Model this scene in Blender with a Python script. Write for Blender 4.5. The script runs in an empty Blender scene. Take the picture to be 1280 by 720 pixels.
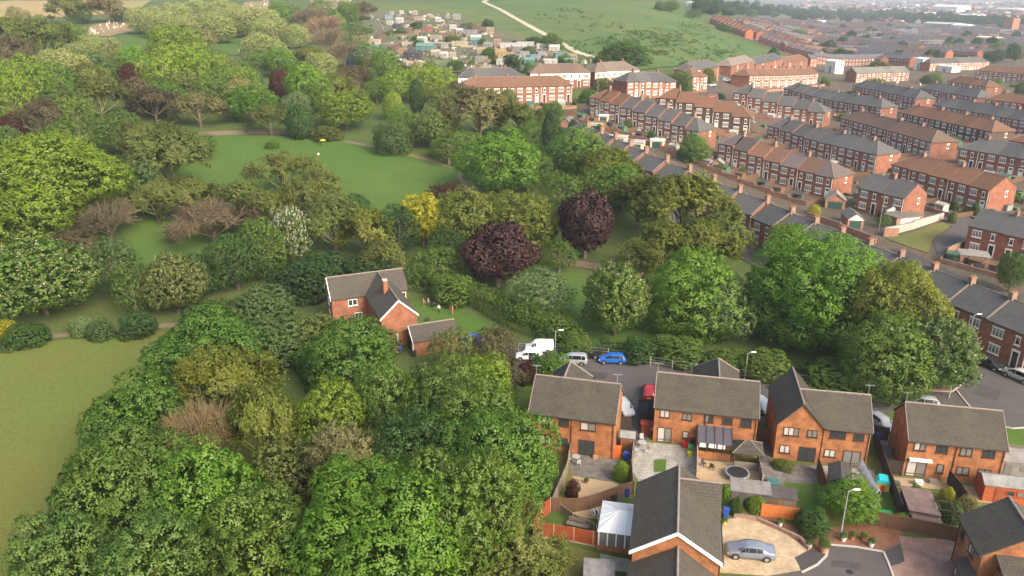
import bpy, bmesh, math, random
import numpy as np
from mathutils import Vector, Matrix
R = math.radians
rnd = random.Random(7)
nr = np.random.default_rng(11)
SC = bpy.context.scene
COL = SC.collection

# ------------------------------------------------------------------ camera, sky, sun, exposure
PITCH, HC = R(20.7), 52.0
cam_d = bpy.data.cameras.new('camera'); cam = bpy.data.objects.new('camera', cam_d); COL.objects.link(cam)
cam.location = (0, 0, HC); cam.rotation_euler = (R(90) - PITCH, 0, 0)
cam_d.sensor_width = 36; cam_d.lens = 36 * 980 / 1280; cam_d.clip_start = 1; cam_d.clip_end = 20000
SC.camera = cam
SUN_EL, SUN_AZ = R(36), R(140)          # azimuth clockwise from +Y: behind the camera, to its right
world = bpy.data.worlds.new('World'); SC.world = world; world.use_nodes = True
wn = world.node_tree.nodes; wn.clear()
sky = wn.new('ShaderNodeTexSky'); sky.sky_type = 'NISHITA'; sky.sun_disc = False
sky.sun_elevation = SUN_EL; sky.sun_rotation = SUN_AZ; sky.air_density = 1.0; sky.dust_density = 6.0; sky.ozone_density = 0.6
tint = wn.new('ShaderNodeMix'); tint.data_type = 'RGBA'; tint.blend_type = 'MULTIPLY'; tint.inputs[0].default_value = 1; tint.inputs[7].default_value = (1.01, .98, .88, 1)   # thin high cloud warms the blue
bg = wn.new('ShaderNodeBackground'); bg.inputs[1].default_value = 0.15
wo = wn.new('ShaderNodeOutputWorld')
world.node_tree.links.new(sky.outputs[0], tint.inputs[6]); world.node_tree.links.new(tint.outputs[2], bg.inputs[0]); world.node_tree.links.new(bg.outputs[0], wo.inputs[0])
sun_d = bpy.data.lights.new('sun', 'SUN'); sun_d.energy = 1.0; sun_d.angle = R(28); sun_d.color = (1.0, 0.965, 0.92)
sun = bpy.data.objects.new('sun', sun_d); COL.objects.link(sun)
to_sun = Vector((math.sin(SUN_AZ) * math.cos(SUN_EL), math.cos(SUN_AZ) * math.cos(SUN_EL), math.sin(SUN_EL)))
sun.rotation_euler = to_sun.to_track_quat('Z', 'Y').to_euler(); sun.location = (0, 0, 300)
SC.view_settings.view_transform = 'Standard'; SC.view_settings.look = 'None'
SC.view_settings.exposure = 1.42; SC.view_settings.gamma = 1.0; SC.view_settings.use_curve_mapping = False
SC.cycles.max_bounces = 7; SC.cycles.diffuse_bounces = 4; SC.cycles.transparent_max_bounces = 8; SC.cycles.volume_bounces = 0
SC.cycles.use_denoising = True

# ------------------------------------------------------------------ terrain and the camera's rays
def _ip(d, xs, ys):
    return (np.interp(d * .87, xs, ys) + np.interp(d, xs, ys) + np.interp(d * 1.15, xs, ys)) / 3
def hgt(x, y):
    d = math.hypot(x, y); a = x / y if y > 1 else (-1 if x < 0 else 1)
    hl = _ip(d, [0, 150, 200, 270, 400, 600, 900, 1400, 9000], [0, 0, 6, 15, 23, 33, 50, 52, 52])
    hr = _ip(d, [0, 150, 210, 280, 450, 700, 1200, 2500, 9000], [0, 0, 3, 5, 3, 0, -6, -8, -8])
    t = min(1, max(0, (a - .10) / .32)); t = t * t * (3 - 2 * t)
    return float(hl * (1 - t) + hr * t)
CT, ST = math.cos(PITCH), math.sin(PITCH)
def at(px, py, z=0.0):
    """point of the place seen at photo pixel (px,py), z metres above the terrain"""
    u, v = px - 640, py - 360
    d = np.array([u, 980 * CT - v * ST, -980 * ST - v * CT]) / 980
    f = lambda t: HC + d[2] * t - z - hgt(d[0] * t, d[1] * t)
    t0 = 20.0; t = t0
    while t < 9000:
        t1 = t * 1.02
        if f(t1) < 0: break
        t = t1
    lo, hi = t, t * 1.02
    for _ in range(30):
        m = (lo + hi) / 2
        if f(m) > 0: lo = m
        else: hi = m
    p = d * lo
    return Vector((p[0], p[1], hgt(p[0], p[1])))
def pj(x, y, z):
    z -= HC; dz = y * CT - z * ST; up = y * ST + z * CT
    return 640 + 980 * x / dz, 360 - 980 * up / dz
def depth(p): return p[1] * CT - (p[2] - HC) * ST

# ------------------------------------------------------------------ mesh builder
class MB:
    def __init__(s): s.v = []; s.f = []; s.m = []
    def poly(s, pts, m=0):
        i = len(s.v); s.v += [tuple(p) for p in pts]; s.f.append(tuple(range(i, i + len(pts)))); s.m.append(m)
    def box(s, x0, x1, y0, y1, z0, z1, m=0, M=None):
        p = [(x, y, z) for z in (z0, z1) for x, y in ((x0, y0), (x1, y0), (x1, y1), (x0, y1))]
        if M is not None: p = [tuple(M @ Vector(q)) for q in p]
        i = len(s.v); s.v += p
        for q in ((3, 2, 1, 0), (4, 5, 6, 7), (0, 1, 5, 4), (1, 2, 6, 5), (2, 3, 7, 6), (3, 0, 4, 7)):
            s.f.append(tuple(i + k for k in q)); s.m.append(m)
    def prism(s, prof, a, b, axis='x', m=0, mc=None, M=None):
        """profile [(u,w)] extruded from a to b; axis x: (u,w)=(y,z); axis y: (u,w)=(x,z); axis z: (x,y)"""
        def P(t, u, w):
            q = (t, u, w) if axis == 'x' else (u, t, w) if axis == 'y' else (u, w, t)
            return tuple(M @ Vector(q)) if M is not None else q
        n = len(prof); i = len(s.v)
        s.v += [P(a, *q) for q in prof] + [P(b, *q) for q in prof]
        fs = [(i + k, i + (k + 1) % n, i + n + (k + 1) % n, i + n + k) for k in range(n)]
        fs += [tuple(i + k for k in reversed(range(n))), tuple(i + n + k for k in range(n))]
        for k, q in enumerate(fs): s.f.append(q); s.m.append(m if k < n or mc is None else mc)
    def tube(s, pts, rs, n=8, m=0, cap=True):
        rings = []
        for k, p in enumerate(pts):
            p = Vector(p); a = Vector(pts[max(0, k - 1)]); b = Vector(pts[min(len(pts) - 1, k + 1)])
            d = (b - a).normalized(); u = d.orthogonal().normalized() if k == 0 else (u - d * u.dot(d)).normalized()
            w = d.cross(u); i = len(s.v); r = rs[k] if isinstance(rs, (list, tuple)) else rs
            s.v += [tuple(p + (u * math.cos(t) + w * math.sin(t)) * r) for t in [2 * math.pi * j / n for j in range(n)]]
            rings.append(i)
        for i, j in zip(rings, rings[1:]):
            for k in range(n): s.f.append((i + k, i + (k + 1) % n, j + (k + 1) % n, j + k)); s.m.append(m)
        if cap:
            s.f.append(tuple(rings[0] + k for k in reversed(range(n)))); s.m.append(m)
            s.f.append(tuple(rings[-1] + k for k in range(n))); s.m.append(m)
    def ball(s, c, r, seg=10, ring=6, m=0):
        if not isinstance(r, (list, tuple)): r = (r, r, r)
        i = len(s.v)
        for a in range(ring + 1):
            t = math.pi * a / ring
            for b in range(seg):
                q = 2 * math.pi * b / seg
                s.v.append((c[0] + r[0] * math.sin(t) * math.cos(q), c[1] + r[1] * math.sin(t) * math.sin(q), c[2] + r[2] * math.cos(t)))
        for a in range(ring):
            for b in range(seg):
                k = i + a * seg; b2 = (b + 1) % seg
                s.f.append((k + b, k + seg + b, k + seg + b2, k + b2)); s.m.append(m)
    def mesh(s, name, mats):
        me = bpy.data.meshes.new(name); me.from_pydata(s.v, [], s.f)
        for m in (mats if isinstance(mats, (list, tuple)) else [mats]): me.materials.append(m)
        me.polygons.foreach_set('material_index', s.m)
        bm = bmesh.new(); bm.from_mesh(me); bmesh.ops.recalc_face_normals(bm, faces=bm.faces)
        uv = bm.loops.layers.uv.new('UVMap')
        for f in bm.faces:
            n = f.normal
            if abs(n.z) > .97 or n.length < .1: t, b = Vector((1, 0, 0)), Vector((0, 1, 0))
            else:
                t = Vector((0, 0, 1)).cross(n).normalized(); b = n.cross(t)
            for l in f.loops: l[uv].uv = (l.vert.co.dot(t), l.vert.co.dot(b))
        bm.to_mesh(me); bm.free()
        return me
    def build(s, name, mats, parent=None, loc=(0, 0, 0), rz=0, smooth=False, color=None):
        me = s.mesh(name, mats)
        if smooth: me.polygons.foreach_set('use_smooth', [True] * len(me.polygons))
        return link(name, me, parent, loc, rz, color)
def link(name, me, parent=None, loc=(0, 0, 0), rz=0, color=None, scale=None):
    o = bpy.data.objects.new(name, me); COL.objects.link(o)
    o.location = loc; o.rotation_euler = (0, 0, rz)
    if parent is not None: o.parent = parent
    if color is not None: o.color = (*color[:3], 1)
    if scale is not None: o.scale = scale
    return o
def tag(o, label=None, cat=None, group=None, kind=None):
    if label: o['label'] = label
    if cat: o['category'] = cat
    if group: o['group'] = group
    if kind: o['kind'] = kind
    return o
def empty(name, loc, rz=0, label=None, cat=None, group=None):
    return tag(link(name, None, None, loc, rz), label, cat, group)
ORD = 'first second third fourth fifth sixth seventh eighth ninth tenth eleventh twelfth thirteenth fourteenth fifteenth sixteenth seventeenth eighteenth nineteenth twentieth'.split()
def nth(i):
    return ORD[i] if i < 20 else '%d%s' % (i + 1, {1: 'st', 2: 'nd', 3: 'rd'}.get((i + 1) % 10 if (i + 1) // 10 != 1 else 0, 'th'))

# ------------------------------------------------------------------ materials
class NT:
    def __init__(s, name):
        s.mat = bpy.data.materials.new(name); s.mat.use_nodes = True; s.t = s.mat.node_tree; s.t.nodes.clear()
    def n(s, typ, props=None, **ins):
        o = s.t.nodes.new('ShaderNode' + typ)
        for k, v in (props or {}).items(): setattr(o, k, v)
        for k, v in ins.items(): s.set(o, k, v)
        return o
    def set(s, o, k, v):
        i = o.inputs[int(k[1:])] if k[0] == '_' and k[1:].isdigit() else o.inputs[k.replace('_', ' ')]
        if isinstance(v, bpy.types.NodeSocket): s.t.links.new(v, i)
        elif isinstance(v, bpy.types.Node): s.t.links.new(v.outputs[0], i)
        elif isinstance(v, (tuple, list)) and len(v) == 3 and i.type == 'RGBA': i.default_value = (*v, 1)
        else: i.default_value = v
    def mix(s, f, a, b, mode='MIX'):
        o = s.n('Mix', {'data_type': 'RGBA', 'blend_type': mode}); s.set(o, '_0', f); s.set(o, '_6', a); s.set(o, '_7', b); return o.outputs[2]
    def out(s, sh, vol=None):
        o = s.n('OutputMaterial')
        if sh is not None: s.set(o, 'Surface', sh)
        if vol is not None: s.set(o, 'Volume', vol)
        return s.mat
    def noise(s, vec, scale, detail=4, rough=.6): 
        o = s.n('TexNoise', Scale=scale, Detail=detail, Roughness=rough); s.set(o, 'Vector', vec); return o.outputs[0]
    def ramp(s, f, a, b):
        o = s.n('MapRange'); s.set(o, '_0', f); s.set(o, '_1', a); s.set(o, '_2', b); return o.outputs[0]
def sc(c, k): return tuple(min(1, x * k) for x in c)
def plain(name, col, rough=.7, var=.25, scale=1.5, metal=0, coat=0, objcol=False, coords='Object', bump=0, spec=.4):
    t = NT(name); tc = t.n('TexCoord').outputs[coords]
    base = t.n('ObjectInfo').outputs['Color'] if objcol else None
    f = t.ramp(t.noise(tc, scale), .3, .7); g = t.ramp(t.noise(tc, scale * 9, 2), .3, .7)
    c = base if objcol else (*col, 1)
    if not objcol:
        c1 = t.mix(f, (*sc(col, 1 - var), 1), (*sc(col, 1 + var), 1)); c1 = t.mix(.35, c1, t.mix(g, (*sc(col, 1 - var), 1), (*sc(col, 1 + var), 1)))
    else:
        k = t.mix(f, (1 - var,) * 3 + (1,), (1 + var,) * 3 + (1,)); c1 = t.mix(1.0, c, k, 'MULTIPLY')
    b = t.n('BsdfPrincipled', Base_Color=c1, Roughness=rough, Metallic=metal)
    b.inputs['Coat Weight'].default_value = coat; b.inputs['Specular IOR Level'].default_value = spec
    if bump:
        bp = t.n('Bump', Strength=bump, Distance=.03); t.set(bp, 'Height', g); t.set(b, 'Normal', bp.outputs[0])
    return t.out(b)
def brickmat(name, col=None, bw=.225, bh=.075, mortar=(.42, .36, .3), var=.28, rough=.85, objcol=False, ms=.012, weather=.3):
    t = NT(name); tc = t.n('TexCoord'); oi = t.n('ObjectInfo')
    add = t.n('VectorMath', {'operation': 'ADD'}); t.set(add, '_0', tc.outputs['UV'])
    br = t.n('TexBrick', Scale=1.0, Mortar_Size=ms, Brick_Width=bw, Row_Height=bh, Bias=0.0); br.inputs['Mortar Smooth'].default_value = .2
    rndv = t.n('CombineXYZ'); 
    ml = t.n('Math', {'operation': 'MULTIPLY'}); t.set(ml, '_0', oi.outputs['Random']); t.set(ml, '_1', 31.0)
    t.set(rndv, '_0', ml.outputs[0]); t.set(rndv, '_1', ml.outputs[0]); t.set(add, '_1', rndv.outputs[0])
    t.set(br, 'Vector', add.outputs[0])
    if objcol:
        c = oi.outputs['Color']
        t.set(br, 'Color1', t.mix(1.0, c, (1 - var,) * 3 + (1,), 'MULTIPLY')); t.set(br, 'Color2', t.mix(1.0, c, (1 + var,) * 3 + (1,), 'MULTIPLY'))
        t.set(br, 'Mortar', t.mix(.5, c, (*mortar, 1)))
    else:
        br.inputs['Color1'].default_value = (*sc(col, 1 - var), 1); br.inputs['Color2'].default_value = (*sc(col, 1 + var), 1); br.inputs['Mortar'].default_value = (*mortar, 1)
    f = t.ramp(t.noise(add.outputs[0], .7, 5, .65), .35, .7)
    c1 = t.mix(1.0, br.outputs[0], t.mix(f, (1 - weather,) * 3 + (1,), (1 + weather * .5,) * 3 + (1,)), 'MULTIPLY')
    bp = t.n('Bump', Strength=.4, Distance=.01); t.set(bp, 'Height', br.outputs[1]); bp.invert = True
    b = t.n('BsdfPrincipled', Base_Color=c1, Roughness=rough); t.set(b, 'Normal', bp.outputs[0]); b.inputs['Specular IOR Level'].default_value = .3
    return t.out(b)
def tilemat(name, col=None, objcol=False, w=.33, h=.30, var=.16, moss=(.07, .075, .045)):
    t = NT(name); tc = t.n('TexCoord'); oi = t.n('ObjectInfo')
    br = t.n('TexBrick', Scale=1.0, Mortar_Size=.030, Brick_Width=w, Row_Height=h); br.inputs['Mortar Smooth'].default_value = .6
    t.set(br, 'Vector', tc.outputs['UV'])
    c = oi.outputs['Color'] if objcol else (*col, 1)
    t.set(br, 'Color1', t.mix(1.0, c, (1 - var,) * 3 + (1,), 'MULTIPLY')); t.set(br, 'Color2', t.mix(1.0, c, (1 + var,) * 3 + (1,), 'MULTIPLY')); t.set(br, 'Mortar', t.mix(1.0, c, (.38, .38, .38, 1), 'MULTIPLY'))
    f = t.ramp(t.noise(tc.outputs['Object'], .55, 5, .7), .42, .72); g = t.ramp(t.noise(tc.outputs['Object'], 3.2, 4, .7), .45, .7)
    c1 = t.mix(t.n('Math', {'operation': 'MULTIPLY'}, _0=f, _1=.6).outputs[0], br.outputs[0], (*moss, 1))
    c1 = t.mix(t.n('Math', {'operation': 'MULTIPLY'}, _0=g, _1=.25).outputs[0], c1, t.mix(1.0, c, (1.5, 1.5, 1.45, 1), 'MULTIPLY'))
    bp = t.n('Bump', Strength=.6, Distance=.03); t.set(bp, 'Height', br.outputs[1]); bp.invert = True
    b = t.n('BsdfPrincipled', Base_Color=c1, Roughness=.8); t.set(b, 'Normal', bp.outputs[0]); b.inputs['Specular IOR Level'].default_value = .3
    return t.out(b)
def groundmat(name, c0, c1, c2, s0=.02, s1=.25, s2=4., rough=.95, stripe=None, bump=.3):
    t = NT(name); tc = t.n('TexCoord').outputs['Object']
    f = t.ramp(t.noise(tc, s0, 5, .6), .38, .64); g = t.ramp(t.noise(tc, s1, 5, .65), .4, .68); k = t.ramp(t.noise(tc, s2, 4, .7), .35, .7)
    c = t.mix(f, (*c0, 1), (*c1, 1)); c = t.mix(t.n('Math', {'operation': 'MULTIPLY'}, _0=g, _1=.6).outputs[0], c, (*c2, 1))
    c = t.mix(1.0, c, t.mix(k, (.78, .78, .78, 1), (1.2, 1.2, 1.15, 1)), 'MULTIPLY')
    if stripe:
        mp = t.n('Mapping'); t.set(mp, 'Vector', tc); mp.inputs['Rotation'].default_value = (0, 0, stripe[0])
        wv = t.n('TexWave', {'wave_profile': 'SIN'}, Scale=stripe[1], Distortion=.6, Detail=1.0); t.set(wv, 'Vector', mp.outputs[0])
        c = t.mix(1.0, c, t.mix(wv.outputs[1], (.86, .88, .86, 1), (1.14, 1.12, 1.1, 1)), 'MULTIPLY')
    b = t.n('BsdfPrincipled', Base_Color=c, Roughness=rough); b.inputs['Specular IOR Level'].default_value = .15
    bp = t.n('Bump', Strength=bump, Distance=.08); t.set(bp, 'Height', k); t.set(b, 'Normal', bp.outputs[0])
    return t.out(b)
def leafmat(name, transl=.3, var=.45, tint=(1.14, 1.12, .78)):
    t = NT(name); oi = t.n('ObjectInfo'); g = t.n('NewGeometry'); tc = t.n('TexCoord')
    c = oi.outputs['Color']
    k = t.mix(g.outputs['Random Per Island'], (1 - var,) * 3 + (1,), (1 + var,) * 3 + (1,))
    c1 = t.mix(1.0, c, k, 'MULTIPLY')
    f = t.ramp(t.noise(tc.outputs['Object'], .45, 3, .6), .42, .66)
    c1 = t.mix(f, c1, t.mix(1.0, c1, (*tint, 1), 'MULTIPLY'))
    d = t.n('BsdfDiffuse', Color=c1); tr = t.n('BsdfTranslucent'); t.set(tr, 'Color', t.mix(1.0, c1, (1.1, 1.2, .6, 1), 'MULTIPLY'))
    gl = t.n('BsdfGlossy', Roughness=.5, Color=(.6, .62, .6))
    m1 = t.n('MixShader', _0=transl, _1=d.outputs[0], _2=tr.outputs[0]); m2 = t.n('MixShader', _0=.025, _1=m1.outputs[0], _2=gl.outputs[0])
    return t.out(m2.outputs[0])
def glassmat(name, col, rough=.12):
    t = NT(name); b = t.n('BsdfPrincipled', Base_Color=col, Roughness=rough); b.inputs['Specular IOR Level'].default_value = .35
    return t.out(b)
MT = {}
MT['brick_orange'] = brickmat('brick_orange', (.335, .116, .042), mortar=(.32, .18, .10), weather=.42)
MT['brick_town'] = brickmat('brick_town', objcol=True, mortar=(.32, .22, .17))
MT['brick_redbrown'] = brickmat('brick_redbrown', (.275, .092, .042), mortar=(.24, .15, .11))
MT['brick_wall'] = brickmat('brick_wall', (.30, .10, .05))
MT['tile_brown'] = tilemat('tile_brown', (.057, .048, .043))
MT['tile_grey'] = tilemat('tile_grey', (.066, .056, .051))
MT['roof_town'] = tilemat('roof_town', objcol=True)
MT['ridge'] = plain('ridge', (.20, .17, .15), var=.35, scale=4)
MT['white'] = plain('white_paint', (.72, .70, .66), .5, .08)
MT['upvc'] = plain('white_upvc', (.78, .78, .77), .35, .04)
MT['cream'] = plain('cream_render', (.62, .55, .42), .8, .12)
MT['brown_frame'] = plain('brown_frame', (.055, .030, .022), .5, .15)
MT['glass'] = glassmat('window_glass', (.035, .042, .048))
MT['glass_pale'] = glassmat('curtained_glass', (.42, .40, .37), .25)
MT['glass_mid'] = glassmat('netted_glass', (.16, .16, .155), .2)
MT['car_glass'] = glassmat('car_glass', (.010, .013, .018), .10)
MT['black'] = plain('black_plastic', (.018, .018, .02), .55, .2)
MT['rubber'] = plain('tyre_rubber', (.015, .015, .016), .85, .2)
MT['alloy'] = plain('wheel_alloy', (.42, .43, .44), .35, .1, metal=.7)
MT['steel'] = plain('galvanised_steel', (.42, .44, .44), .45, .12, metal=.4)
MT['concrete'] = plain('concrete', (.36, .34, .31), .9, .2, bump=.2)
MT['fence_brown'] = plain('fence_brown', (.115, .062, .036), .85, .35, 3, bump=.2)
MT['fence_dark'] = plain('fence_dark', (.050, .036, .030), .85, .35, 3, bump=.2)
MT['fence_red'] = plain('fence_red', (.27, .060, .022), .8, .2, 3, bump=.2)
MT['fence_orange'] = plain('fence_orange', (.42, .13, .035), .8, .25, 3, bump=.2)
MT['timber_pale'] = plain('timber_pale', (.38, .27, .17), .8, .2, 3)
MT['timber_grey'] = plain('timber_grey', (.17, .145, .125), .85, .3, 3)
MT['paint'] = plain('gloss_paint', (0, 0, 0), .28, .03, objcol=True, coat=.6)
MT['matt'] = plain('matt_coloured', (0, 0, 0), .6, .15, objcol=True)
MT['felt'] = plain('roof_felt', (0, 0, 0), .9, .3, 1.2, objcol=True, bump=.2)
MT['lamp_head'] = plain('lamp_head', (.8, .8, .78), .4, .05)
MT['red_lens'] = plain('red_lens', (.45, .02, .02), .2, .05)
MT['clear_lens'] = plain('clear_lens', (.75, .77, .78), .15, .05)
MT['plate'] = plain('number_plate', (.75, .72, .45), .4, .03)
MT['poly'] = plain('polycarbonate', (.70, .74, .80), .3, .06)
MT['poly_grey'] = plain('tinted_polycarbonate', (.075, .075, .095), .25, .2)
MT['bark'] = plain('bark', (.085, .062, .045), .95, .35, 3)
MT['bark_pale'] = plain('bark_pale', (.20, .165, .125), .95, .35, 3)
MT['twig'] = plain('twig', (0, 0, 0), .95, .25, 2, objcol=True)
MT['leaf'] = leafmat('leaf', .45, .22)
MT['leaf_copper'] = leafmat('leaf_copper', .12, .3, (1.0, 1.0, 1.0))
MT['petal'] = leafmat('petal', .2, .2, (1.0, 1.0, .92))
MT['skin'] = plain('skin', (.46, .27, .19), .6, .08)
MT['hair'] = plain('hair', (.05, .03, .02), .7, .2)
MT['soil'] = groundmat('soil', (.16, .075, .045), (.22, .11, .07), (.09, .055, .04), .3, 1.5, 9)
# ------------------------------------------------------------------ ground sheets
MT['grass_base'] = groundmat('grass_base', (.062, .098, .026), (.088, .108, .034), (.050, .070, .024), .018, .2, 2.5)
MT['grass_park'] = groundmat('grass_park', (.058, .110, .021), (.074, .122, .027), (.050, .092, .022), .02, .12, 3)
MT['grass_pitch'] = groundmat('grass_pitch', (.112, .130, .030), (.082, .126, .026), (.118, .112, .032), .02, .09, 3)
MT['grass_garden'] = groundmat('grass_garden', (.060, .118, .018), (.080, .130, .026), (.055, .085, .022), .1, .6, 6)
MT['grass_striped'] = groundmat('grass_striped', (.056, .118, .020), (.070, .125, .024), (.050, .090, .022), .1, .5, 6, stripe=(R(-62), .35))
MT['grass_rough'] = groundmat('grass_rough', (.120, .125, .034), (.085, .110, .030), (.150, .125, .060), .12, .6, 6)
MT['grass_hill'] = groundmat('grass_hill', (.068, .120, .034), (.105, .132, .042), (.040, .082, .026), .010, .05, .7)
MT['straw'] = groundmat('straw', (.30, .22, .10), (.20, .19, .07), (.25, .2, .12), .02, .06, 1.5)
MT['asphalt'] = groundmat('asphalt', (.082, .076, .078), (.095, .088, .088), (.068, .063, .064), .08, .5, 12, .9, bump=.15)
MT['asphalt_dark'] = groundmat('asphalt_dark', (.058, .054, .058), (.070, .066, .068), (.050, .047, .05), .1, .6, 12, .9, bump=.15)
MT['paving'] = brickmat('paving_slabs', (.30, .285, .265), .6, .6, (.16, .15, .14), .12, ms=.02)
MT['paving_dark'] = brickmat('paving_slabs_dark', (.15, .135, .125), .6, .6, (.09, .08, .07), .2, ms=.02)
MT['block_sand'] = brickmat('block_paving_sand', (.42, .33, .22), .2, .1, (.26, .2, .14), .18, ms=.008)
MT['block_pink'] = brickmat('block_paving_pink', (.27, .17, .14), .2, .1, (.16, .11, .09), .15, ms=.008)
MT['gravel'] = groundmat('gravel', (.36, .27, .17), (.30, .22, .14), (.42, .33, .22), .3, 2, 14)
MT['path_brown'] = groundmat('path_brown', (.15, .115, .085), (.19, .145, .105), (.12, .10, .07), .1, .5, 5)
MT['path_pale'] = groundmat('path_pale', (.40, .36, .28), (.33, .30, .24), (.45, .4, .32), .1, .4, 3)
MT['town_ground'] = groundmat('town_ground', (.085, .072, .064), (.125, .080, .060), (.055, .070, .036), .05, .16, .9)
MT['allot'] = groundmat('allotment_soil', (.105, .095, .062), (.065, .090, .036), (.17, .14, .105), .06, .2, 1.2)
MT['cemetery'] = groundmat('cemetery_ground', (.22, .165, .10), (.25, .18, .11), (.15, .15, .07), .05, .3, 2)
MT['valley'] = groundmat('valley_ground', (.11, .11, .10), (.075, .095, .06), (.16, .13, .115), .003, .012, .05)

def build_ground():
    mb = MB(); rad = [0, 30] + [30 * 1.075 ** k for k in range(1, 78)]; na = 240
    for r in rad:
        for k in range(na):
            a = 2 * math.pi * k / na; x, y = r * math.sin(a), r * math.cos(a)
            mb.v.append((x, y, hgt(x, y) if y > -200 else 0))
    for i in range(len(rad) - 1):
        for k in range(na):
            a, b = i * na + k, i * na + (k + 1) % na
            mb.f.append((a, b, b + na, a + na) if i else (a, b + na, a + na)); mb.m.append(0)
    o = mb.build('ground', MT['grass_base'], smooth=True); tag(o, kind='structure')
build_ground()
def slope_lift(x, y): return .14 if hgt(x, y) > .02 else 0
def sheet(name, pix, mat, lift=.004, step=None, world=None):
    """a ground patch whose outline is given in photo pixels (or world points), laid on the terrain"""
    pts = world or [at(*p) for p in pix]
    bm = bmesh.new(); vs = [bm.verts.new((p[0], p[1], 0)) for p in pts]; bm.faces.new(vs)
    bmesh.ops.triangulate(bm, faces=bm.faces)
    if step:
        for _ in range(9):
            es = [e for e in bm.edges if e.calc_length() > step]
            if not es: break
            bmesh.ops.subdivide_edges(bm, edges=es, cuts=1); bmesh.ops.triangulate(bm, faces=bm.faces)
    mb = MB(); bm.verts.index_update()
    mb.v = [(v.co.x, v.co.y, hgt(v.co.x, v.co.y) + lift + slope_lift(v.co.x, v.co.y)) for v in bm.verts]
    mb.f = [tuple(v.index for v in f.verts) for f in bm.faces]; mb.m = [0] * len(mb.f); bm.free()
    o = mb.build(name, mat); tag(o, kind='structure'); return o
def ribbon(name, pix, width, mat, lift=.02, step=3.0, world=None):
    P = world or [at(*p) for p in pix]; Q = [P[0]]
    for a, b in zip(P, P[1:]):
        n = max(1, int((b - a).length / step)); Q += [a.lerp(b, k / n) for k in range(1, n + 1)]
    for _ in range(4): Q = [Q[0]] + [(Q[i - 1] + Q[i] * 2 + Q[i + 1]) / 4 for i in range(1, len(Q) - 1)] + [Q[-1]]
    mb = MB(); L = []
    for i, p in enumerate(Q):
        d = (Q[min(i + 1, len(Q) - 1)] - Q[max(i - 1, 0)]); d.z = 0; d.normalize(); s = Vector((d.y, -d.x, 0)) * width / 2
        L.append((p - s, p + s))
    for a in L:
        for q in a: mb.v.append((q.x, q.y, hgt(q.x, q.y) + lift + slope_lift(q.x, q.y)))
    for i in range(len(L) - 1): mb.f.append((2 * i, 2 * i + 1, 2 * i + 3, 2 * i + 2)); mb.m.append(0)
    o = mb.build(name, mat); tag(o, kind='structure'); return o
def kerb(name, pix, w=.18, h=.12, mat=None, world=None):
    P = world or [at(*p) for p in pix]; mb = MB()
    for a, b in zip(P, P[1:]):
        d = (b - a); L = d.length; M = Matrix.Translation((a.x, a.y, hgt(a.x, a.y))) @ Matrix.Rotation(math.atan2(d.y, d.x), 4, 'Z')
        mb.box(0, L, -w / 2, w / 2, -.05, h, 0, M)
    o = mb.build(name, mat or MT['concrete']); tag(o, kind='structure'); return o
# ------------------------------------------------------------------ the setting's ground
sheet('valley_floor', None, MT['valley'], .3, 120, [Vector((x, y, 0)) for x, y in ((330, 950), (2600, 950), (5200, 2500), (5200, 5600), (1200, 5600), (500, 1900))])
sheet('town_ground', [(716, 152), (742, 100), (830, 98), (905, 90), (1002, 79), (962, 60), (920, 44), (880, 26), (900, 24), (1000, 32), (1180, 38), (1300, 46), (1300, 420), (1235, 380), (1100, 318), (900, 236), (775, 186)], MT['town_ground'], .10, 14)
sheet('hillside', [(455, 14), (470, 4), (800, 3), (846, 8), (872, 26), (930, 54), (992, 74), (900, 82), (800, 88), (740, 84), (700, 62), (640, 44), (560, 20)], MT['grass_hill'], .20, 16)
sheet('allotment_ground', [(438, 52), (446, 30), (470, 15), (560, 16), (612, 34), (700, 62), (742, 80), (740, 92), (640, 90), (560, 92), (500, 90), (440, 80)], MT['allot'], .34, 12)
sheet('park_lawn', [(150, 200), (214, 172), (300, 168), (430, 178), (500, 192), (575, 214), (560, 245), (500, 275), (380, 290), (230, 250)], MT['grass_park'], .06, 10)
sheet('park_lower_lawn', [(150, 290), (190, 272), (262, 280), (262, 350), (180, 345)], MT['grass_park'], .03, 10)
sheet('playing_field', [(-160, 448), (0, 436), (60, 428), (150, 419), (215, 412), (330, 420), (330, 740), (-260, 740)], MT['grass_pitch'], .006)
sheet('cemetery_lawn', [(135, 50), (168, 36), (210, 34), (210, 62), (150, 62)], MT['grass_park'], .10, 12)
sheet('cemetery_bank', [(108, 44), (112, 33), (166, 21), (172, 38), (135, 46)], MT['cemetery'], .14, 12)
sheet('cemetery_slope', [(296, 16), (306, 3), (336, 1), (340, 16)], MT['cemetery'], .14, 12)
sheet('cemetery_plots', [(388, 16), (388, 0), (436, 0), (442, 16)], MT['cemetery'], .14, 12)
sheet('far_meadow', [(-40, 22), (-40, 4), (20, 1), (190, 1), (170, 14), (110, 20), (40, 24)], MT['straw'], .14, 16)
sheet('bright_clearing', [(255, 66), (266, 48), (312, 44), (320, 58), (300, 70)], MT['grass_park'], .10, 12)
sheet('garden_lawn', [(512, 376), (560, 380), (605, 402), (612, 420), (560, 432), (526, 424)], MT['grass_striped'], .012)
sheet('belt_lawn', [(690, 340), (760, 345), (830, 365), (826, 440), (720, 432), (680, 400)], MT['grass_park'], .006)
ribbon('park_path', [(428, 178), (470, 186), (520, 197), (572, 215), (620, 270), (690, 326), (740, 334), (850, 348)], 3.4, MT['path_brown'], .03)
ribbon('park_drive', [(20, 205), (36, 192), (58, 176), (110, 172)], 6, MT['path_brown'], .09)
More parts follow.
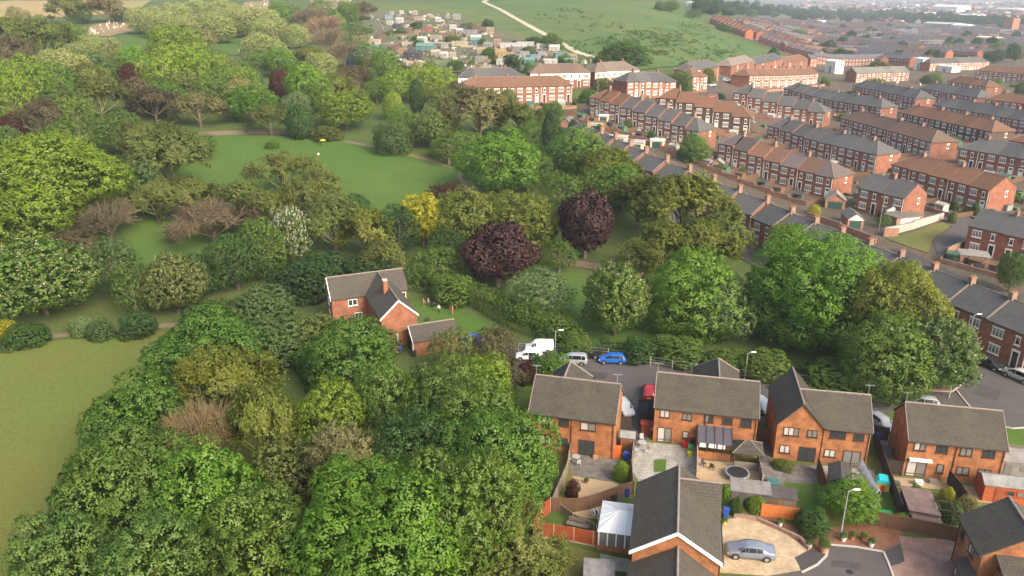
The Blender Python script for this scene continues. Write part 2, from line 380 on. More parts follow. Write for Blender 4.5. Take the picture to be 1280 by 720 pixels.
ribbon('lawn_edge_path', [(200, 172), (262, 168), (330, 165), (392, 168)], 5, MT['path_brown'], .12)
ribbon('lower_park_path', [(110, 232), (160, 256), (205, 272), (300, 275), (345, 282), (430, 300)], 3.0, MT['asphalt'], .05)
ribbon('hill_path', [(618, -2), (604, 3), (626, 13), (650, 27), (685, 46), (722, 67), (748, 75), (790, 82)], 4.2, MT['path_pale'], .42)
ribbon('allotment_track', [(508, 54), (560, 55), (606, 54), (650, 60)], 3.0, MT['path_pale'], .46)
ribbon('field_border', [(-20, 432), (40, 424), (110, 416), (200, 408), (245, 405)], 1.7, MT['path_brown'], .02)
sheet('road', [(620, 440), (672, 424), (720, 436), (790, 447), (880, 461), (960, 471), (1040, 478), (1120, 484), (1192, 488), (1214, 468), (1232, 456), (1236, 448), (1320, 484), (1320, 540), (1246, 531), (1200, 522), (1100, 516), (960, 508), (800, 506), (700, 494), (645, 475)], MT['asphalt'], .004)
ribbon('terrace_street', [(1236, 452), (1180, 428), (1120, 402), (1040, 366), (940, 318), (860, 278), (770, 226), (700, 190)], 8, MT['asphalt'], .03)
ribbon('back_lane', [(1320, 415), (1240, 372), (1120, 312)], 3, MT['asphalt_dark'], .2)
kerb('kerb', [(800, 451), (880, 463), (960, 473), (1040, 480), (1120, 486), (1190, 490), (1206, 478)])
ribbon('road_verge', [(820, 452), (880, 461), (960, 471), (1040, 478), (1120, 484), (1186, 487)], 2.2, MT['soil'], .010)
sheet('front_lawn', [(1246, 536), (1290, 538), (1310, 572), (1254, 562)], MT['grass_garden'], .014)
kerb('front_kerb', [(1243, 526), (1252, 533), (1266, 536), (1290, 534)], .2, .12)
sheet('side_lawn', [(640, 480), (664, 462), (690, 470), (655, 540), (640, 520)], MT['grass_garden'], .014)
sheet('house_lawn', [(1108, 518), (1120, 514), (1124, 540), (1112, 540)], MT['grass_garden'], .014)
# gardens of the front row
sheet('garden_ground', [(690, 560), (800, 540), (1000, 560), (1260, 590), (1300, 600), (1300, 680), (1100, 660), (1000, 650), (900, 640), (800, 620), (690, 625)], MT['grass_rough'], .004)
sheet('dark_patio', [(711, 570), (716, 566), (772, 573), (768, 602), (752, 601), (714, 593)], MT['paving_dark'], .010)
sheet('gravel_garden', [(716, 595), (768, 603), (786, 612), (760, 620), (722, 622), (714, 606)], MT['gravel'], .010)
sheet('side_drive', [(770, 480), (815, 490), (815, 545), (796, 556), (790, 575), (770, 560)], MT['asphalt'], .012)
sheet('pale_patio', [(795, 552), (872, 558), (878, 580), (868, 600), (800, 604), (790, 588)], MT['paving'], .016)
sheet('patio_lawn', [(817, 575), (833, 574), (832, 590), (817, 590)], MT['grass_garden'], .022)
sheet('trampoline_yard', [(868, 575), (948, 580), (952, 606), (868, 604)], MT['gravel'], .010)
sheet('rear_alley', [(948, 500), (965, 540), (962, 580), (946, 584)], MT['asphalt'], .012)
sheet('slab_patio', [(950, 578), (1020, 582), (1022, 606), (978, 606), (950, 600)], MT['paving_dark'], .014)
sheet('back_lawn', [(979, 603), (1024, 606), (1030, 634), (990, 640)], MT['grass_garden'], .016)
sheet('grey_patio', [(1028, 582), (1092, 588), (1098, 608), (1032, 606)], MT['paving'], .014)
sheet('toy_lawn', [(1080, 606), (1112, 606), (1122, 644), (1088, 648)], MT['grass_garden'], .010)
sheet('concrete_drive', [(1092, 530), (1118, 548), (1124, 585), (1102, 590)], MT['paving_dark'], .012)
sheet('sun_patio', [(1114, 596), (1185, 602), (1186, 612), (1117, 609)], MT['gravel'], .014)
sheet('corner_lawn', [(1150, 620), (1182, 622), (1186, 656), (1160, 654)], MT['grass_garden'], .012)
sheet('shed_yard', [(1196, 606), (1300, 616), (1300, 634), (1206, 626)], MT['gravel'], .012)
sheet('narrow_lawn', [(1215, 632), (1245, 630), (1240, 648), (1210, 648)], MT['grass_garden'], .014)
# the close at the bottom of the picture
sheet('artificial_lawn', [(676, 638), (700, 640), (748, 646), (752, 668), (690, 656)], MT['grass_park'], .012)
sheet('sand_terrace', [(712, 642), (750, 630), (756, 648), (735, 648)], MT['gravel'], .016)
sheet('wild_grass', [(600, 660), (667, 672), (752, 692), (752, 760), (560, 760)], MT['grass_rough'], .006)
sheet('concrete_pad', [(750, 692), (790, 700), (790, 716), (752, 712)], MT['paving'], .012)
sheet('sand_drive', [(903, 650), (930, 646), (952, 650), (978, 664), (1011, 687), (994, 697), (1001, 713), (960, 720), (900, 716)], MT['block_sand'], .012)
sheet('mulch_bed', [(917, 640), (960, 645), (1000, 660), (1038, 668), (1036, 688), (1011, 690), (978, 666), (952, 652), (925, 648)], MT['soil'], .009)
sheet('pot_border', [(1036, 660), (1080, 655), (1128, 664), (1130, 671), (1122, 682), (1100, 688), (1037, 680)], MT['soil'], .011)
sheet('close_road', [(1037, 681), (1104, 689), (1114, 712), (1118, 760), (880, 770), (900, 724), (960, 720), (1010, 712), (1030, 698)], MT['asphalt'], .006)
sheet('dark_apron', [(993, 697), (1012, 687), (1036, 690), (1030, 700), (1002, 713)], MT['asphalt_dark'], .015)
sheet('close_turning', [(1105, 690), (1124, 680), (1131, 702), (1113, 708)], MT['asphalt_dark'], .010)
sheet('pink_drive', [(1124, 670), (1200, 676), (1210, 760), (1119, 760), (1114, 708), (1131, 702)], MT['block_pink'], .013)
kerb('close_kerb', [(1002, 716), (1022, 706), (1033, 695), (1036, 681), (1070, 684), (1104, 690), (1110, 703), (1117, 722)], .2, .1)
# ------------------------------------------------------------------ buildings
def slab(mb, pts, th=.14, m=0, mside=None):
    n = len(pts); i = len(mb.v); pts = [tuple(p) for p in pts]
    mb.v += pts + [(p[0], p[1], p[2] - th) for p in pts]
    mb.f.append(tuple(i + k for k in range(n))); mb.m.append(m)
    mb.f.append(tuple(i + n + k for k in reversed(range(n)))); mb.m.append(m)
    for k in range(n):
        mb.f.append((i + k, i + n + k, i + n + (k + 1) % n, i + (k + 1) % n)); mb.m.append(m if mside is None else mside)
_wm = {}
def town_window(w, h, lintel=True):
    k = (w, h, lintel)
    if k in _wm: return _wm[k]
    mb = MB()
    if lintel:
        mb.box(-w / 2 - .12, w / 2 + .12, -.11, .02, -.16, -.003, 0); mb.box(-w / 2 - .10, w / 2 + .10, -.07, .02, h + .003, h + .22, 0)
    f = .085
    mb.box(-w / 2, -w / 2 + f, -.055, .02, 0, h, 0); mb.box(w / 2 - f, w / 2, -.055, .02, 0, h, 0)
    mb.box(-w / 2 + f, w / 2 - f, -.053, .02, 0, f, 0); mb.box(-w / 2 + f, w / 2 - f, -.053, .02, h - f, h, 0)
    n = max(1, round(w / .62))
    for i in range(1, n):
        x = -w / 2 + w * i / n; mb.box(x - .035, x + .035, -.05, .02, f, h - f, 0)
    if h > .9: mb.box(-w / 2 + f, w / 2 - f, -.045, .02, h * .68, h * .68 + .05, 0)
    g = nr.integers(0, 3)
    mb.box(-w / 2 + f, w / 2 - f, -.02, .02, f, h - f, 1 + int(w > 1))
    _wm[k] = mb.mesh('window', [MT['white'], MT['glass'], MT['glass_mid']]); return _wm[k]
def town_door(kind):
    k = ('door', kind)
    if k in _wm: return _wm[k]
    mb = MB(); mb.box(-.45, .45, -.03, .02, 0, 2.0, 1); mb.box(-.62, -.45, -.07, .02, 0, 2.65, 0); mb.box(.45, .62, -.07, .02, 0, 2.65, 0)
    mb.box(-.45, .45, -.07, .02, 2.5, 2.65, 0); mb.box(-.45, .45, -.02, .02, 2.0, 2.5, 2); mb.box(-.66, .66, -.1, .02, 2.65, 2.85, 0)
    _wm[k] = mb.mesh('door', [MT['white'], MT[kind], MT['glass']]); return _wm[k]
def chimney_mesh(hr):
    k = ('ch', round(hr, 1))
    if k in _wm: return _wm[k]
    mb = MB(); mb.box(-.3, .3, -.5, .5, hr - .9, hr + .75, 0); mb.box(-.36, .36, -.56, .56, hr + .75, hr + .88, 1)
    for y in (-.36, 0, .36): mb.tube([(0, y, hr + .88), (0, y, hr + 1.15)], .11, 7, 1)
    _wm[k] = mb.mesh('chimney', [MT['brick_stack'], plain_pot]); return _wm[k]
MT['brick_stack'] = brickmat('brick_stack', (.15, .062, .042))
plain_pot = plain('chimney_pot', (.25, .12, .07), .8, .2)
pipe_mesh = {}
def downpipe(h):
    k = round(h, 1)
    if k not in pipe_mesh:
        mb = MB(); mb.box(-.06, .06, -.13, .01, -.6, h, 0); pipe_mesh[k] = mb.mesh('downpipe', [MT['white']])
    return pipe_mesh[k]
HOUSES = []
def hip_roof(mb, x0, x1, D, he, hr, hipL, hipR, ov=.3):
    y = D / 2 + ov; ze = he - .05; ins = D / 2 * .95
    a = x0 - (ov if hipL else 0); b = x1 + (ov if hipR else 0); ra = x0 + (ins if hipL else 0); rb = x1 - (ins if hipR else 0)
    if rb < ra: ra = rb = (ra + rb) / 2
    slab(mb, [(a, -y, ze), (b, -y, ze), (rb, 0, hr), (ra, 0, hr)]); slab(mb, [(b, y, ze), (a, y, ze), (ra, 0, hr), (rb, 0, hr)])
    if hipL: slab(mb, [(a, y, ze), (a, -y, ze), (ra, 0, hr)])
    if hipR: slab(mb, [(b, -y, ze), (b, y, ze), (rb, 0, hr)])
    mb.tube([(ra, 0, hr + .02), (rb, 0, hr + .02)], .09, 6, 1)
    for hp, e, r in ((hipL, a, ra), (hipR, b, rb)):
        if hp:
            for s in (-1, 1): mb.tube([(e, s * y, ze + .02), (r, 0, hr + .02)], .08, 5, 1)
def terrace(phrase, eL, eR, group=None, wallh=5.6, uw=5.7, brick=(.215, .077, .045), roofs=((.10, .095, .10),), D=8.7, rise=2.9, endL='hip', endR='hip', n=None,
            doors=('white', 'white', 'brown_frame', 'black'), ghosts=True, coping=False, cat='terraced house', chim=True, seed=0, white_upper=None, ordn=None):
    A, B = at(*eL, wallh), at(*eR, wallh); d = B - A; d.z = 0; Lr = d.length
    n = n or max(1, round(Lr / uw)); w = Lr / n; yaw = math.atan2(d.y, d.x); u = Vector((math.cos(yaw), math.sin(yaw), 0)); v = Vector((-u.y, u.x, 0))
    rr = random.Random(seed + int(eL[0] * 7)); he, hr = wallh, wallh + rise; cache = {}
    for i in range(n):
        c = A + u * w * (i + .5) + v * D / 2; z = hgt(c.x, c.y); L = i == 0; Rr = i == n - 1
        nm = 'terraced_house' if cat == 'terraced house' else 'house'
        t = empty(nm, (c.x, c.y, z), yaw, (phrase if n == 1 else '%s house from left in %s' % (nth(i), phrase)), cat, group or 'brick houses of the estate')
        HOUSES.append(t); hl = L and endL == 'hip'; hrr = Rr and endR == 'hip'; gable = (L and endL == 'gable') or (Rr and endR == 'gable')
        key = (hl, hrr, gable)
        if key not in cache:
            mb = MB(); x0, x1, y = -w / 2, w / 2, D / 2
            if hl or hrr: mb.box(x0, x1, -y, y, -2.5, he - .12, 0)
            else: mb.prism([(-y, -2.5), (y, -2.5), (y, he - .1), (0, hr - .22), (-y, he - .1)], x0, x1, 'x', 0)
            wm = mb.mesh('wall', [MT['brick_town']])
            mb = MB(); hip_roof(mb, x0, x1, D, he, hr, hl, hrr)
            if coping: mb.prism([(-y - .3, he - .02), (0, hr + .06), (y + .3, he - .02), (y + .3, he + .1), (0, hr + .2), (-y - .3, he + .1)], x1 - .16, x1 + .16, 'x', 1)
            rm = mb.mesh('roof', [MT['roof_town'], MT['ridge']]); cache[key] = (wm, rm)
        wm, rm = cache[key]
        bc = sc(brick, rr.uniform(.86, 1.14)); rc = sc(rr.choice(roofs), rr.uniform(.88, 1.12))
        link('wall', wm, t, color=bc); link('roof', rm, t, color=rc)
        if chim and ((i % 2 == 0 and i < n - 1) or coping or n == 1): link('chimney', chimney_mesh(hr), t, (w / 2 if n > 1 else 0, 0, 0), scale=(1.15, 1.1, 1.02) if coping else None)
        s = 1 if i % 2 == 0 else -1; f = -D / 2
        big, small = town_window(1.75, 1.3), town_window(.75, 1.2)
        link('window', big, t, (-s * w * .22, f, 3.55)); link('window', small, t, (s * w * .24, f, 3.6))
        link('window', big, t, (-s * w * .22, f, .85)); link('door', town_door(rr.choice(doors)), t, (s * w * .26, f, 0))
        if i % 2 == 1 or Rr: link('downpipe', downpipe(he - .1), t, (w / 2 - .25 if Rr else -w / 2 + .2, f, 0))
        if Rr and endR in ('hip', 'gable'): link('window', small, t, (w / 2, 1.2, 3.6), R(90))
        if white_upper:
            mb = MB(); mb.box(-w / 2 + .01, w / 2 - .01, f - .035, f + .02, 3.0, he - .13, 0); mb.build('render_panel', MT[white_upper], t)
            for o in list(t.children):
                if o.name.startswith('window') and o.location.z > 3: o.location.y -= .045
    return yaw
SL = ((.085, .083, .092), (.10, .098, .105), (.075, .075, .085)); BR = ((.165, .078, .046), (.15, .074, .046), (.18, .084, .05)); MX = SL + BR
DK = (.055, .035, .030)
terrace('the slate terrace end beside the dark cypresses', (703, 166), (790, 206), uw=6.2, wallh=5.7, D=8.6, rise=2.6, roofs=SL, endL='gable', endR=None, coping=True, group='slate terrace along the park edge')
terrace('the chimneyed slate terrace behind the broad olive-gold trees', (790, 206), (940, 270.6), uw=7.4, wallh=5.7, D=8.6, rise=2.6, roofs=SL, endL=None, endR=None, coping=True, group='slate terrace along the park edge')
terrace('the chimneyed slate terrace descending to the right edge', (940, 270.6), (1290, 421), uw=7.4, wallh=5.7, brick=(.265, .092, .052), D=8.6, rise=2.6, roofs=SL, endL=None, endR='gable', coping=True, group='slate terrace along the park edge')
terrace('the brown-roofed end of the terrace behind the back-garden sheds', (737.5, 121.7), (775, 133), roofs=BR, endR=None, uw=5.0)
terrace('the slate-roofed terrace behind the back-garden sheds', (775, 133), (874, 165.5), roofs=SL, endL=None, uw=5.2)
terrace('the short slate terrace beside the car park behind the sheds', (784, 104), (845, 105), roofs=SL)
terrace('the brick pair beside the pale tree and curved road', (866, 98), (884, 98.5), roofs=BR, n=2)
terrace('the dark brick brown-roofed terrace', (822.5, 120.5), (938.8, 149), brick=DK, roofs=BR)
terrace('the slate terrace right of the curved road', (916.4, 113), (1031, 141.3), roofs=SL)
terrace('the slate terrace behind the curved road terrace', (980.6, 108.2), (1101.8, 134.5), roofs=SL)
terrace('the long brown-roofed terrace nearest the green hill', (936.8, 97), (1022.4, 93), roofs=BR, endR='gable')
terrace('the orange brick slate terrace with blue bins outside', (960.2, 154), (1096.5, 194), roofs=SL, brick=(.25, .09, .05))
terrace('the patchwork-roofed terrace with rear yards', (898, 176.3), (1042, 223), roofs=((.16, .085, .06), (.09, .07, .066), (.13, .10, .105), (.185, .09, .06)), brick=(.24, .084, .048))
YAW9 = terrace('the brown-roofed terrace ending in a bare orange gable', (1115, 205.4), (1238, 238.8), roofs=BR, brick=(.235, .08, .046), endR='gable')
terrace('the slate houses behind the green-doored garage', (1073.5, 234.6), (1131, 249), roofs=SL, brick=(.25, .088, .05), endR='gable', endL='gable')
terrace('the slate terrace right of the grass plot', (1211, 282.5), (1300, 303.5), roofs=SL, brick=(.25, .075, .042), endL='gable')
terrace('the dark brick terrace in the middle of the estate', (1123, 140), (1240, 164.6), brick=DK, roofs=BR)
terrace('the brown-roofed terrace with long fenced yards', (1051.6, 147), (1165, 178), roofs=((.12, .075, .06), (.14, .08, .06)))
terrace('the slate terrace behind the dark brick one', (1166, 130.6), (1290, 152.5), roofs=SL)
terrace('the slate terrace above the dark brick one, left part', (1066, 107), (1145.6, 122.8), roofs=SL)
terrace('the slate terrace above the dark brick one, right part', (1149.5, 110), (1222, 122), roofs=SL)
terrace('the slate terrace at the right edge above the bare gable', (1199, 185), (1300, 202), roofs=SL)
terrace('the brown-roofed terrace by the dark tree at the right edge', (1232, 123.8), (1296, 131), roofs=BR)
terrace('the brown-roofed houses at the right edge mid-estate', (1262, 175), (1300, 181), roofs=BR)
terrace('the grey-roofed flats beside the white gable', (1070.7, 91.7), (1137, 89.7), roofs=((.16, .155, .15),), brick=(.26, .10, .06), endL='gable', endR='gable')
terrace('the brown terrace beyond the small green', (1184.5, 101.4), (1233, 108.5), roofs=BR)
terrace('the brown roofs below the small factory yard', (1220, 88), (1290, 93), roofs=BR)
terrace('the orange brick row left of the factory', (1163, 79), (1237, 77), roofs=SL, brick=(.34, .12, .06))
terrace('the white-rendered terrace below the allotments', (663, 92.5), (738, 91), roofs=((.15, .10, .08),), white_upper='white', cat='rendered house')
terrace('the cream-rendered terrace below the hill path', (744, 91), (799, 89), roofs=((.17, .13, .11),), white_upper='cream', cat='rendered house')
terrace('the hipped slate terrace under the rounded conifer', (572.6, 98), (653, 96.5), roofs=SL, white_upper='white', cat='rendered house')
terrace('the long brown-roofed terrace above the park trees', (575, 110.5), (715.6, 107.7), roofs=((.17, .085, .055),), brick=(.24, .088, .054))
for k, (a, b, c, rf) in enumerate((((864, 88), (898, 88), 'dark-roofed hipped house with a white bay below the hill', SL), ((914, 82), (942, 81), 'pale-roofed hipped house below the hill', ((.2, .16, .145),)), ((944, 79), (977, 78), 'slate hipped house with a bush at its back below the hill', SL), ((979, 78), (1009, 78), 'hipped house with brown and slate roof below the hill', MX))):
    terrace(c, a, b, roofs=rf, n=1, D=8, rise=3, cat='house', group='hipped houses below the green hill')
N_MID = len(HOUSES)

# the far town: rows on the ground, the nearest as single houses, the rest one mass
def far_house_mesh(bcol, rcol, nm):
    mb = MB(); w, D, he, hr = 5.8, 7.6, 5.6, 8.0
    mb.prism([(-D / 2, -3), (D / 2, -3), (D / 2, he - .1), (0, hr - .2), (-D / 2, he - .1)], -w / 2, w / 2, 'x', 0)
    y = D / 2 + .3
    slab(mb, [(-w / 2, -y, he), (w / 2, -y, he), (w / 2, 0, hr), (-w / 2, 0, hr)], .14, 1); slab(mb, [(w / 2, y, he), (-w / 2, y, he), (-w / 2, 0, hr), (w / 2, 0, hr)], .14, 1)
    mb.box(w / 2 - .22, w / 2 + .22, -.4, .4, hr - .8, hr + .7, 1)
    for x, z, ww, h in ((-1.3, 3.5, 1.7, 1.3), (1.5, 3.6, .8, 1.2), (-1.3, .8, 1.7, 1.3), (1.5, 0, 1.0, 2.3)):
        mb.box(x - ww / 2, x + ww / 2, -D / 2 - .05, -D / 2 + .02, z, z + h, 2); mb.box(x - ww / 2 + .22, x + ww / 2 - .22, -D / 2 - .07, -D / 2, z + .22, z + h - .22, 3)
    return mb, mb.mesh(nm, [bcol, rcol, MT['white'], MT['glass']])
FB = [plain('far_brick_' + n, c, .9, .2, .4) for n, c in (('red', (.22, .074, .042)), ('orange', (.30, .10, .05)), ('brown', (.16, .065, .042)))]
FR = [plain('far_roof_' + n, c, .85, .2, .4) for n, c in (('slate', (.085, .085, .10)), ('brown', (.12, .075, .058)), ('grey', (.11, .105, .11)))]
def far_town():
    ed = lambda py: np.interp(py, [18, 22, 45, 72, 85, 96], [862, 868, 925, 1000, 1012, 1170])
    spots = []; g = random.Random(5)
    u = Vector((math.cos(YAW9), math.sin(YAW9), 0)); v = Vector((-u.y, u.x, 0)); O = at(1100, 84); 
    for r in range(-14, 60):
        s = -700
        while s < 1500:
            k = g.randint(6, 12); ang = g.uniform(-.12, .12) + (math.pi / 2 if g.random() < .16 else 0); q = O + u * s + v * (r * 21 + g.uniform(-2, 2)); col = (g.randrange(3), g.choice((0, 0, 1, 1, 2)))
            du = Vector((math.cos(YAW9 + ang), math.sin(YAW9 + ang), 0))
            for j in range(k):
                p = q + du * 5.8 * j
                if p.y > 250:
                    z = hgt(p.x, p.y); px, py = pj(p.x, p.y, z)
                    if ed(py) < px < 1300 and 30 < py < (84 if px < 1160 else 74) and (py > 36 or px < 1130):
                        spots.append((p.length, p.x, p.y, z, YAW9 + ang, col, r, px))
            s += k * 5.8 + g.choice((4, 9, 16))
    return spots
FSP = sorted(far_town()); NF = 298 - N_MID
meshes = {(b, r): far_house_mesh(FB[b], FR[r], 'terraced_house') for b in range(3) for r in range(3)}
rows = sorted({s[6] for s in FSP[:NF]}); cnt = {}
for s in sorted(FSP[:NF], key=lambda s: (s[6], s[7])):
    cnt[s[6]] = cnt.get(s[6], 0) + 1
    o = link('terraced_house', meshes[s[5]][1], None, s[1:4], s[4])
    tag(o, '%s house from the left in the %s row of the hazy far town' % (nth(cnt[s[6]] - 1), nth(rows.index(s[6]))), 'terraced house', 'terraced houses of the far town')
mb = MB(); keep = FSP[NF:]
for s in keep:
    src = meshes[s[5]][0]; i = len(mb.v); c, sn = math.cos(s[4]), math.sin(s[4])
    mb.v += [(x * c - y * sn + s[1], x * sn + y * c + s[2], z + s[3]) for x, y, z in src.v]
    mb.f += [tuple(i + k for k in f) for f in src.f]; mb.m += [(s[5][0], 3 + s[5][1], 6, 7)[m] for m in src.m]
if keep: tag(mb.build('distant_houses', FB + FR + [MT['white'], MT['glass']]), 'mass of brick terraces fading into haze beyond the estate', 'houses', kind='stuff')
print('mid houses', N_MID, 'far', len(FSP))

# big pale sheds and works in the valley
def works(px, py, w, d, h, col, label, rz=None, gable=True, name='warehouse', roofc=None):
    p = at(px, py); rz = YAW9 if rz is None else rz
    t = empty(name, p, rz, label, name.replace('_', ' '))
    mb = MB(); mb.prism([(-d / 2, -4), (d / 2, -4), (d / 2, h), (0, h + (d * .09 if gable else .01)), (-d / 2, h)], -w / 2, w / 2, 'x', 0); mb.build('wall', MT['matt'], t, color=col)
    mb = MB(); k = .09 if gable else .001
    slab(mb, [(-w / 2 - .4, -d / 2 - .4, h + .1), (w / 2 + .4, -d / 2 - .4, h + .1), (w / 2 + .4, 0, h + .2 + d * k), (-w / 2 - .4, 0, h + .2 + d * k)], .12)
    slab(mb, [(w / 2 + .4, d / 2 + .4, h + .1), (-w / 2 - .4, d / 2 + .4, h + .1), (-w / 2 - .4, 0, h + .2 + d * k), (w / 2 + .4, 0, h + .2 + d * k)], .12)
    mb.build('roof', MT['matt'], t, color=roofc or sc(col, .92))
    mb = MB(); mb.box(-w * .1, w * .1, -d / 2 - .08, -d / 2 + .05, 0, h * .6, 0); mb.build('door', MT['matt'], t, color=(.2, .22, .25))
WH = (.66, .65, .62)
for a in ((1188, 15, 95, 60, 16, WH, 'big white warehouse standing highest in the hazy valley'), (1170, 21, 60, 30, 8, (.6, .58, .55), 'low pale shed left of the big white warehouse'), (1215, 24, 70, 30, 8, WH, 'long low white shed below the big white warehouse'),
          (1243, 27, 120, 40, 9, (.72, .68, .6), 'longest cream warehouse right of the big white one'), (1203, 38, 26, 22, 8, WH, 'small white gabled works before the far tree line'), (1180, 34, 70, 26, 6, (.38, .42, .42), 'long grey-green flat-roofed works before the tree line'),
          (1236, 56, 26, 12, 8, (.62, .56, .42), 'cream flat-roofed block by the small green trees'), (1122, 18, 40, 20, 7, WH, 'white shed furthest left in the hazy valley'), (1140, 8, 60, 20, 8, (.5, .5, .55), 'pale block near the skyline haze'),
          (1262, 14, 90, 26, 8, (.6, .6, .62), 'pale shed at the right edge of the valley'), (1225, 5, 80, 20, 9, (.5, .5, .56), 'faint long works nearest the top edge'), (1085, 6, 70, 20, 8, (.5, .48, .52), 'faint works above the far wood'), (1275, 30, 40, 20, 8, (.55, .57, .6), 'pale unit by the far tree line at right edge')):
    works(*a)
works(1026, 33, 12, 9, 9, WH, 'square white-fronted building among the far terraces', name='building')
works(1262, 42, 14, 14, 22, (.34, .13, .08), 'tall brick tower block at the far right', gable=False, name='tower_block')
works(1108, 80, 16, 14, 7, (.03, .03, .035), 'black gabled shed rising over the terraces', name='shed', roofc=(.03, .03, .035))
works(1152, 88, 7, 8, 8, WH, 'white gabled house front beside the grey-roofed flats', name='building')
works(1042, 92, 9, 7, 8, WH, 'white-rendered building with a gable sign beside the flats', name='building')
works(950, 41, 11, 8, 5, (.7, .66, .6), 'white extension at the foot of the hillside brick houses', name='building')
works(866, 10, 20, 9, 6, WH, 'white cottage among trees on the hilltop', name='cottage'); works(873, 13, 14, 9, 5, (.6, .6, .58), 'lower white cottage on the hilltop', name='cottage')
works(1185, 90, 12, 8, 4, (.6, .62, .66), 'pale single-storey shop by the small green', name='shop', gable=False)

# ---- near houses
def nwin(par, x, y, z, w, h, panes=2, glass='glass', rz=0, frame='brown_frame', door=False, name='window'):
    mb = MB(); mb.box(-w / 2 - .10, w / 2 + .10, -.09, .03, -.09, -.004, 0) if not door else mb.box(-w / 2 - .1, w / 2 + .1, -.25, .03, -.08, -.004, 0)
    o = mb.build(name, MT[frame] if not door else MT['concrete'], par, (x, y, z), rz)
    mb = MB(); f = .085
    mb.box(-w / 2, -w / 2 + f, -.06, .03, 0, h); mb.box(w / 2 - f, w / 2, -.06, .03, 0, h); mb.box(-w / 2 + f, w / 2 - f, -.058, .03, 0, f); mb.box(-w / 2 + f, w / 2 - f, -.058, .03, h - f, h)
    for i in range(1, panes): mb.box(-w / 2 + w * i / panes - .045, -w / 2 + w * i / panes + .045, -.055, .03, f, h - f)
    if door: mb.box(-w / 2 + f, w / 2 - f, -.05, .03, .35, .43)
    mb.build('frame', MT[frame], o)
    mb = MB(); gl = glass if isinstance(glass, (list, tuple)) else [glass] * panes; ms = sorted(set(gl))
    for i in range(panes): mb.box(-w / 2 + f + (w - 2 * f) * i / panes, -w / 2 + f + (w - 2 * f) * (i + 1) / panes - .004, -.022, .02, f, h - f, ms.index(gl[i]))
    mb.build('pane', [MT[m] for m in ms], o); return o
def inv(o, p):
    q = Vector(p) - Vector(o.location); c, s = math.cos(o.rotation_euler.z), math.sin(o.rotation_euler.z)
    return Vector((q.x * c + q.y * s, -q.x * s + q.y * c, q.z))
def ridge(mb, a, b, m=1): mb.tube([(a[0], a[1], a[2] + .03), (b[0], b[1], b[2] + .03)], .11, 6, m)
def aerial(par, x, y, z):
    mb = MB(); mb.tube([(x, y, z - .6), (x, y, z + 1.3)], .022, 5); mb.tube([(x - .5, y - .1, z + 1.25), (x + .6, y + .1, z + 1.25)], .018, 4)
    for k in range(5): mb.tube([(x - .4 + k * .22, y - .3, z + 1.25), (x - .4 + k * .22, y + .3, z + 1.25)], .012, 4)
    mb.build('aerial', MT['steel'], par)
PA, DKG, MID = 'glass_pale', 'glass', 'glass_mid'
def semi(label, x, y, yaw, w, D, he, hr, wins, tile='tile_brown', front_hip=None, main_from=None, wing=None):
    t = empty('semi_detached_house', (x, y, 0), yaw, label, 'house', 'semi-detached brick houses of the close'); o = .3; v = .12
    mb = MB()
    mb.prism([(o, -.4), (D - o, -.4), (D - o, he), (D / 2, hr - .2), (o, he)], v if not wing else (wing[0] + wing[1]) / 2 + .3, w - v, 'x', 0)
    if wing: mb.prism([(wing[0] + v, -.4), (wing[1] - v, -.4), (wing[1] - v, he - .02), ((wing[0] + wing[1]) / 2, wing[2] - .2), (wing[0] + v, he - .02)], .27, wing[3] - .3, 'y', 0)
    mb.build('wall', MT['brick_orange'], t)
    mb = MB(); ze = he - .05; g = 0 if not wing else (wing[0] + wing[1]) / 2; e0 = 0 if not wing else wing[1]
    slab(mb, [(e0, 0, ze), (w, 0, ze), (w, D / 2, hr), (g, D / 2, hr)]); slab(mb, [(w, D, ze), (g, D, ze), (g, D / 2, hr), (w, D / 2, hr)])
    ridge(mb, (g, D / 2, hr), (w, D / 2, hr))
    for xe in ([0, w] if not wing else [w]):
        for a, b in (((xe, 0, ze), (xe, D / 2, hr)), ((xe, D, ze), (xe, D / 2, hr))): mb.tube([a, b], .055, 5, 1)
    if wing:
        m = (wing[0] + wing[1]) / 2; zr = wing[2]; y1 = wing[3]
        slab(mb, [(wing[0], 0, ze), (m, 0, zr), (m, y1, zr), (wing[0], y1, ze)]); slab(mb, [(m, 0, zr), (wing[1], 0, ze), (wing[1], y1, ze), (m, y1, zr)])
        ridge(mb, (m, 0, zr), (m, y1, zr))
    if front_hip:
        c, hw, y1 = front_hip; zr = hr - .12; hp = hw * .9
        slab(mb, [(c - hw, D - .6, ze), (c, D / 2, zr), (c, y1, zr), (c - hw, y1 + hp, ze)]); slab(mb, [(c, D / 2, zr), (c + hw, D - .6, ze), (c + hw, y1 + hp, ze), (c, y1, zr)]); slab(mb, [(c - hw, y1 + hp, ze), (c, y1, zr), (c + hw, y1 + hp, ze)])
        for s in (-1, 1): ridge(mb, (c, y1, zr), (c + s * hw, y1 + hp, ze))
        ridge(mb, (c, D / 2, zr), (c, y1, zr))
    mb.build('roof', [MT[tile], MT['ridge']], t)
    if front_hip:
        c, hw, y1 = front_hip; mb = MB(); mb.box(c - hw + .3, c + hw - .3, D - .3, y1 + hw * .9 - .3, -.4, he - .1, 0); mb.build('front_wing', MT['brick_orange'], t)
    mb = MB(); mb.tube([(e0, -.06, he - .12), (w, -.06, he - .12)], .06, 6); mb.build('gutter', MT['black'], t)
    for q in wins:
        nwin(t, *q[:5], **q[5])
    for xx in (w * .5, w - .3):
        mb = MB(); mb.tube([(xx, .24, he - .15), (xx, .24, -.1)], .045, 6); mb.build('downpipe', MT['brown_frame'], t)
    return t
yf = .3
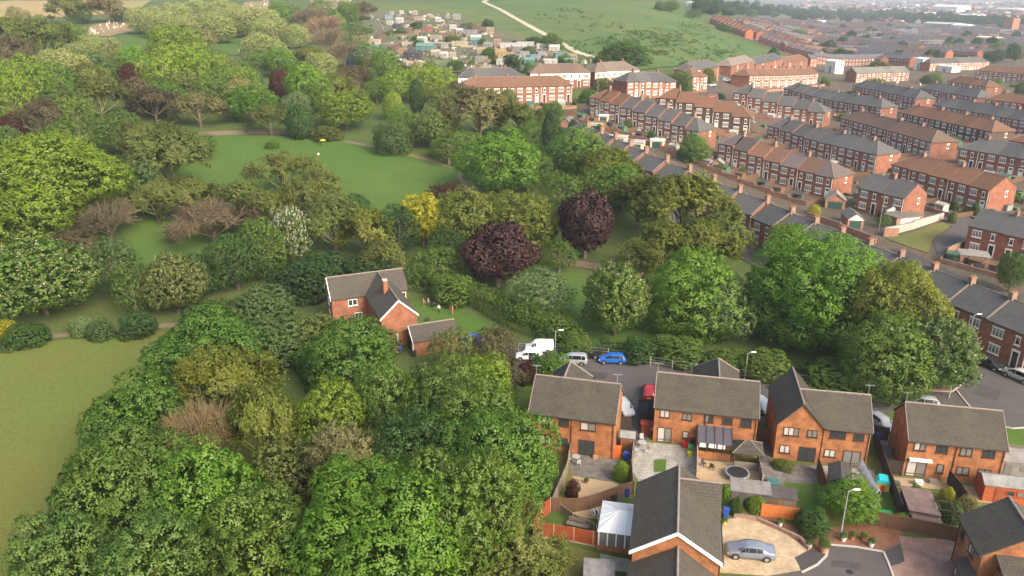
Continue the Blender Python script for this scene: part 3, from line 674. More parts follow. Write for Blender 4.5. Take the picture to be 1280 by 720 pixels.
H1 = semi('semi-detached house beside the wood with dark patio and patio doors', 1.89, 82.28, R(-14.1), 10.5, 8.2, 4.97, 8.05,
     [(2.0, yf, 3.55, 1.75, 1.1, dict(panes=3, glass=[PA, PA, PA])), (4.35, yf, 3.6, 1.25, .95, dict(panes=2, glass=DKG)), (7.25, yf, 3.45, 1.85, 1.05, dict(panes=2, glass=[PA, MID])),
      (2.2, yf, .95, 1.3, 1.15, dict(panes=2, glass=PA)), (4.25, yf, .95, 1.25, 1.05, dict(panes=2, glass=[MID, DKG])), (7.15, yf, 0, 1.9, 2.1, dict(panes=2, glass=DKG, door=True, name='patio_door'))], front_hip=(3.5, 2.6, 9.0))
H2 = semi('semi-detached house with the glazed lean-to and pale patio behind it', 17.22, 83.84, R(-12.3), 12.33, 7.42, 4.82, 7.79,
     [(1.35, yf, 3.45, 1.15, 1.05, dict(glass=PA)), (4.0, yf, 3.4, 1.15, .9, dict(glass=MID)), (6.55, yf, 3.4, 1.1, 1.05, dict(glass=[MID, DKG])), (8.75, yf, 3.4, 1.2, .9, dict(glass=DKG)), (10.9, yf, 3.3, 1.25, 1.1, dict(glass=DKG)),
      (1.5, yf, 0, 1.75, 2.05, dict(glass=[PA, MID], door=True, name='patio_door', frame='brown_frame')), (4.0, yf, .9, .7, .95, dict(panes=1, glass=PA))], tile='tile_brown', front_hip=(7.6, 3.0, 9.6))
wz = 7.72
H3 = semi('semi-detached house with a steep cross gable facing its gardens', 30.92, 79.97, R(-11), 10.6, 7.0, 4.83, 7.85,
     [(1.75, .27, 3.3, 1.75, 1.1, dict(panes=3, glass=[PA, PA, MID])), (4.1, .27, 3.35, 1.15, .95, dict(glass=MID)), (1.3, .27, .9, 1.2, 1.05, dict(glass=PA)), (3.85, .27, 0, 1.9, 1.95, dict(glass=DKG, door=True, name='patio_door')),
      (6.9, yf, 3.5, 1.75, .95, dict(panes=2, glass=DKG)), (9.2, yf, 3.45, 1.15, .9, dict(glass=DKG)), (6.35, yf, .95, 1.25, 1.0, dict(glass=PA)), (8.8, yf, 0, 1.95, 2.05, dict(glass=[MID, MID], door=True, name='patio_door'))], wing=(0, 5.35, wz, 9.6))
H4 = semi('semi-detached house with a white-curtained patio door by the concrete drive', 44.66, 76.49, R(-11.7), 10.3, 7.27, 4.74, 7.67,
     [(1.4, yf, 3.45, 1.25, 1.05, dict(glass=[PA, MID])), (3.7, yf, 3.4, 1.2, .95, dict(glass=DKG)), (6.2, yf, 3.35, 1.25, 1.05, dict(glass=MID)), (8.5, yf, 3.4, 1.25, 1.0, dict(glass=DKG)),
      (1.45, yf, 0, 2.1, 2.05, dict(glass=[PA, MID], door=True, name='patio_door')), (3.95, yf, .8, .75, 1.15, dict(panes=1, glass=MID)), (6.3, yf, .9, 1.35, 1.0, dict(glass=MID)), (8.5, yf, .9, 1.35, 1.0, dict(glass=MID))])
for h, ps in ((H1, ((.1, 4.1, 8.05), (10.0, 4.1, 8.05))), (H2, ((.15, 3.7, 7.8),)), (H3, ((10.3, 3.5, 7.85),)), (H4, ((.1, 3.6, 7.67),))):
    for p in ps: aerial(h, *p)
mb = MB(); mb.box(.5, 2.9, -.15, .3, 2.2, 2.42); mb.build('awning_box', MT['upvc'], H4)
# house at the bottom: ridge towards the camera, gable on the right, garage wing in front
t = NH = empty('detached_house', (18.54, 55.86, 0), R(78), 'dark-roofed house with white verge beside the sandy drive', 'house')
w, D, he, hr = 10.81, 8.21, 4.94, 7.62; c0 = max(2.5, min(6, inv(t, at(900, 651, he)).x)); cm = (c0 + w) / 2
mb = MB(); mb.prism([(.3, -.4), (D - .3, -.4), (D - .3, he), (D / 2, hr - .2), (.3, he)], .25, w - .2, 'x', 0); mb.prism([(c0 + .2, -.4), (w - .21, -.4), (w - .21, he - .03), (cm, hr - .22), (c0 + .2, he - .03)], .28, D / 2, 'y', 0); mb.build('wall', MT['brick_orange'], t)
mb = MB(); slab(mb, [(0, 0, he), (c0, 0, he), (cm, D / 2, hr), (0, D / 2, hr)]); slab(mb, [(w, D, he), (0, D, he), (0, D / 2, hr), (w, D / 2, hr)]); slab(mb, [(c0, -.02, he), (cm, -.02, hr), (cm, D / 2, hr)]); slab(mb, [(cm, -.02, hr), (w, -.02, he), (cm, D / 2, hr)]); slab(mb, [(w, 0, he), (w, D / 2, hr), (cm, D / 2, hr)])
ridge(mb, (0, D / 2, hr), (w, D / 2, hr)); ridge(mb, (cm, 0, hr), (cm, D / 2, hr)); mb.build('roof', [MT['tile_grey'], MT['ridge']], t)
mb = MB()
for ya, yb in ((0, D / 2), (D, D / 2)): mb.prism([(ya, he - .32), (yb, hr - .3), (yb, hr + .04), (ya, he + .04)], -.04, .06, 'x', 0)
mb.build('verge_board', MT['upvc'], t)
mb = MB(); mb.box(-7, .2, .9, D - .3, -.4, 3.4, 0); mb.prism([(.9, 3.4), (D - .3, 3.4), (D / 2 - .4 + .25, 5.75)], -7, .2, 'x', 0); mb.build('garage_wing', MT['brick_orange'], t)
mb = MB(); gm = D / 2 - .15; slab(mb, [(-7.2, .5, 3.45), (.22, .5, 3.45), (.22, gm, 6.0), (-7.2, gm, 6.0)]); slab(mb, [(.22, D, 3.45), (-7.2, D, 3.45), (-7.2, gm, 6.0), (.22, gm, 6.0)]); ridge(mb, (-7.2, gm, 6.0), (.22, gm, 6.0)); mb.build('garage_roof', [MT['tile_grey'], MT['ridge']], t)
mb = MB(); mb.tube([(0, -.06, he - .1), (c0, -.06, he - .1)], .06, 6); mb.tube([(.4, .22, he - .1), (.4, .22, 0)], .05, 6); mb.build('gutter', MT['black'], t)
nwin(t, cm, .28, 3.3, 1.5, 1.1, 2, DKG, 0, 'upvc'); nwin(t, 3, .3, .9, 1.3, 1.1, 2, DKG, 0, 'upvc')
# house at the lower right corner
t = BH = empty('detached_house', (42.75, 62.63, 0), R(-101), 'grey-tiled brick house at the lower right corner with a bay window', 'house')
w, D, he, hr = 5.9, 7.8, 5.0, 7.7
mb = MB(); mb.prism([(.3, -.4), (D - .3, -.4), (D - .3, he), (D / 2, hr - .2), (.3, he)], .2, w - .2, 'x', 0); mb.build('wall', MT['brick_orange'], t)
mb = MB(); slab(mb, [(0, 0, he), (w, 0, he), (w, D / 2, hr), (0, D / 2, hr)]); slab(mb, [(w, D, he), (0, D, he), (0, D / 2, hr), (w, D / 2, hr)]); ridge(mb, (0, D / 2, hr), (w, D / 2, hr)); mb.build('roof', [MT['tile_grey'], MT['ridge']], t)
mb = MB(); mb.box(w - .2, w + 5, 1.6, D - .3, -.4, 3.9, 0); mb.build('garage_wing', MT['brick_orange'], t)
mb = MB(); slab(mb, [(w - .15, 1.3, 5.3), (w - .15, D, 5.3), (w + 5.3, D, 3.7), (w + 5.3, 1.3, 3.7)]); mb.build('garage_roof', MT['tile_brown'], t)
mb = MB(); mb.box(3.2, 5.6, -.6, .35, -.3, 2.1, 0); mb.build('bay', MT['brick_orange'], t)
mb = MB(); slab(mb, [(3.0, -.85, 2.15), (5.8, -.85, 2.15), (5.8, .32, 2.75), (3.0, .32, 2.75)]); mb.build('bay_roof', MT['tile_grey'], t)
nwin(t, 4.4, -.6, .8, 2.1, 1.2, 4, [PA, MID, MID, PA], 0); nwin(t, 1.2, .3, 3.3, .9, 1.0, 1, DKG, 0); nwin(t, 3.6, .3, 3.3, 1.2, 1.05, 2, [PA, MID], 0); nwin(t, w + 2, 1.6, 1.2, 1.3, 1.2, 2, MID, 0)
mb = MB(); mb.tube([(.3, .24, he - .1), (.3, .24, 0)], .05, 6); mb.tube([(0, -.06, he - .1), (w, -.06, he - .1)], .06, 6); mb.build('gutter', MT['black'], t)
# detached house in the wood
t = LH = empty('detached_house', (-29.6, 118.92, 0), R(21.9), 'detached brick house with a chimney standing alone by the striped lawn', 'house')
w, D, he, hr = 13.0, 6.3, 4.9, 7.75; q = inv(t, Vector((-14.67, 113.29, 0))); q2 = inv(t, at(475.3, 400.7, 4.9)); wx1, wx0, wy = q.x, q2.x, (q.y + q2.y) / 2; wm = (wx0 + wx1) / 2
mb = MB(); mb.prism([(.3, -.4), (D - .3, -.4), (D - .3, he), (D / 2, hr - .2), (.3, he)], .2, w - .2, 'x', 0); mb.prism([(wx0 + .25, -.4), (wx1 - .25, -.4), (wx1 - .25, he - .02), (wm, hr - .25), (wx0 + .25, he - .02)], wy + .2, D / 2, 'y', 0); mb.build('wall', MT['brick_redbrown'], t)
mb = MB(); slab(mb, [(0, 0, he), (wx0, 0, he), (wm, D / 2, hr), (0, D / 2, hr)]); slab(mb, [(wx1, 0, he), (w, 0, he), (w, D / 2, hr), (wm, D / 2, hr)]); slab(mb, [(w, D, he), (0, D, he), (0, D / 2, hr), (w, D / 2, hr)])
slab(mb, [(wx0, wy, he), (wm, wy, hr - .05), (wm, D / 2, hr - .05), (wx0, 0, he)]); slab(mb, [(wm, wy, hr - .05), (wx1, wy, he), (wx1, 0, he), (wm, D / 2, hr - .05)])
ridge(mb, (0, D / 2, hr), (w, D / 2, hr)); ridge(mb, (wm, wy, hr - .05), (wm, D / 2, hr - .05)); mb.build('roof', [MT['tile_grey'], MT['ridge']], t)
mb = MB()
for xa in (wx0, wx1): mb.prism([(xa, he - .3), (wm, hr - .33), (wm, hr), (xa, he + .03)], wy - .05, wy + .05, 'y', 0)
for ya in (0, D): mb.prism([(ya, he - .26), (D / 2, hr - .24), (D / 2, hr + .02), (ya, he + .02)], -.05, .05, 'x', 0)
mb.build('verge_board', MT['upvc'], t)
cq = inv(t, at(475, 366, 6)); mb = MB(); mb.box(wm - 1.0, wm - .3, wy * .45 - .45, wy * .45 + .45, 5.5, 9.0, 0); mb.box(wm - 1.06, wm - .24, wy * .45 - .5, wy * .45 + .5, 9.0, 9.12, 1); mb.build('chimney', [MT['brick_redbrown'], MT['concrete']], t)
nwin(t, 3.6, .3, 3.35, 1.5, 1.1, 2, DKG, 0, 'upvc'); nwin(t, 4.4, .3, .9, 1.3, 1.1, 2, DKG, 0, 'upvc'); nwin(t, .2, 3.2, 3.0, 1.0, 1.3, 1, PA, R(-90), 'upvc'); nwin(t, .2, 3.2, .8, 1.2, 1.3, 1, PA, R(-90), 'upvc')
nwin(t, wx1 - 1.5, wy + .2, 0, 1.0, 2.1, 1, PA, 0, 'upvc', True, 'door'); nwin(t, wx0 + 1.8, wy + .2, .9, 1.8, 1.2, 3, MID, 0, 'upvc'); nwin(t, w - .9, .3, 3.4, 1.0, 1.1, 1, DKG, 0, 'upvc')
t = empty('garage', at(517, 446), R(21.9), 'small brick garage with tiled roof beside the detached house', 'garage')
gl, gd = 7.4, 5.0
mb = MB(); mb.prism([(.2, -.4), (gd - .2, -.4), (gd - .2, 2.4), (gd / 2, 3.9), (.2, 2.4)], .2, gl - .2, 'x', 0); mb.build('wall', MT['brick_redbrown'], t)
mb = MB(); slab(mb, [(0, 0, 2.4), (gl, 0, 2.4), (gl, gd / 2, 4.1), (0, gd / 2, 4.1)]); slab(mb, [(gl, gd, 2.4), (0, gd, 2.4), (0, gd / 2, 4.1), (gl, gd / 2, 4.1)]); ridge(mb, (0, gd / 2, 4.1), (gl, gd / 2, 4.1)); mb.build('roof', [MT['tile_grey'], MT['ridge']], t)
mb = MB(); mb.box(.1, .2, 1.3, 3.7, 0, 2.1); mb.build('door', MT['black'], t)
mb = MB(); mb.box(-.05, .05, 0, .1, -.1, 2.3); [mb.prism([(y, 2.12), (gd / 2, 3.82), (gd / 2, 4.1), (y, 2.4)], -.06, .03, 'x') for y in (0, gd)]; mb.build('verge_board', MT['upvc'], t)
# garages and outbuildings of the estate
def garage(px, py, w, d, h, rz, label, roofc=(.12, .11, .105), doorc=(.02, .06, .05), front='white', brick=True, flat=False):
    t = empty('garage', at(px, py), rz, label, 'garage'); k = .02 if flat else .38
    mb = MB(); mb.box(-w / 2, w / 2, 0, d, -1, h, 0); 
    if not flat: mb.prism([(-w / 2, h), (w / 2, h), (0, h + w * k - .1)], .05, d - .05, 'y', 0)
    mb.build('wall', MT['brick_wall'] if brick else MT['cream'], t)
    mb = MB(); e = .2; hh = h + .1
    slab(mb, [(-w / 2 - e, -.2, hh), (0, -.2, hh + w * k), (0, d + .2, hh + w * k), (-w / 2 - e, d + .2, hh)]); slab(mb, [(0, -.2, hh + w * k), (w / 2 + e, -.2, hh), (w / 2 + e, d + .2, hh), (0, d + .2, hh + w * k)]); mb.build('roof', MT['felt'], t, color=roofc)
    if front and not flat: mb = MB(); mb.prism([(-w / 2, h - .15), (w / 2, h - .15), (0, h + w * k - .12)], -.12, .06, 'y', 0); mb.build('gable_panel', MT[front], t)
    mb = MB(); mb.box(-w * .36, w * .36, -.06, .03, 0, h * .85); mb.build('door', MT['matt'], t, color=doorc); return t
garage(1068, 288, 3.4, 6, 2.5, R(-8), 'white-gabled garage with a dark green door')
garage(1114, 276, 3, 5, 2.4, R(-10), 'small white-gabled outhouse behind the pale yard wall')
garage(1136, 283, 7.5, 4, 2.3, R(18), 'long flat-roofed outbuilding along the pale yard wall', flat=True, doorc=(.5, .5, .5))
garage(770, 182, 6, 4, 2.4, R(-14), 'flat-roofed pale shed in the back gardens', flat=True, brick=False, roofc=(.34, .32, .30))
garage(791, 190, 6, 5, 2.6, R(-14), 'white-walled flat-roofed store in the back gardens', flat=True, brick=False, roofc=(.30, .29, .28))
garage(821, 186, 4, 3, 2.4, R(-14), 'shed with a bright white roof on the small garden lawn', flat=True, brick=False, roofc=(.66, .66, .64))
garage(754, 154, 3, 3, 2.3, R(-14), 'little white shed nearest the pale pergola', flat=True, brick=False, roofc=(.6, .6, .58))
garage(918, 196, 4.4, 4, 2.6, R(-20), 'white lean-to conservatory behind the patchwork-roofed terrace', flat=True, brick=False, roofc=(.62, .62, .6), doorc=(.1, .12, .14))
garage(896, 214, 3, 3, 2, R(-20), 'grey garden shed beside the square chimney stack', roofc=(.2, .2, .2), front=None)
garage(992, 236, 3.5, 3, 2.2, R(-20), 'grey felt-roofed shed in a terrace back yard', roofc=(.22, .22, .22), front=None)
garage(1043, 262, 4.5, 4, 2.3, R(-20), 'low grey shed beside the bright yellow bush', roofc=(.24, .22, .2), front=None)
garage(1030, 246, 4, 3, 2.4, R(-20), 'white flat-roofed kitchen extension by the yellow bush', flat=True, brick=False, roofc=(.6, .58, .55))
garage(1216, 335, 5, 4, 2.4, R(-22), 'brick outhouse with pale roof edge behind the slate terrace', flat=True, roofc=(.2, .19, .18))
garage(633, 134, 5, 5, 3, R(8), 'orange brick gabled outbuilding among park trees', front=None, doorc=(.3, .1, .05), roofc=(.12, .11, .11))
garage(706, 170, 6, 5, 3, R(-24), 'slate-roofed outbuilding behind the dark cypress', front=None, roofc=(.11, .11, .12))
garage(742, 165, 5, 3, 2.3, R(-14), 'open pale timber pergola shed by the brown terrace end', flat=True, brick=False, roofc=(.33, .30, .22))
# ------------------------------------------------------------------ trees: prototypes
def nrm(a): return a / np.maximum(1e-6, np.linalg.norm(a, axis=-1, keepdims=True))
def fib(n, g):
    i = np.arange(n) + .5; z = 1 - 2 * i / n; t = i * 2.399963 + g.random() * 6.28; r = np.sqrt(1 - z * z)
    return np.stack([r * np.cos(t), r * np.sin(t), z], -1)
def leaf_arrays(C, N, S, size, g, asp=.62):
    n = len(C); a = nrm(np.cross(N, g.normal(size=(n, 3)))); b = np.cross(N, a); s = size[:, None]
    V = np.stack([C + a * s * .5, C + b * s * .5 * asp, C - a * s * .5, C - b * s * .5 * asp], 1).reshape(-1, 3)
    return V, np.repeat(S, 4, 0)
def mesh_np(name, V, F4, mi, mats, SN=None):
    me = bpy.data.meshes.new(name); nf = len(F4)
    me.vertices.add(len(V)); me.vertices.foreach_set('co', V.astype(np.float32).ravel())
    me.loops.add(nf * 4); me.loops.foreach_set('vertex_index', F4.astype(np.int32).ravel())
    me.polygons.add(nf); me.polygons.foreach_set('loop_start', np.arange(0, nf * 4, 4, dtype=np.int32)); me.polygons.foreach_set('loop_total', np.full(nf, 4, np.int32))
    for m in mats: me.materials.append(m)
    me.polygons.foreach_set('material_index', mi.astype(np.int32)); me.polygons.foreach_set('use_smooth', np.ones(nf, bool)); me.update(calc_edges=True)
    if SN is not None: me.normals_split_custom_set_from_vertices(nrm(SN).tolist())
    return me
def twigs_arrays(A, B, r0, r1):
    """3-sided... built as 3 quads per stick"""
    n = len(A); d = nrm(B - A); u = nrm(np.cross(d, np.array([.3, .5, .81]))); w = np.cross(d, u); vs = []; ns = []
    for P, r in ((A, r0), (B, r1)):
        for k in range(3):
            e = u * math.cos(k * 2.094) + w * math.sin(k * 2.094); vs.append(P + e * np.reshape(r, (-1, 1))); ns.append(e)
    V = np.stack(vs, 1).reshape(-1, 3); S = np.stack(ns, 1).reshape(-1, 3)
    b = (np.arange(n) * 6)[:, None]; F = np.concatenate([b + np.array([[k, (k + 1) % 3, 3 + (k + 1) % 3, 3 + k]]) for k in range(3)], 0)
    return V, F, S
CR, ZR = 5.0, 10.0            # nominal crown radius and tree height of every prototype
def lobes(g, kind):
    L = []
    if kind == 'cone':
        for k in range(34):
            t = (k + .5) / 34; r = 4.6 * (1 - t) ** .75 + .25; a = k * 2.4
            L.append((r * .55 * math.cos(a), r * .55 * math.sin(a), 1.0 + 8.2 * t, max(.55, r * .52)))
    elif kind == 'column':
        for k in range(26):
            t = (k + .5) / 26; r = 4.4 * math.sin(math.pi * (t * .86 + .1)) ** .7; a = k * 2.4
            L.append((r * .5 * math.cos(a), r * .5 * math.sin(a), .9 + 8.1 * t, max(.8, r * .56)))
    else:
        zc, zr, rr, n = {'round': (5.7, 4.1, 5.0, 40), 'dome': (4.4, 5.2, 5.0, 44), 'oval': (5.5, 4.5, 4.8, 40), 'airy': (5.8, 4.1, 5.0, 30), 'bush': (3.6, 6.2, 5.0, 32), 'spread': (5.0, 4.9, 5.0, 46)}[kind]
        for d in fib(n, g):
            if d[2] < -.75: continue
            k = g.uniform(.47, .88); lr = g.uniform(.26, .42) * rr * (.85 if kind == 'spread' else 1)
            L.append((d[0] * rr * k, d[1] * rr * k, max(1.2, zc + d[2] * zr * k), lr))
        L.append((0, 0, zc, rr * .55))
    return np.array(L)
def crown(name, seed, kind, tr=.45, sp=.62, leaf=.36, per=12, keep=1.0, fill=1500, mat='leaf', spike=0, zb=.7, loose=1.0, sh=.45):
    g = np.random.default_rng(seed); L = lobes(g, kind); C = []; D = []
    for i, (x, y, z, r) in enumerate(L):
        n = int(4 * math.pi * r * r / sp ** 2 * 1.15); d = nrm(fib(n, g) + g.normal(size=(n, 3)) * .18); P = np.array([x, y, z]) + d * r * g.uniform(.86, 1.12 * loose, (n, 1))
        dist = np.linalg.norm(P[:, None, :] - L[None, :, :3], axis=2) / L[None, :, 3]; dist[:, i] = 9
        k = (dist.min(1) > .86) & (P[:, 2] > zb) & (g.random(n) < keep); C.append(P[k]); D.append(d[k])
    C = np.concatenate(C); D = np.concatenate(D); C[:, 2] = zb + (C[:, 2] - zb) * (ZR - .3 - zb) / (np.percentile(C[:, 2], 99.7) - zb); C[:, :2] *= (CR - .2) / np.percentile(np.linalg.norm(C[:, :2], axis=1), 97); n = len(C); trs = tr * g.uniform(.7, 1.35, n)
    e = nrm(g.normal(size=(n, per, 3)) * .8 + D[:, None] * .75 + np.array([0, 0, .25])); P = C[:, None] + e * trs[:, None, None] * g.uniform(sh, 1.05, (n, per, 1))
    N = nrm(e + g.normal(size=e.shape) * .55); S = nrm(e * .75 + D[:, None] * .6); sz = leaf * g.uniform(.65, 1.25, n * per)
    V, SN = leaf_arrays(P.reshape(-1, 3), N.reshape(-1, 3), S.reshape(-1, 3), sz, g)
    if fill:
        i = g.integers(0, len(L), fill); q = nrm(g.normal(size=(fill, 3))); F = L[i, :3] + q * L[i, 3:4] * g.uniform(.2, .85, (fill, 1)); F[:, 2] = np.maximum(F[:, 2], zb)
        V2, S2 = leaf_arrays(F, nrm(g.normal(size=(fill, 3))), q, np.full(fill, leaf * 2.0), g); V = np.concatenate([V, V2]); SN = np.concatenate([SN, S2])
    nq = len(V) // 4; me = mesh_np('crown', V, np.arange(nq * 4).reshape(-1, 4), np.zeros(nq), [MT[mat]], SN)
    parts = {'crown': me}
    if spike:
        k = g.choice(np.where(D[:, 2] > -.35)[0], min(spike, n // 2), replace=False); a = C[k] + D[k] * trs[k, None] * .8; up = nrm(D[k] * .5 + np.array([0, 0, .9])); vs = []; fs = []; 
        m = 14; b = np.repeat(a, m, 0) + np.repeat(up, m, 0) * g.uniform(0, .55, (len(a) * m, 1)) + g.normal(size=(len(a) * m, 3)) * .07
        V, SN = leaf_arrays(b, nrm(g.normal(size=b.shape)), nrm(g.normal(size=b.shape) * .6 + np.repeat(D[k], m, 0)), np.full(len(b), .16), g, .9)
        nq = len(V) // 4; parts['blossom'] = mesh_np('blossom', V, np.arange(nq * 4).reshape(-1, 4), np.zeros(nq), [MT['petal']], SN)
    return parts
def twiggy(name, seed, leaves=7, leaf=.22, droop=0, spread=1.0, nl=9, thick=.035):
    g = np.random.default_rng(seed); A = []; B = []; r0 = []; r1 = []; tips = []
    def seg(a, b, ra, rb): A.append(a); B.append(b); r0.append(ra); r1.append(rb)
    base = np.array([0, 0, 1.6])
    for i in range(nl):
        az = i * 2.4 + g.uniform(-.3, .3); el = g.uniform(.55, 1.35); d = np.array([math.cos(az) * math.cos(el) * spread, math.sin(az) * math.cos(el) * spread, math.sin(el)])
        p1 = base + d * g.uniform(2.6, 3.6); seg(base, p1, .13, .08)
        for j in range(6):
            d2 = nrm(d + g.normal(size=3) * .42 + np.array([0, 0, .15])); p2 = p1 + d2 * g.uniform(1.6, 2.6); seg(p1 - d * g.uniform(0, 1.2), p2, .07, .045)
            for k in range(8):
                d3 = nrm(d2 + g.normal(size=3) * .45 + np.array([0, 0, .22 if not droop else -.5])); p3 = p2 + d3 * g.uniform(1.0, 2.2); q = p2 - d2 * g.uniform(0, 1.4); seg(q, p3, thick, .02); tips.append((q, p3, d3))
                for m in range(3):
                    s = q + (p3 - q) * g.uniform(.3, .9); e = s + nrm(d3 + g.normal(size=3) * .5 + np.array([0, 0, -.9 * droop])) * g.uniform(.5, 1.2 + droop); seg(s, e, thick * .7, .012); tips.append((s, e, d3))
    A, B = np.array(A), np.array(B); sc_ = np.array([CR / 5.6, CR / 5.6, 1]); A = A * sc_; B = B * sc_; top = np.percentile(B[:, 2], 99.5); A[:, 2] *= ZR / top; B[:, 2] *= ZR / top
    V, F, S = twigs_arrays(A, B, np.array(r0), np.array(r1)); mi = np.zeros(len(F))
    if leaves:
        T = len(tips); a = np.array([t[0] for t in tips]) * sc_; b = np.array([t[1] for t in tips]) * sc_; a[:, 2] *= ZR / top; b[:, 2] *= ZR / top
        f = g.uniform(.25, 1.08, (T, leaves, 1)); P = (a[:, None] + (b - a)[:, None] * f + g.normal(size=(T, leaves, 3)) * .09).reshape(-1, 3)
        out = nrm(P - np.array([0, 0, 4.5])); N = nrm(out + g.normal(size=P.shape) * .7); V2, S2 = leaf_arrays(P, N, nrm(out + g.normal(size=P.shape) * .35), leaf * g.uniform(.6, 1.3, len(P)), g)
        nq = len(V2) // 4; F = np.concatenate([F, np.arange(nq * 4).reshape(-1, 4) + len(V)]); mi = np.concatenate([mi, np.ones(nq)]); V = np.concatenate([V, V2]); S = np.concatenate([S, S2])
    return {'crown': mesh_np('crown', V, F, mi, [MT['twig'], MT['leaf']], S)}
def trunk_mesh(seed, zt=6.5, r=.32, mat='bark', limbs=6):
    g = random.Random(seed); mb = MB(); P = [(g.uniform(-.1, .1) * k, g.uniform(-.1, .1) * k, z) for k, z in enumerate((-1.5, .4, 2.0, 3.6, zt))]
    mb.tube(P, [r * 1.35, r * 1.1, r, r * .75, r * .3], 8)
    for k in range(limbs):
        a = k * 2.4; z = 2.0 + k * .45; p = (0, 0, z); q = (math.cos(a) * 1.5, math.sin(a) * 1.5, z + 1.5); e = (math.cos(a) * 3.0, math.sin(a) * 3.0, z + 2.6)
        mb.tube([p, q, e], [r * .45, r * .3, r * .12], 6)
    return mb.mesh('trunk', [MT[mat]])
PROTO = {}
def proto(kind, parts_list, trunk): PROTO[kind] = [(p, trunk) for p in parts_list]
TK, TKP = trunk_mesh(1), trunk_mesh(2, mat='bark_pale')
proto('tuft', [crown('c', 20 + i, ('round', 'dome', 'spread')[i], .62, 1.10, .25, 40, sh=.75) for i in range(3)], TK)
proto('big', [crown('c', 25 + i, ('dome', 'round')[i], .42, .68, .175, 36, fill=4500, sh=.7) for i in range(2)], TK)
proto('fine', [crown('c', 30 + i, ('dome', 'oval')[i], .36, .60, .20, 18, 1, 1800) for i in range(2)], TK)
proto('airy', [crown('c', 40 + i, 'airy', .50, .80, .23, 20, .7, 900, loose=1.15) for i in range(2)], TKP)
proto('candle', [crown('c', 50, 'oval', .48, .80, .28, 20, 1, 1500, spike=260)], TK)
proto('blossom', [crown('c', 55, 'oval', .42, .62, .30, 12, .8, 900, spike=1500)], TK)
proto('beech', [crown('c', 60, 'round', .34, .48, .25, 12, 1, 2200, 'leaf_copper')], TKP)
proto('cone', [crown('c', 70, 'cone', .32, .5, .28, 12, 1, 800, zb=.3)], TK)
proto('column', [crown('c', 75, 'column', .36, .55, .30, 12, 1, 800, zb=.3)], TK)
proto('bush', [crown('c', 80 + i, 'bush', .46, .78, .32, 18, 1, 900, zb=.1) for i in range(2)], trunk_mesh(3, 4, .2))
proto('twig', [twiggy('t', 90 + i, 9, .24) for i in range(2)], TK)
proto('half', [twiggy('t', 95 + i, 20, .27, nl=10) for i in range(2)], TK)
proto('bare', [twiggy('t', 100, 0, thick=.045, nl=11)], TK)
proto('weeping', [twiggy('t', 105, 8, .2, 1.0, 1.3)], TK)
COLS = dict(russet=(.185, .135, .064), bright=(.112, .212, .030), green=(.096, .182, .034), mid=(.112, .180, .038), dark=(.062, .118, .033), deep=(.042, .085, .028), lime=(.160, .235, .032), yellow=(.36, .34, .03), gold=(.150, .180, .036),
            olive=(.138, .168, .048), pale=(.23, .265, .12), grey=(.098, .160, .056), brown=(.115, .100, .060), pink=(.150, .112, .072), copper=(.054, .028, .027), red=(.085, .022, .022), blue=(.106, .176, .046), tan=(.20, .19, .09), whitish=(.155, .225, .105))
TW = dict(brown=(.15, .10, .06), olive=(.13, .10, .055), tan=(.22, .17, .11), dark=(.06, .045, .035), pink=(.22, .13, .09), orange=(.24, .125, .05))
TREES = []
def tree(px, py, h, wpx, kind, col, label, group=None, name=None, cat='tree', tw=None, rot=None, base=False, far=False):
    p = at(px, py, 0 if base else h * .97); r = wpx / 2 * depth((p.x, p.y, p.z + h * .6)) / 980 / .97
    if kind == 'bush': r = min(r, 1.7 * h)
    elif r > .72 * h: h = min(h * 1.3, r / .72); r = min(r, .85 * h)
    pr, trk = PROTO[kind][len(TREES) % len(PROTO[kind])]; c = COLS[col]; j = rnd.uniform(.92, 1.08) * (1.13 if col not in ('copper', 'red', 'yellow') else 1); c = (c[0] * j * rnd.uniform(.95, 1.05), c[1] * j, c[2] * j)
    nm = name or {'bush': 'bush', 'cone': 'conifer', 'column': 'cypress_tree'}.get(kind, 'tree')
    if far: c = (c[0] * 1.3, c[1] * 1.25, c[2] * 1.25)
    t = empty(nm, p, rot if rot is not None else rnd.uniform(0, 6.28), label, cat, group); s = (r / CR, r / CR, h / ZR)
    sxy = min(1.3, max(.35, (r / CR)))
    o = link('trunk', trk, t, scale=(sxy, sxy, s[2]))
    for k, me in pr.items():
        o = link(k, me, t, scale=s, color=c)
        if kind in ('twig', 'half', 'bare', 'weeping'): o.material_slots[0].link = 'DATA'
        if k == 'blossom': o.color = (.72, .71, .64, 1) if kind == 'blossom' else (.36, .37, .20, 1)
    TREES.append(t); return t
# twigs take the tree's own colour, leaves too
def T(lst, group=None):
    for a in lst:
        tree(*a[:7], group=group, **(a[7] if len(a) > 7 else {}))
B = dict(cat='bush', name='bush')
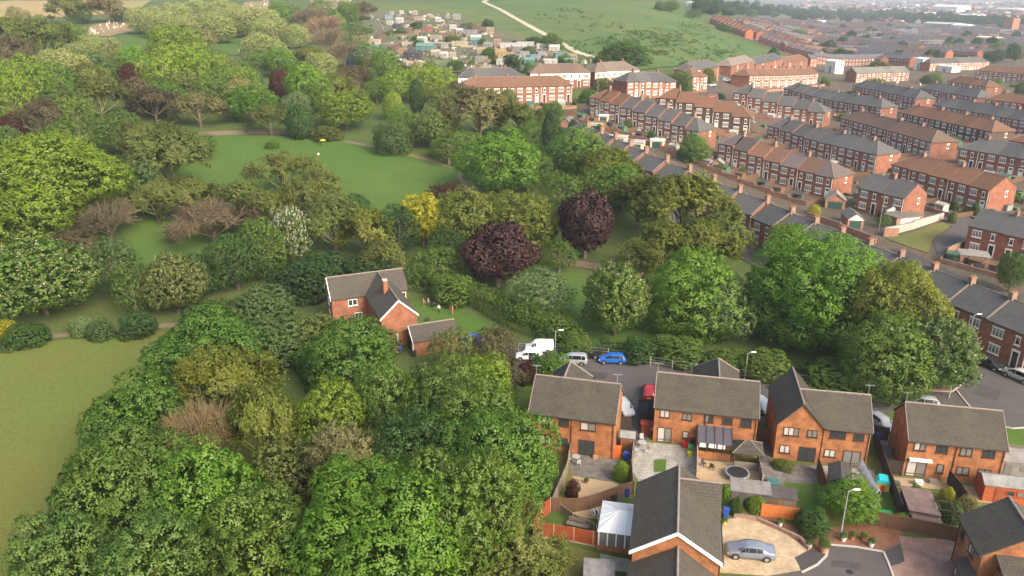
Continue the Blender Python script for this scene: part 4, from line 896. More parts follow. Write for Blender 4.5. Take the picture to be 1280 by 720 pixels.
# --- the near wood, bottom left
T([(255, 412, 9, 135, 'tuft', 'green', 'bright green tree at the top of the near wood, touching the yellow field'),
   (432, 408, 10, 122, 'tuft', 'green', 'vivid green tree in the near wood just below the chimneyed house'),
   (335, 403, 7, 90, 'bush', 'grey', 'grey-green shrub between the wood top and the chimneyed house', B),
   (385, 398, 6, 95, 'bush', 'olive', 'olive shrub mass left of the chimneyed house', B),
   (268, 440, 11, 140, 'half', 'gold', 'broad olive-gold half-leafed tree at the wood top'),
   (162, 478, 11, 125, 'tuft', 'green', 'green tree on the wood edge, upper one of the field side'),
   (322, 484, 12.5, 92, 'half', 'gold', 'upright olive-gold tree in the middle of the near wood'),
   (405, 484, 11, 100, 'tuft', 'lime', 'lime-tinted tree right of the upright olive-gold one'),
   (243, 505, 10.5, 105, 'bare', 'russet', 'leafless russet tree with orange-brown twigs in the near wood', dict(tw='orange')),
   (432, 538, 11, 140, 'twig', 'tan', 'bare tan twiggy tree in the middle of the near wood'),
   (248, 572, 12, 150, 'tuft', 'bright', 'rounded bright green tree in front of the russet twigs'),
   (140, 548, 13, 176, 'big', 'mid', 'largest mid-green tree on the field edge of the near wood'),
   (70, 648, 10, 130, 'tuft', 'blue', 'bluish green tree at the bottom left tip of the wood'),
   (175, 662, 11, 150, 'tuft', 'blue', 'bluish tree at the bottom edge beside the bottom left tip'),
   (318, 622, 11, 150, 'tuft', 'mid', 'olive-tinted green tree between the two rounded bright trees'),
   (478, 597, 13, 240, 'big', 'bright', 'widest bright green tree at the bottom centre of the wood'),
   (478, 458, 11, 98, 'tuft', 'mid', 'mid-green tree between the lime-tinted and the wood-edge trees'),
   (548, 456, 12, 115, 'tuft', 'mid', 'mid-green tree below the small garage'),
   (590, 482, 12.5, 120, 'tuft', 'mid', 'mid-green tree left of the patio semi'),
   (622, 524, 13, 160, 'big', 'green', 'green tree reaching over the dark patio fence'),
   (604, 446, 9, 80, 'tuft', 'lime', 'small lime-tinted tree right of the small garage'),
   (575, 570, 14, 150, 'fine', 'mid', 'tall dense feathery tree above the fallow grass'),
   (640, 632, 8, 130, 'twig', 'olive', 'half-bare pale olive tree beside the red panel fence'),
   (505, 520, 11, 110, 'tuft', 'dark', 'dark tree in the shady middle of the near wood'),
   (560, 530, 11, 100, 'tuft', 'dark', 'dark green tree behind the feathery one'),
   (420, 640, 8, 120, 'bush', 'dark', 'dark undergrowth bush left of the widest bright tree', B),
   (350, 560, 8, 110, 'bush', 'olive', 'olive undergrowth bush behind the rounded bright tree', B),
   (230, 640, 8, 120, 'bush', 'dark', 'dark undergrowth bush under the rounded bright tree', B),
   (110, 610, 8, 120, 'bush', 'green', 'green undergrowth bush on the field edge', B),
   (520, 640, 8, 120, 'bush', 'dark', 'dark bush between the widest bright tree and half-bare olive tree', B),
   (640, 700, 5, 150, 'bush', 'olive', 'straggling olive scrub at the bottom edge by the fallow grass', B),
   (566, 414, 7, 62, 'airy', 'olive', 'olive-brown loose tree right against the small garage'),
   (618, 408, 7, 60, 'airy', 'brown', 'greyish brown shrub tree between garage and white van'),
   (628, 446, 6, 60, 'half', 'brown', 'dull brown leafing tree left of the white van drive'),
   (658, 452, 3.4, 26, 'bush', 'red', 'dark purple bush by the white van', B), (672, 445, 3.6, 34, 'bush', 'dark', 'dark round bush beside the purple one', B),
   (692, 443, 4, 44, 'bush', 'bright', 'bright green bush behind the silver people carrier', B),
   (402, 436, 5, 70, 'bush', 'green', 'green bush under the windows of the chimneyed house', B), (470, 412, 4, 60, 'bush', 'olive', 'bush in front of the chimneyed house gable', B),
   ], 'trees of the near wood')
# --- left side and hedge belt
T([(52, 198, 16, 200, 'big', 'lime', 'huge yellow-green tree at the left edge above the field'),
   (20, 230, 15, 120, 'airy', 'lime', 'yellow-green tree cut by the left edge behind the huge one'),
   (38, 305, 13, 135, 'candle', 'mid', 'broad horse chestnut with pale candles at the left edge'),
   (132, 300, 11, 74, 'airy', 'grey', 'grey-green open tree beside the broad horse chestnut'), (160, 332, 9, 56, 'airy', 'mid', 'thin green tree left of the white-candled chestnut'),
   (212, 322, 10.2, 76, 'candle', 'olive', 'chestnut covered in white candles beside the yellow field'),
   (288, 292, 11, 72, 'fine', 'dark', 'dark green tree left of the white blossom tree'), (322, 274, 12, 60, 'fine', 'mid', 'tall soft green tree left of the white blossom tree'),
   (360, 265, 11.5, 54, 'blossom', 'mid', 'slim tree smothered in white blossom'),
   (325, 362, 6, 76, 'bush', 'grey', 'grey-green bush by the near wood and chestnut', B), (372, 330, 6.5, 80, 'bush', 'deep', 'dark hedge clump left of the chimneyed house', B), (400, 318, 6, 70, 'bush', 'deep', 'dark hedge clump behind the chimneyed house', B), (455, 322, 5, 70, 'bush', 'deep', 'low dark hedge behind the chimneyed roof', B),
   (415, 250, 12, 100, 'half', 'olive', 'olive half-leafed tree behind the chimneyed house'), (455, 262, 11, 70, 'half', 'gold', 'gold-green half-leafed tree behind the chimneyed roof'),
   (262, 262, 8, 96, 'weeping', 'pink', 'weeping pinkish tree on the lower park lawn'), (130, 248, 10, 72, 'bare', 'brown', 'brown leafless tree right of the huge yellow-green tree'),
   (200, 174, 13, 116, 'half', 'olive', 'broad olive park tree left of the lawn'), (352, 190, 12, 90, 'twig', 'olive', 'pale leafless tree on the left half of the lawn'), (372, 225, 11, 70, 'twig', 'olive', 'thin olive tree in front of the pale leafless one'),
   (150, 205, 12, 90, 'fine', 'grey', 'grey-green tree left of the broad olive park tree'), (110, 200, 11, 70, 'half', 'olive', 'olive tree above the huge yellow-green tree top'), (232, 222, 10, 70, 'half', 'olive', 'olive tree overlapping the right of the broad park tree'), (190, 225, 10, 80, 'twig', 'olive', 'leafless olive tree before the lower park path'), (95, 285, 9, 70, 'half', 'brown', 'brown half-leafed tree in the gap right of the huge tree'), (245, 165, 8, 50, 'airy', 'mid', 'green tree at the left end of the lawn'), (170, 155, 11, 60, 'half', 'olive', 'olive tree right of the tall green one'), (75, 150, 11, 60, 'airy', 'mid', 'loose green tree above the pink drive'), (330, 240, 10, 80, 'half', 'olive', 'olive tree on the lower lawn above the white blossom'), (395, 215, 10, 70, 'twig', 'olive', 'thin leafless tree on the lower right lawn'), (240, 320, 8, 60, 'fine', 'dark', 'dark tree between white-candled chestnut and dark green tree'), (300, 228, 9, 70, 'half', 'olive', 'olive tree on the lawn right of the broad one'),
   (98, 398, 3, 30, 'bush', 'whitish', 'small pale bush in the field border', B), (122, 400, 3.4, 36, 'bush', 'grey', 'silvery bush in the field border', B), (4, 400, 3.5, 26, 'bush', 'yellow', 'yellow bush at the left edge of the field border', B), (30, 408, 3, 60, 'bush', 'dark', 'low dark bush under the broad horse chestnut', B), (170, 392, 4, 50, 'bush', 'dark', 'dark bush left of the white-candled chestnut in the border', B), (255, 380, 4.5, 60, 'bush', 'dark', 'dark bush right of the white-candled chestnut', B),
   (497, 258, 11, 56, 'airy', 'deep', 'dark feathery tree left of the yellow one'), (526, 243, 11.6, 60, 'tuft', 'yellow', 'golden yellow tree left of the copper beech'),
   (588, 243, 11.5, 100, 'tuft', 'gold', 'olive-gold tree behind the lower copper beech, left one'), (650, 243, 12, 96, 'tuft', 'gold', 'olive-gold tree behind the lower copper beech, right one'), (545, 312, 7, 66, 'airy', 'mid', 'loose green tree behind the clipped hedge and chimneyed house'), (480, 300, 8, 60, 'half', 'olive', 'olive tree right behind the chimneyed house roof'), (565, 345, 5, 60, 'bush', 'mid', 'green bush behind the clipped hedge left of the copper beech', B), (660, 366, 5, 46, 'bush', 'mid', 'green bush right of the lower copper beech trunk', B), (560, 290, 8, 56, 'airy', 'dark', 'shadowy tree left of the lower copper beech'), (700, 300, 7, 50, 'airy', 'mid', 'green tree between the two copper beeches'), (555, 232, 10, 60, 'airy', 'red', 'dark red tree behind the golden yellow one'),
   (622, 280, 12.5, 96, 'beech', 'copper', 'lower copper beech, round and nearest the hedge'), (733, 241, 14, 74, 'beech', 'copper', 'upper copper beech with its trunk showing by the path'),
   (625, 181, 12.5, 108, 'tuft', 'bright', 'rounded bright green tree right of the lawn path'), (722, 164, 12, 82, 'tuft', 'green', 'green tree right of the dark cypress'), (778, 207, 11, 62, 'tuft', 'green', 'bright round tree right of the upper copper beech'),
   (690, 140, 12, 24, 'column', 'deep', 'tall dark cypress by the slate terrace end'), (717, 150, 9, 16, 'column', 'deep', 'short dark cypress right of the tall one'),
   (663, 150, 9, 40, 'airy', 'green', 'green tree left of the tall dark cypress'), (690, 185, 9, 50, 'airy', 'deep', 'shadowy tree under the tall dark cypress'), (600, 126, 12, 92, 'half', 'tan', 'pale olive tree with visible limbs below the brown-roofed terrace'), (650, 132, 10, 60, 'half', 'olive', 'olive tree right of the pale limbed one'),
   (537, 138, 11, 50, 'candle', 'mid', 'pale-flowered chestnut at the top right of the lawn'), (488, 151, 9.5, 52, 'fine', 'grey', 'rounded grey-green tree left of the pale-flowered chestnut'), (548, 175, 5, 27, 'airy', 'pale', 'small pale tree standing on the lawn path'),
   (430, 118, 11, 68, 'tuft', 'lime', 'glowing yellow-green tree at the head of the lawn'), (370, 115, 10, 36, 'fine', 'whitish', 'silvery white-leafed tree left of the glowing one'), (313, 108, 11, 64, 'tuft', 'bright', 'vivid green rounded tree at the lawn head'), (335, 130, 9.5, 56, 'half', 'olive', 'olive tree in front of the vivid green one'), (372, 132, 10, 34, 'column', 'dark', 'dark upright tree in front of the silvery one', dict(name='tree')),
   (245, 115, 11, 62, 'half', 'tan', 'pale tree with a bare straight trunk on the lawn edge'), (190, 113, 10, 60, 'half', 'brown', 'brownish tree left of the bare-trunked one'), (120, 104, 12, 76, 'half', 'olive', 'olive tree above the russet bush'), (145, 140, 11, 64, 'fine', 'mid', 'green tree right of the russet bush'), (44, 124, 12, 66, 'twig', 'brown', 'grey-brown leafless tree above the pink drive'),
   (90, 179, 5, 56, 'bush', 'pink', 'russet bush by the drive at the left', B), (4, 160, 8, 46, 'candle', 'green', 'dark chestnut cut by the left edge'), (10, 144, 8, 40, 'fine', 'red', 'dark red tree at the left edge'), (408, 158, 4, 40, 'bush', 'olive', 'round olive bush on the lawn head beside the sitter', B), (340, 176, 2.2, 18, 'bush', 'bright', 'small bright bush on the lawn edge', B), (445, 243, 5, 34, 'airy', 'dark', 'small dark tree on the lawn bottom'),
   (855, 240, 12, 130, 'half', 'gold', 'broad olive-gold tree below the slate terrace, upper one'), (830, 282, 11, 70, 'half', 'gold', 'olive-gold tree in front of the broad one'), (760, 186, 12, 80, 'half', 'gold', 'olive-gold tree behind the bright round tree'), (905, 262, 10, 70, 'half', 'olive', 'olive tree at the foot of the slate terrace'), (800, 222, 12, 80, 'half', 'gold', 'olive-gold tree nearest the slate terrace, beyond the bright round one'), (880, 278, 11, 90, 'half', 'gold', 'olive-gold tree between the broad one and fresh green tree'), (745, 215, 10, 60, 'airy', 'mid', 'loose green tree directly above the upper copper beech'), (700, 215, 11, 60, 'airy', 'mid', 'loose green tree left of the upper copper beech top'), (560, 165, 9, 50, 'airy', 'mid', 'green tree behind the small pale path tree'), (660, 190, 10, 60, 'airy', 'mid', 'green tree right of the rounded bright green one'), (800, 300, 8, 60, 'airy', 'olive', 'low olive tree by the path end below the broad olive-gold one'),
   (985, 282, 8, 62, 'half', 'olive', 'dull olive tree between the slate terrace and the giant tree'),
   (868, 320, 13.5, 125, 'tuft', 'bright', 'fresh green dense tree left of the giant tree'), (910, 352, 10, 90, 'airy', 'whitish', 'dark tree dusted with pale blossom left of the giant tree'), (772, 334, 12, 84, 'candle', 'mid', 'oval pale-tipped tree beside the blue hatchback'),
   (676, 352, 6.2, 84, 'airy', 'whitish', 'silvery green tree beside the clipped hedge and white van'), (1030, 298, 17.5, 178, 'big', 'bright', 'giant bright green domed tree above the road'), (1132, 330, 16, 120, 'big', 'gold', 'yellow-olive tree right of the giant tree'),
   (1112, 400, 11, 116, 'tuft', 'mid', 'mid-green tree at the foot of the giant tree'), (1182, 402, 10.5, 100, 'candle', 'grey', 'rightmost grey-green tree of the belt by the junction'), (958, 440, 4, 60, 'bush', 'mid', 'green shrub under the left side of the giant tree', B), (1050, 458, 3, 90, 'bush', 'mid', 'green shrub at the road edge below the giant tree', B), (910, 440, 2.6, 60, 'bush', 'mid', 'green shrub at the road edge beside the lamp post', B), (850, 424, 3.4, 70, 'bush', 'mid', 'green shrub by the road below the fresh green tree', B), (720, 418, 3.5, 40, 'bush', 'mid', 'green bush behind the dark pickup', B), (800, 425, 3.2, 50, 'bush', 'dark', 'low dark shrub behind the blue hatchback', B), (700, 395, 3.5, 60, 'bush', 'mid', 'green bush below the silvery tree', B),
   (870, 169, 8, 38, 'tuft', 'green', 'green tree in the gardens left of the patchwork terrace'), (853, 89, 9, 30, 'fine', 'grey', 'soft green tree by the curved estate road'), (1272, 315, 8, 34, 'tuft', 'dark', 'dark green tree at the right edge by the terrace yards'),
   (1092, 158, 5, 18, 'airy', 'lime', 'small lime tree in a terrace yard mid-estate'), (1245, 98, 8, 19, 'fine', 'green', 'green tree among the estate roofs at right'), (1278, 103, 8, 14, 'fine', 'dark', 'dark tree at the right edge of the estate'), (1098, 98, 5, 22, 'bush', 'mid', 'green shrubs in front of the grey-roofed flats', B), (1166, 92, 6, 26, 'bush', 'mid', 'green shrubs of the small green by the white gable', B), (886, 86, 7, 22, 'bush', 'olive', 'hedge bush between hipped houses and curved road', B), (1033, 96, 5, 14, 'bush', 'mid', 'bush at the end of the brown-roofed terrace', B), (736, 112, 4.5, 26, 'bush', 'green', 'round bush by the brown terrace end', B), (754, 97, 5, 26, 'bush', 'olive', 'olive bush by the estate car park', B), (635, 112, 6, 22, 'fine', 'blue', 'bluish tree in front of the long brown-roofed terrace'), (690, 128, 4, 30, 'bush', 'mid', 'shrubs in front gardens of the brown-roofed terrace', B),
   (1066, 611, 3.6, 70, 'tuft', 'bright', 'bright lime-green tree behind the close lamp post'), (1018, 637, 2.6, 44, 'bush', 'dark', 'dark rounded evergreen beside the sandy drive', B), (777, 579, 2.2, 22, 'bush', 'lime', 'yellow-green bush by the blue bin', B), (946, 622, 1.6, 26, 'bush', 'lime', 'leafy bush at the head of the sandy drive', B), (908, 608, 2.6, 14, 'bush', 'bright', 'bright climber bush by the dark-roofed house corner', B), (921, 622, 2, 18, 'bush', 'dark', 'dark shrub beside the bright climber', B), (1128, 642, 1.6, 17, 'bush', 'lime', 'small yellow-green bush by the brown shed', B), (1186, 610, 2, 20, 'bush', 'yellow', 'yellow-flowering bush on the garden fence', B), (1213, 620, 2.6, 26, 'airy', 'tan', 'spiky pale shrub right of the yellow-flowering one', B), (1193, 628, 2.4, 28, 'bush', 'grey', 'grey-green bush by the pergola', B), (1147, 608, 1.2, 20, 'bush', 'mid', 'low shrub by the sun patio', B), (980, 576, .9, 26, 'bush', 'olive', 'low planting under the gable windows', B), (716, 600, 2.4, 18, 'bush', 'red', 'red-leafed bush by the dark patio fence', B), (1019, 256, 2.6, 15, 'bush', 'yellow', 'bright yellow bush in the terrace yard', B), (902, 205, 2.8, 12, 'bush', 'bright', 'green bush beside the white lean-to conservatory', B), (1106, 268, 3.4, 18, 'airy', 'green', 'thin green tree between the white-gabled garages')],
  'trees of the park and gardens')
# --- the wooded park to the top left, and the hill
FAR = '''19 8 9 24 twig tan;45 19 7 20 bush blue;84 4 10 40 half olive;97 6 9 24 fine mid;131 3 10 40 half tan;150 8 8 22 fine blue;180 14 10 36 fine pale;199 18 10 36 fine pale;216 11 9 30 fine pale;229 22 10 36 fine pale;11 26 10 40 half gold;26 26 9 32 twig pink;47 38 11 60 half olive;82 31 10 40 fine mid;111 43 8 28 fine pale;100 52 8 30 fine pale;131 47 9 34 fine pale;165 58 9 30 tuft bright;195 53 9 32 fine pale;15 56 9 50 twig brown;73 62 11 50 fine pale;112 62 10 44 airy grey;20 70 14 56 airy lime;62 75 12 42 airy green;86 84 10 20 cone deep;110 80 10 40 half olive;135 80 9 30 airy dark;161 80 9 28 fine red;180 78 9 24 airy pale;206 62 13 52 airy lime;225 52 11 46 airy lime;66 96 9 36 airy blue;8 90 13 50 airy lime;187 108 7 26 fine red;
219 11 9 34 fine pale;245 5 9 30 fine pale;258 4 8 22 fine blue;275 8 10 40 fine pale;234 24 10 34 fine pale;266 23 10 40 fine pale;279 17 9 34 fine pale;307 15 11 42 fine pale;329 17 10 36 fine pale;350 13 9 28 tuft green;350 5 9 26 fine green;337 26 10 36 fine pale;356 28 8 24 twig pink;369 31 9 26 fine pale;370 6 9 22 airy blue;402 4 10 30 airy grey;419 13 9 22 cone blue;433 2 12 22 fine green;388 17 9 60 bare brown;406 28 9 60 bare pink;249 36 9 34 twig tan;322 41 11 38 fine pale;341 51 9 30 fine pale;346 60 9 32 tuft green;320 64 8 26 airy blue;219 41 12 60 airy lime;245 62 13 52 airy lime;271 66 11 32 airy gold;282 80 11 40 airy mid;305 80 11 28 airy lime;316 88 9 24 airy grey;350 88 8 27 fine red;380 80 12 42 tuft bright;399 66 9 32 fine pale;388 60 8 34 half olive;416 92 9 36 half olive;433 88 9 32 twig brown;412 40 9 40 bare brown;428 52 9 34 bare brown;300 98 8 40 half tan;262 96 9 40 airy mid;225 92 9 44 half olive;170 98 9 40 half brown;90 118 9 40 airy mid;28 96 9 30 airy mid;205 100 9 40 airy green;400 104 8 30 airy mid;
452 8 10 26 twig brown;446 30 9 24 airy grey;446 46 7 22 airy olive;480 62 11 26 fine green;496 86 12 46 airy lime;536 84 12 50 airy lime;520 100 11 15 column deep;490 116 9 20 column lime;502 132 9 30 airy green;440 84 9 42 half brown;458 62 8 36 airy grey;572 104 9 30 half brown;555 112 9 36 half olive;470 100 8 26 airy mid;515 150 5 24 airy mid;582 170 5 34 airy mid;560 150 7 30 airy dark;
640 68 9 22 bush deep;780 52 10 56 bush dark;690 42 8 26 bush mid;668 46 5 20 bush dark;610 24 5 14 bush dark;586 28 5 18 bush mid;760 66 5 34 bush mid;858 76 6 18 bush mid;912 12 9 30 fine dark;940 14 9 40 fine mid;890 8 9 26 fine green;968 16 9 40 fine mid;995 14 9 36 fine mid;868 14 7 22 airy grey;840 4 8 18 fine blue;826 2 8 14 fine blue;1000 40 9 26 fine mid;1012 56 7 16 cone dark;968 60 6 14 cone dark;1030 60 10 18 cone dark;906 30 6 20 bush mid;1040 20 9 40 fine mid;1250 55 9 18 fine green;1272 60 8 20 fine mid;1185 56 7 16 fine mid;1100 76 5 20 bush olive'''
KN = dict(fine='rounded', tuft='leafy', airy='loose', half='half-leafed', twig='twiggy', bare='leafless', cone='pointed', column='narrow', bush='bushy')
CN = dict(bright='vivid green', green='green', mid='mid-green', dark='dark green', deep='very dark', lime='yellow-green', gold='olive-gold', olive='olive', pale='pale sage', grey='grey-green', brown='brown', pink='pinkish brown', red='dark red', blue='bluish green', tan='tan')
lst = [tuple(float(v) if v[0].isdigit() else v for v in q.split()) for q in FAR.replace('\n', '').split(';') if q.strip()]
def zone(px, py):
    if px < 445: return 'upper park wood' if py < 36 else 'middle park wood' if py < 76 else 'lower park wood'
    if px < 600: return 'trees by the allotments'
    return 'green hill' if px < 860 else 'skyline trees' if py < 34 else 'far town gardens'
bag = {}
for q in lst: bag.setdefault((zone(q[0], q[1]), q[4], q[5]), []).append(q)
for (z, k, c), qs in bag.items():
    qs.sort()
    for i, q in enumerate(qs):
        where = ('the only one in the ' if len(qs) == 1 else '%s of its colour from left in the ' % nth(i)) + z
        w = 'bush' if k == 'bush' else 'tree'
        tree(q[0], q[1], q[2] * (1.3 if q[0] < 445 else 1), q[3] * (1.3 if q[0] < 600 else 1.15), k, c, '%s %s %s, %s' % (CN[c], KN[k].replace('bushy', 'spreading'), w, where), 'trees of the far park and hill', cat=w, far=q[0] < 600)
# the clipped hedge along the striped lawn
def hedge(name, pix, w, h, col, label, cat='hedge', world=None):
    P = world or [at(*p) for p in pix]; g = np.random.default_rng(len(pix) * 7 + int(w * 10)); C = []; D = []
    for a, b in zip(P, P[1:]):
        d = np.array(b - a); Ln = np.linalg.norm(d); d = d / Ln; s = np.array([-d[1], d[0], 0]); n = int(Ln * (w + 2 * h) / .22)
        t = g.uniform(0, Ln, n); q = g.uniform(0, w + 2 * h, n); A0 = np.array(a)
        for tt, qq in zip(t, q):
            if qq < h: o, z, nn = -w / 2, qq, -s
            elif qq < h + w: o, z, nn = qq - h - w / 2, h, np.array([0, 0, 1.])
            else: o, z, nn = w / 2, qq - h - w, s
            C.append(A0 + d * tt + s * o * g.uniform(.8, 1.15) + np.array([0, 0, z * g.uniform(.85, 1.12)])); D.append(nn)
    C = np.array(C); D = np.array(D); n = len(C); per = 9; e = nrm(g.normal(size=(n, per, 3)) * .8 + D[:, None] * .7 + np.array([0, 0, .3])); Q = C[:, None] + e * .34 * g.uniform(.4, 1.1, (n, per, 1))
    V, SN = leaf_arrays(Q.reshape(-1, 3), nrm(e + g.normal(size=e.shape) * .5).reshape(-1, 3), nrm(e * .7 + D[:, None] * .6).reshape(-1, 3), .27 * g.uniform(.6, 1.2, n * per), g)
    org = np.array(P[0]); nq = len(V) // 4; me = mesh_np(name, V - org, np.arange(nq * 4).reshape(-1, 4), np.zeros(nq), [MT['leaf']], SN)
    return tag(link(name, me, None, P[0], 0, COLS[col]), label, cat)
hedge('hedge', [(512, 360), (560, 365), (606, 384), (652, 410), (688, 424)], 3.4, 3.2, 'mid', 'tall clipped hedge curving round the striped lawn')
hedge('hedge', [(748, 438), (790, 444), (830, 450)], 1.6, 1.6, 'deep', 'low dark hedge behind the parked blue hatchback')
hedge('hedge', [(840, 449), (900, 457), (980, 466), (1060, 473), (1140, 479), (1186, 481)], 1.5, 1.7, 'deep', 'dark hedge along the road under the giant tree')
hedge('hedge', [(250, 395), (310, 400), (370, 396)], 3.0, 2.5, 'dark', 'dark hedge between the yellow field and the chimneyed house')

# the far woods in front of the valley: a mass nobody could count
def far_woods():
    g = np.random.default_rng(77); base = [crown('w', 300 + i, 'round', .9, 1.5, .95, 9, fill=200)['crown'] for i in range(2)]; src = []
    for me in base:
        a = np.empty(len(me.vertices) * 3, np.float32); me.vertices.foreach_get('co', a); src.append(a.reshape(-1, 3).astype(float))
    Vs = []
    for k in range(560):
        q = g.random()
        if q < .42: px = g.uniform(1120, 1300); py = np.interp(px, [1120, 1200, 1300], [24, 31, 33]) + g.normal() * 2.2
        elif q < .72: px = g.uniform(990, 1135); py = np.interp(px, [990, 1060, 1135], [21, 21, 26]) + g.normal() * 3
        elif q < .86: px = g.uniform(866, 1000); py = g.uniform(10, 21)
        else: px = g.uniform(900, 1300); py = g.uniform(34, 82)
        if q >= .86 and px < 880 + (py - 20) * 2.6: continue
        p = at(px, max(4, py)); s = g.uniform(.9, 1.7) * (1 if q < .86 else .7); V = src[k % 2] * np.array([s, s, s * g.uniform(.8, 1.2)]); a = g.uniform(0, 6.28); c, n = math.cos(a), math.sin(a)
        Vs.append(np.stack([V[:, 0] * c - V[:, 1] * n + p.x, V[:, 0] * n + V[:, 1] * c + p.y, V[:, 2] + p.z], 1))
    V = np.concatenate(Vs); nq = len(V) // 4; me = mesh_np('distant_woods', V, np.arange(nq * 4).reshape(-1, 4), np.zeros(nq), [MT['leaf']])
    tag(link('distant_woods', me, None, color=(.05, .095, .04)), 'dark woods and scattered trees fading into the hazy valley', 'woods', kind='stuff')
far_woods()
# ------------------------------------------------------------------ vehicles
KINDS = {  # L, W, H, stations (x, half-width, low, belt, roof, roof half-width), all as fractions
 'hatch': (4.05, 1.72, 1.46, [(-.5, .80, .30, .52, .52, .76), (-.485, .93, .20, .62, .64, .80), (-.40, 1, .16, .66, .93, .74), (-.28, 1, .15, .66, .985, .76), (.02, 1, .15, .645, 1.0, .77), (.12, 1, .15, .635, .975, .76), (.27, .99, .15, .61, .63, .84), (.42, .95, .17, .53, .55, .80), (.49, .84, .24, .42, .43, .72), (.5, .78, .30, .38, .39, .66)], (1, 3), (5, 6), (2, 5)),
 'saloon': (4.75, 1.82, 1.42, [(-.5, .80, .30, .56, .57, .72), (-.485, .92, .20, .66, .68, .78), (-.36, .98, .16, .68, .70, .80), (-.23, 1, .15, .67, .94, .72), (-.10, 1, .15, .66, 1.0, .75), (.06, 1, .15, .65, .99, .76), (.12, 1, .15, .645, .96, .75), (.25, .99, .15, .62, .64, .84), (.42, .95, .17, .54, .56, .80), (.49, .84, .24, .44, .45, .72), (.5, .78, .30, .38, .39, .66)], (2, 3), (6, 7), (3, 6)),
 'mpv': (4.3, 1.76, 1.62, [(-.5, .85, .28, .52, .52, .8), (-.49, .95, .18, .60, .62, .82), (-.44, 1, .15, .62, .95, .77), (-.30, 1, .14, .62, 1.0, .79), (.02, 1, .14, .61, .99, .79), (.13, 1, .14, .60, .94, .77), (.33, .98, .15, .57, .585, .84), (.45, .92, .18, .49, .50, .76), (.5, .78, .28, .36, .37, .66)], (1, 2), (5, 6), (2, 5)),
 'van': (4.4, 1.8, 1.84, [(-.5, .95, .22, .56, .92, .84), (-.47, 1, .14, .56, .985, .86), (-.1, 1, .13, .56, 1.0, .87), (.10, 1, .13, .56, .985, .85), (.17, 1, .13, .56, .93, .82), (.30, .98, .14, .54, .555, .86), (.44, .93, .16, .46, .47, .78), (.5, .8, .26, .34, .35, .68)], None, (4, 5), (3, 4)),
}
def loft_pts(st, L, W, H):
    R_ = []
    for x, w, lo, be, ro, rw in st:
        w *= W / 2; rw *= W / 2; x *= L; lo, be, ro = lo * H, be * H, ro * H
        half = [(w * .93, lo), (w, lo + (be - lo) * .35), (w * .995, lo + (be - lo) * .8), (w * .955, be), (rw, ro - .03 * (ro > be + .1)), (rw * .55, ro + .012), (0, ro + .02)]
        R_.append([(x, a, z) for a, z in half] + [(x, -a, z) for a, z in reversed(half[:-1])])
    return R_
CARM = {}
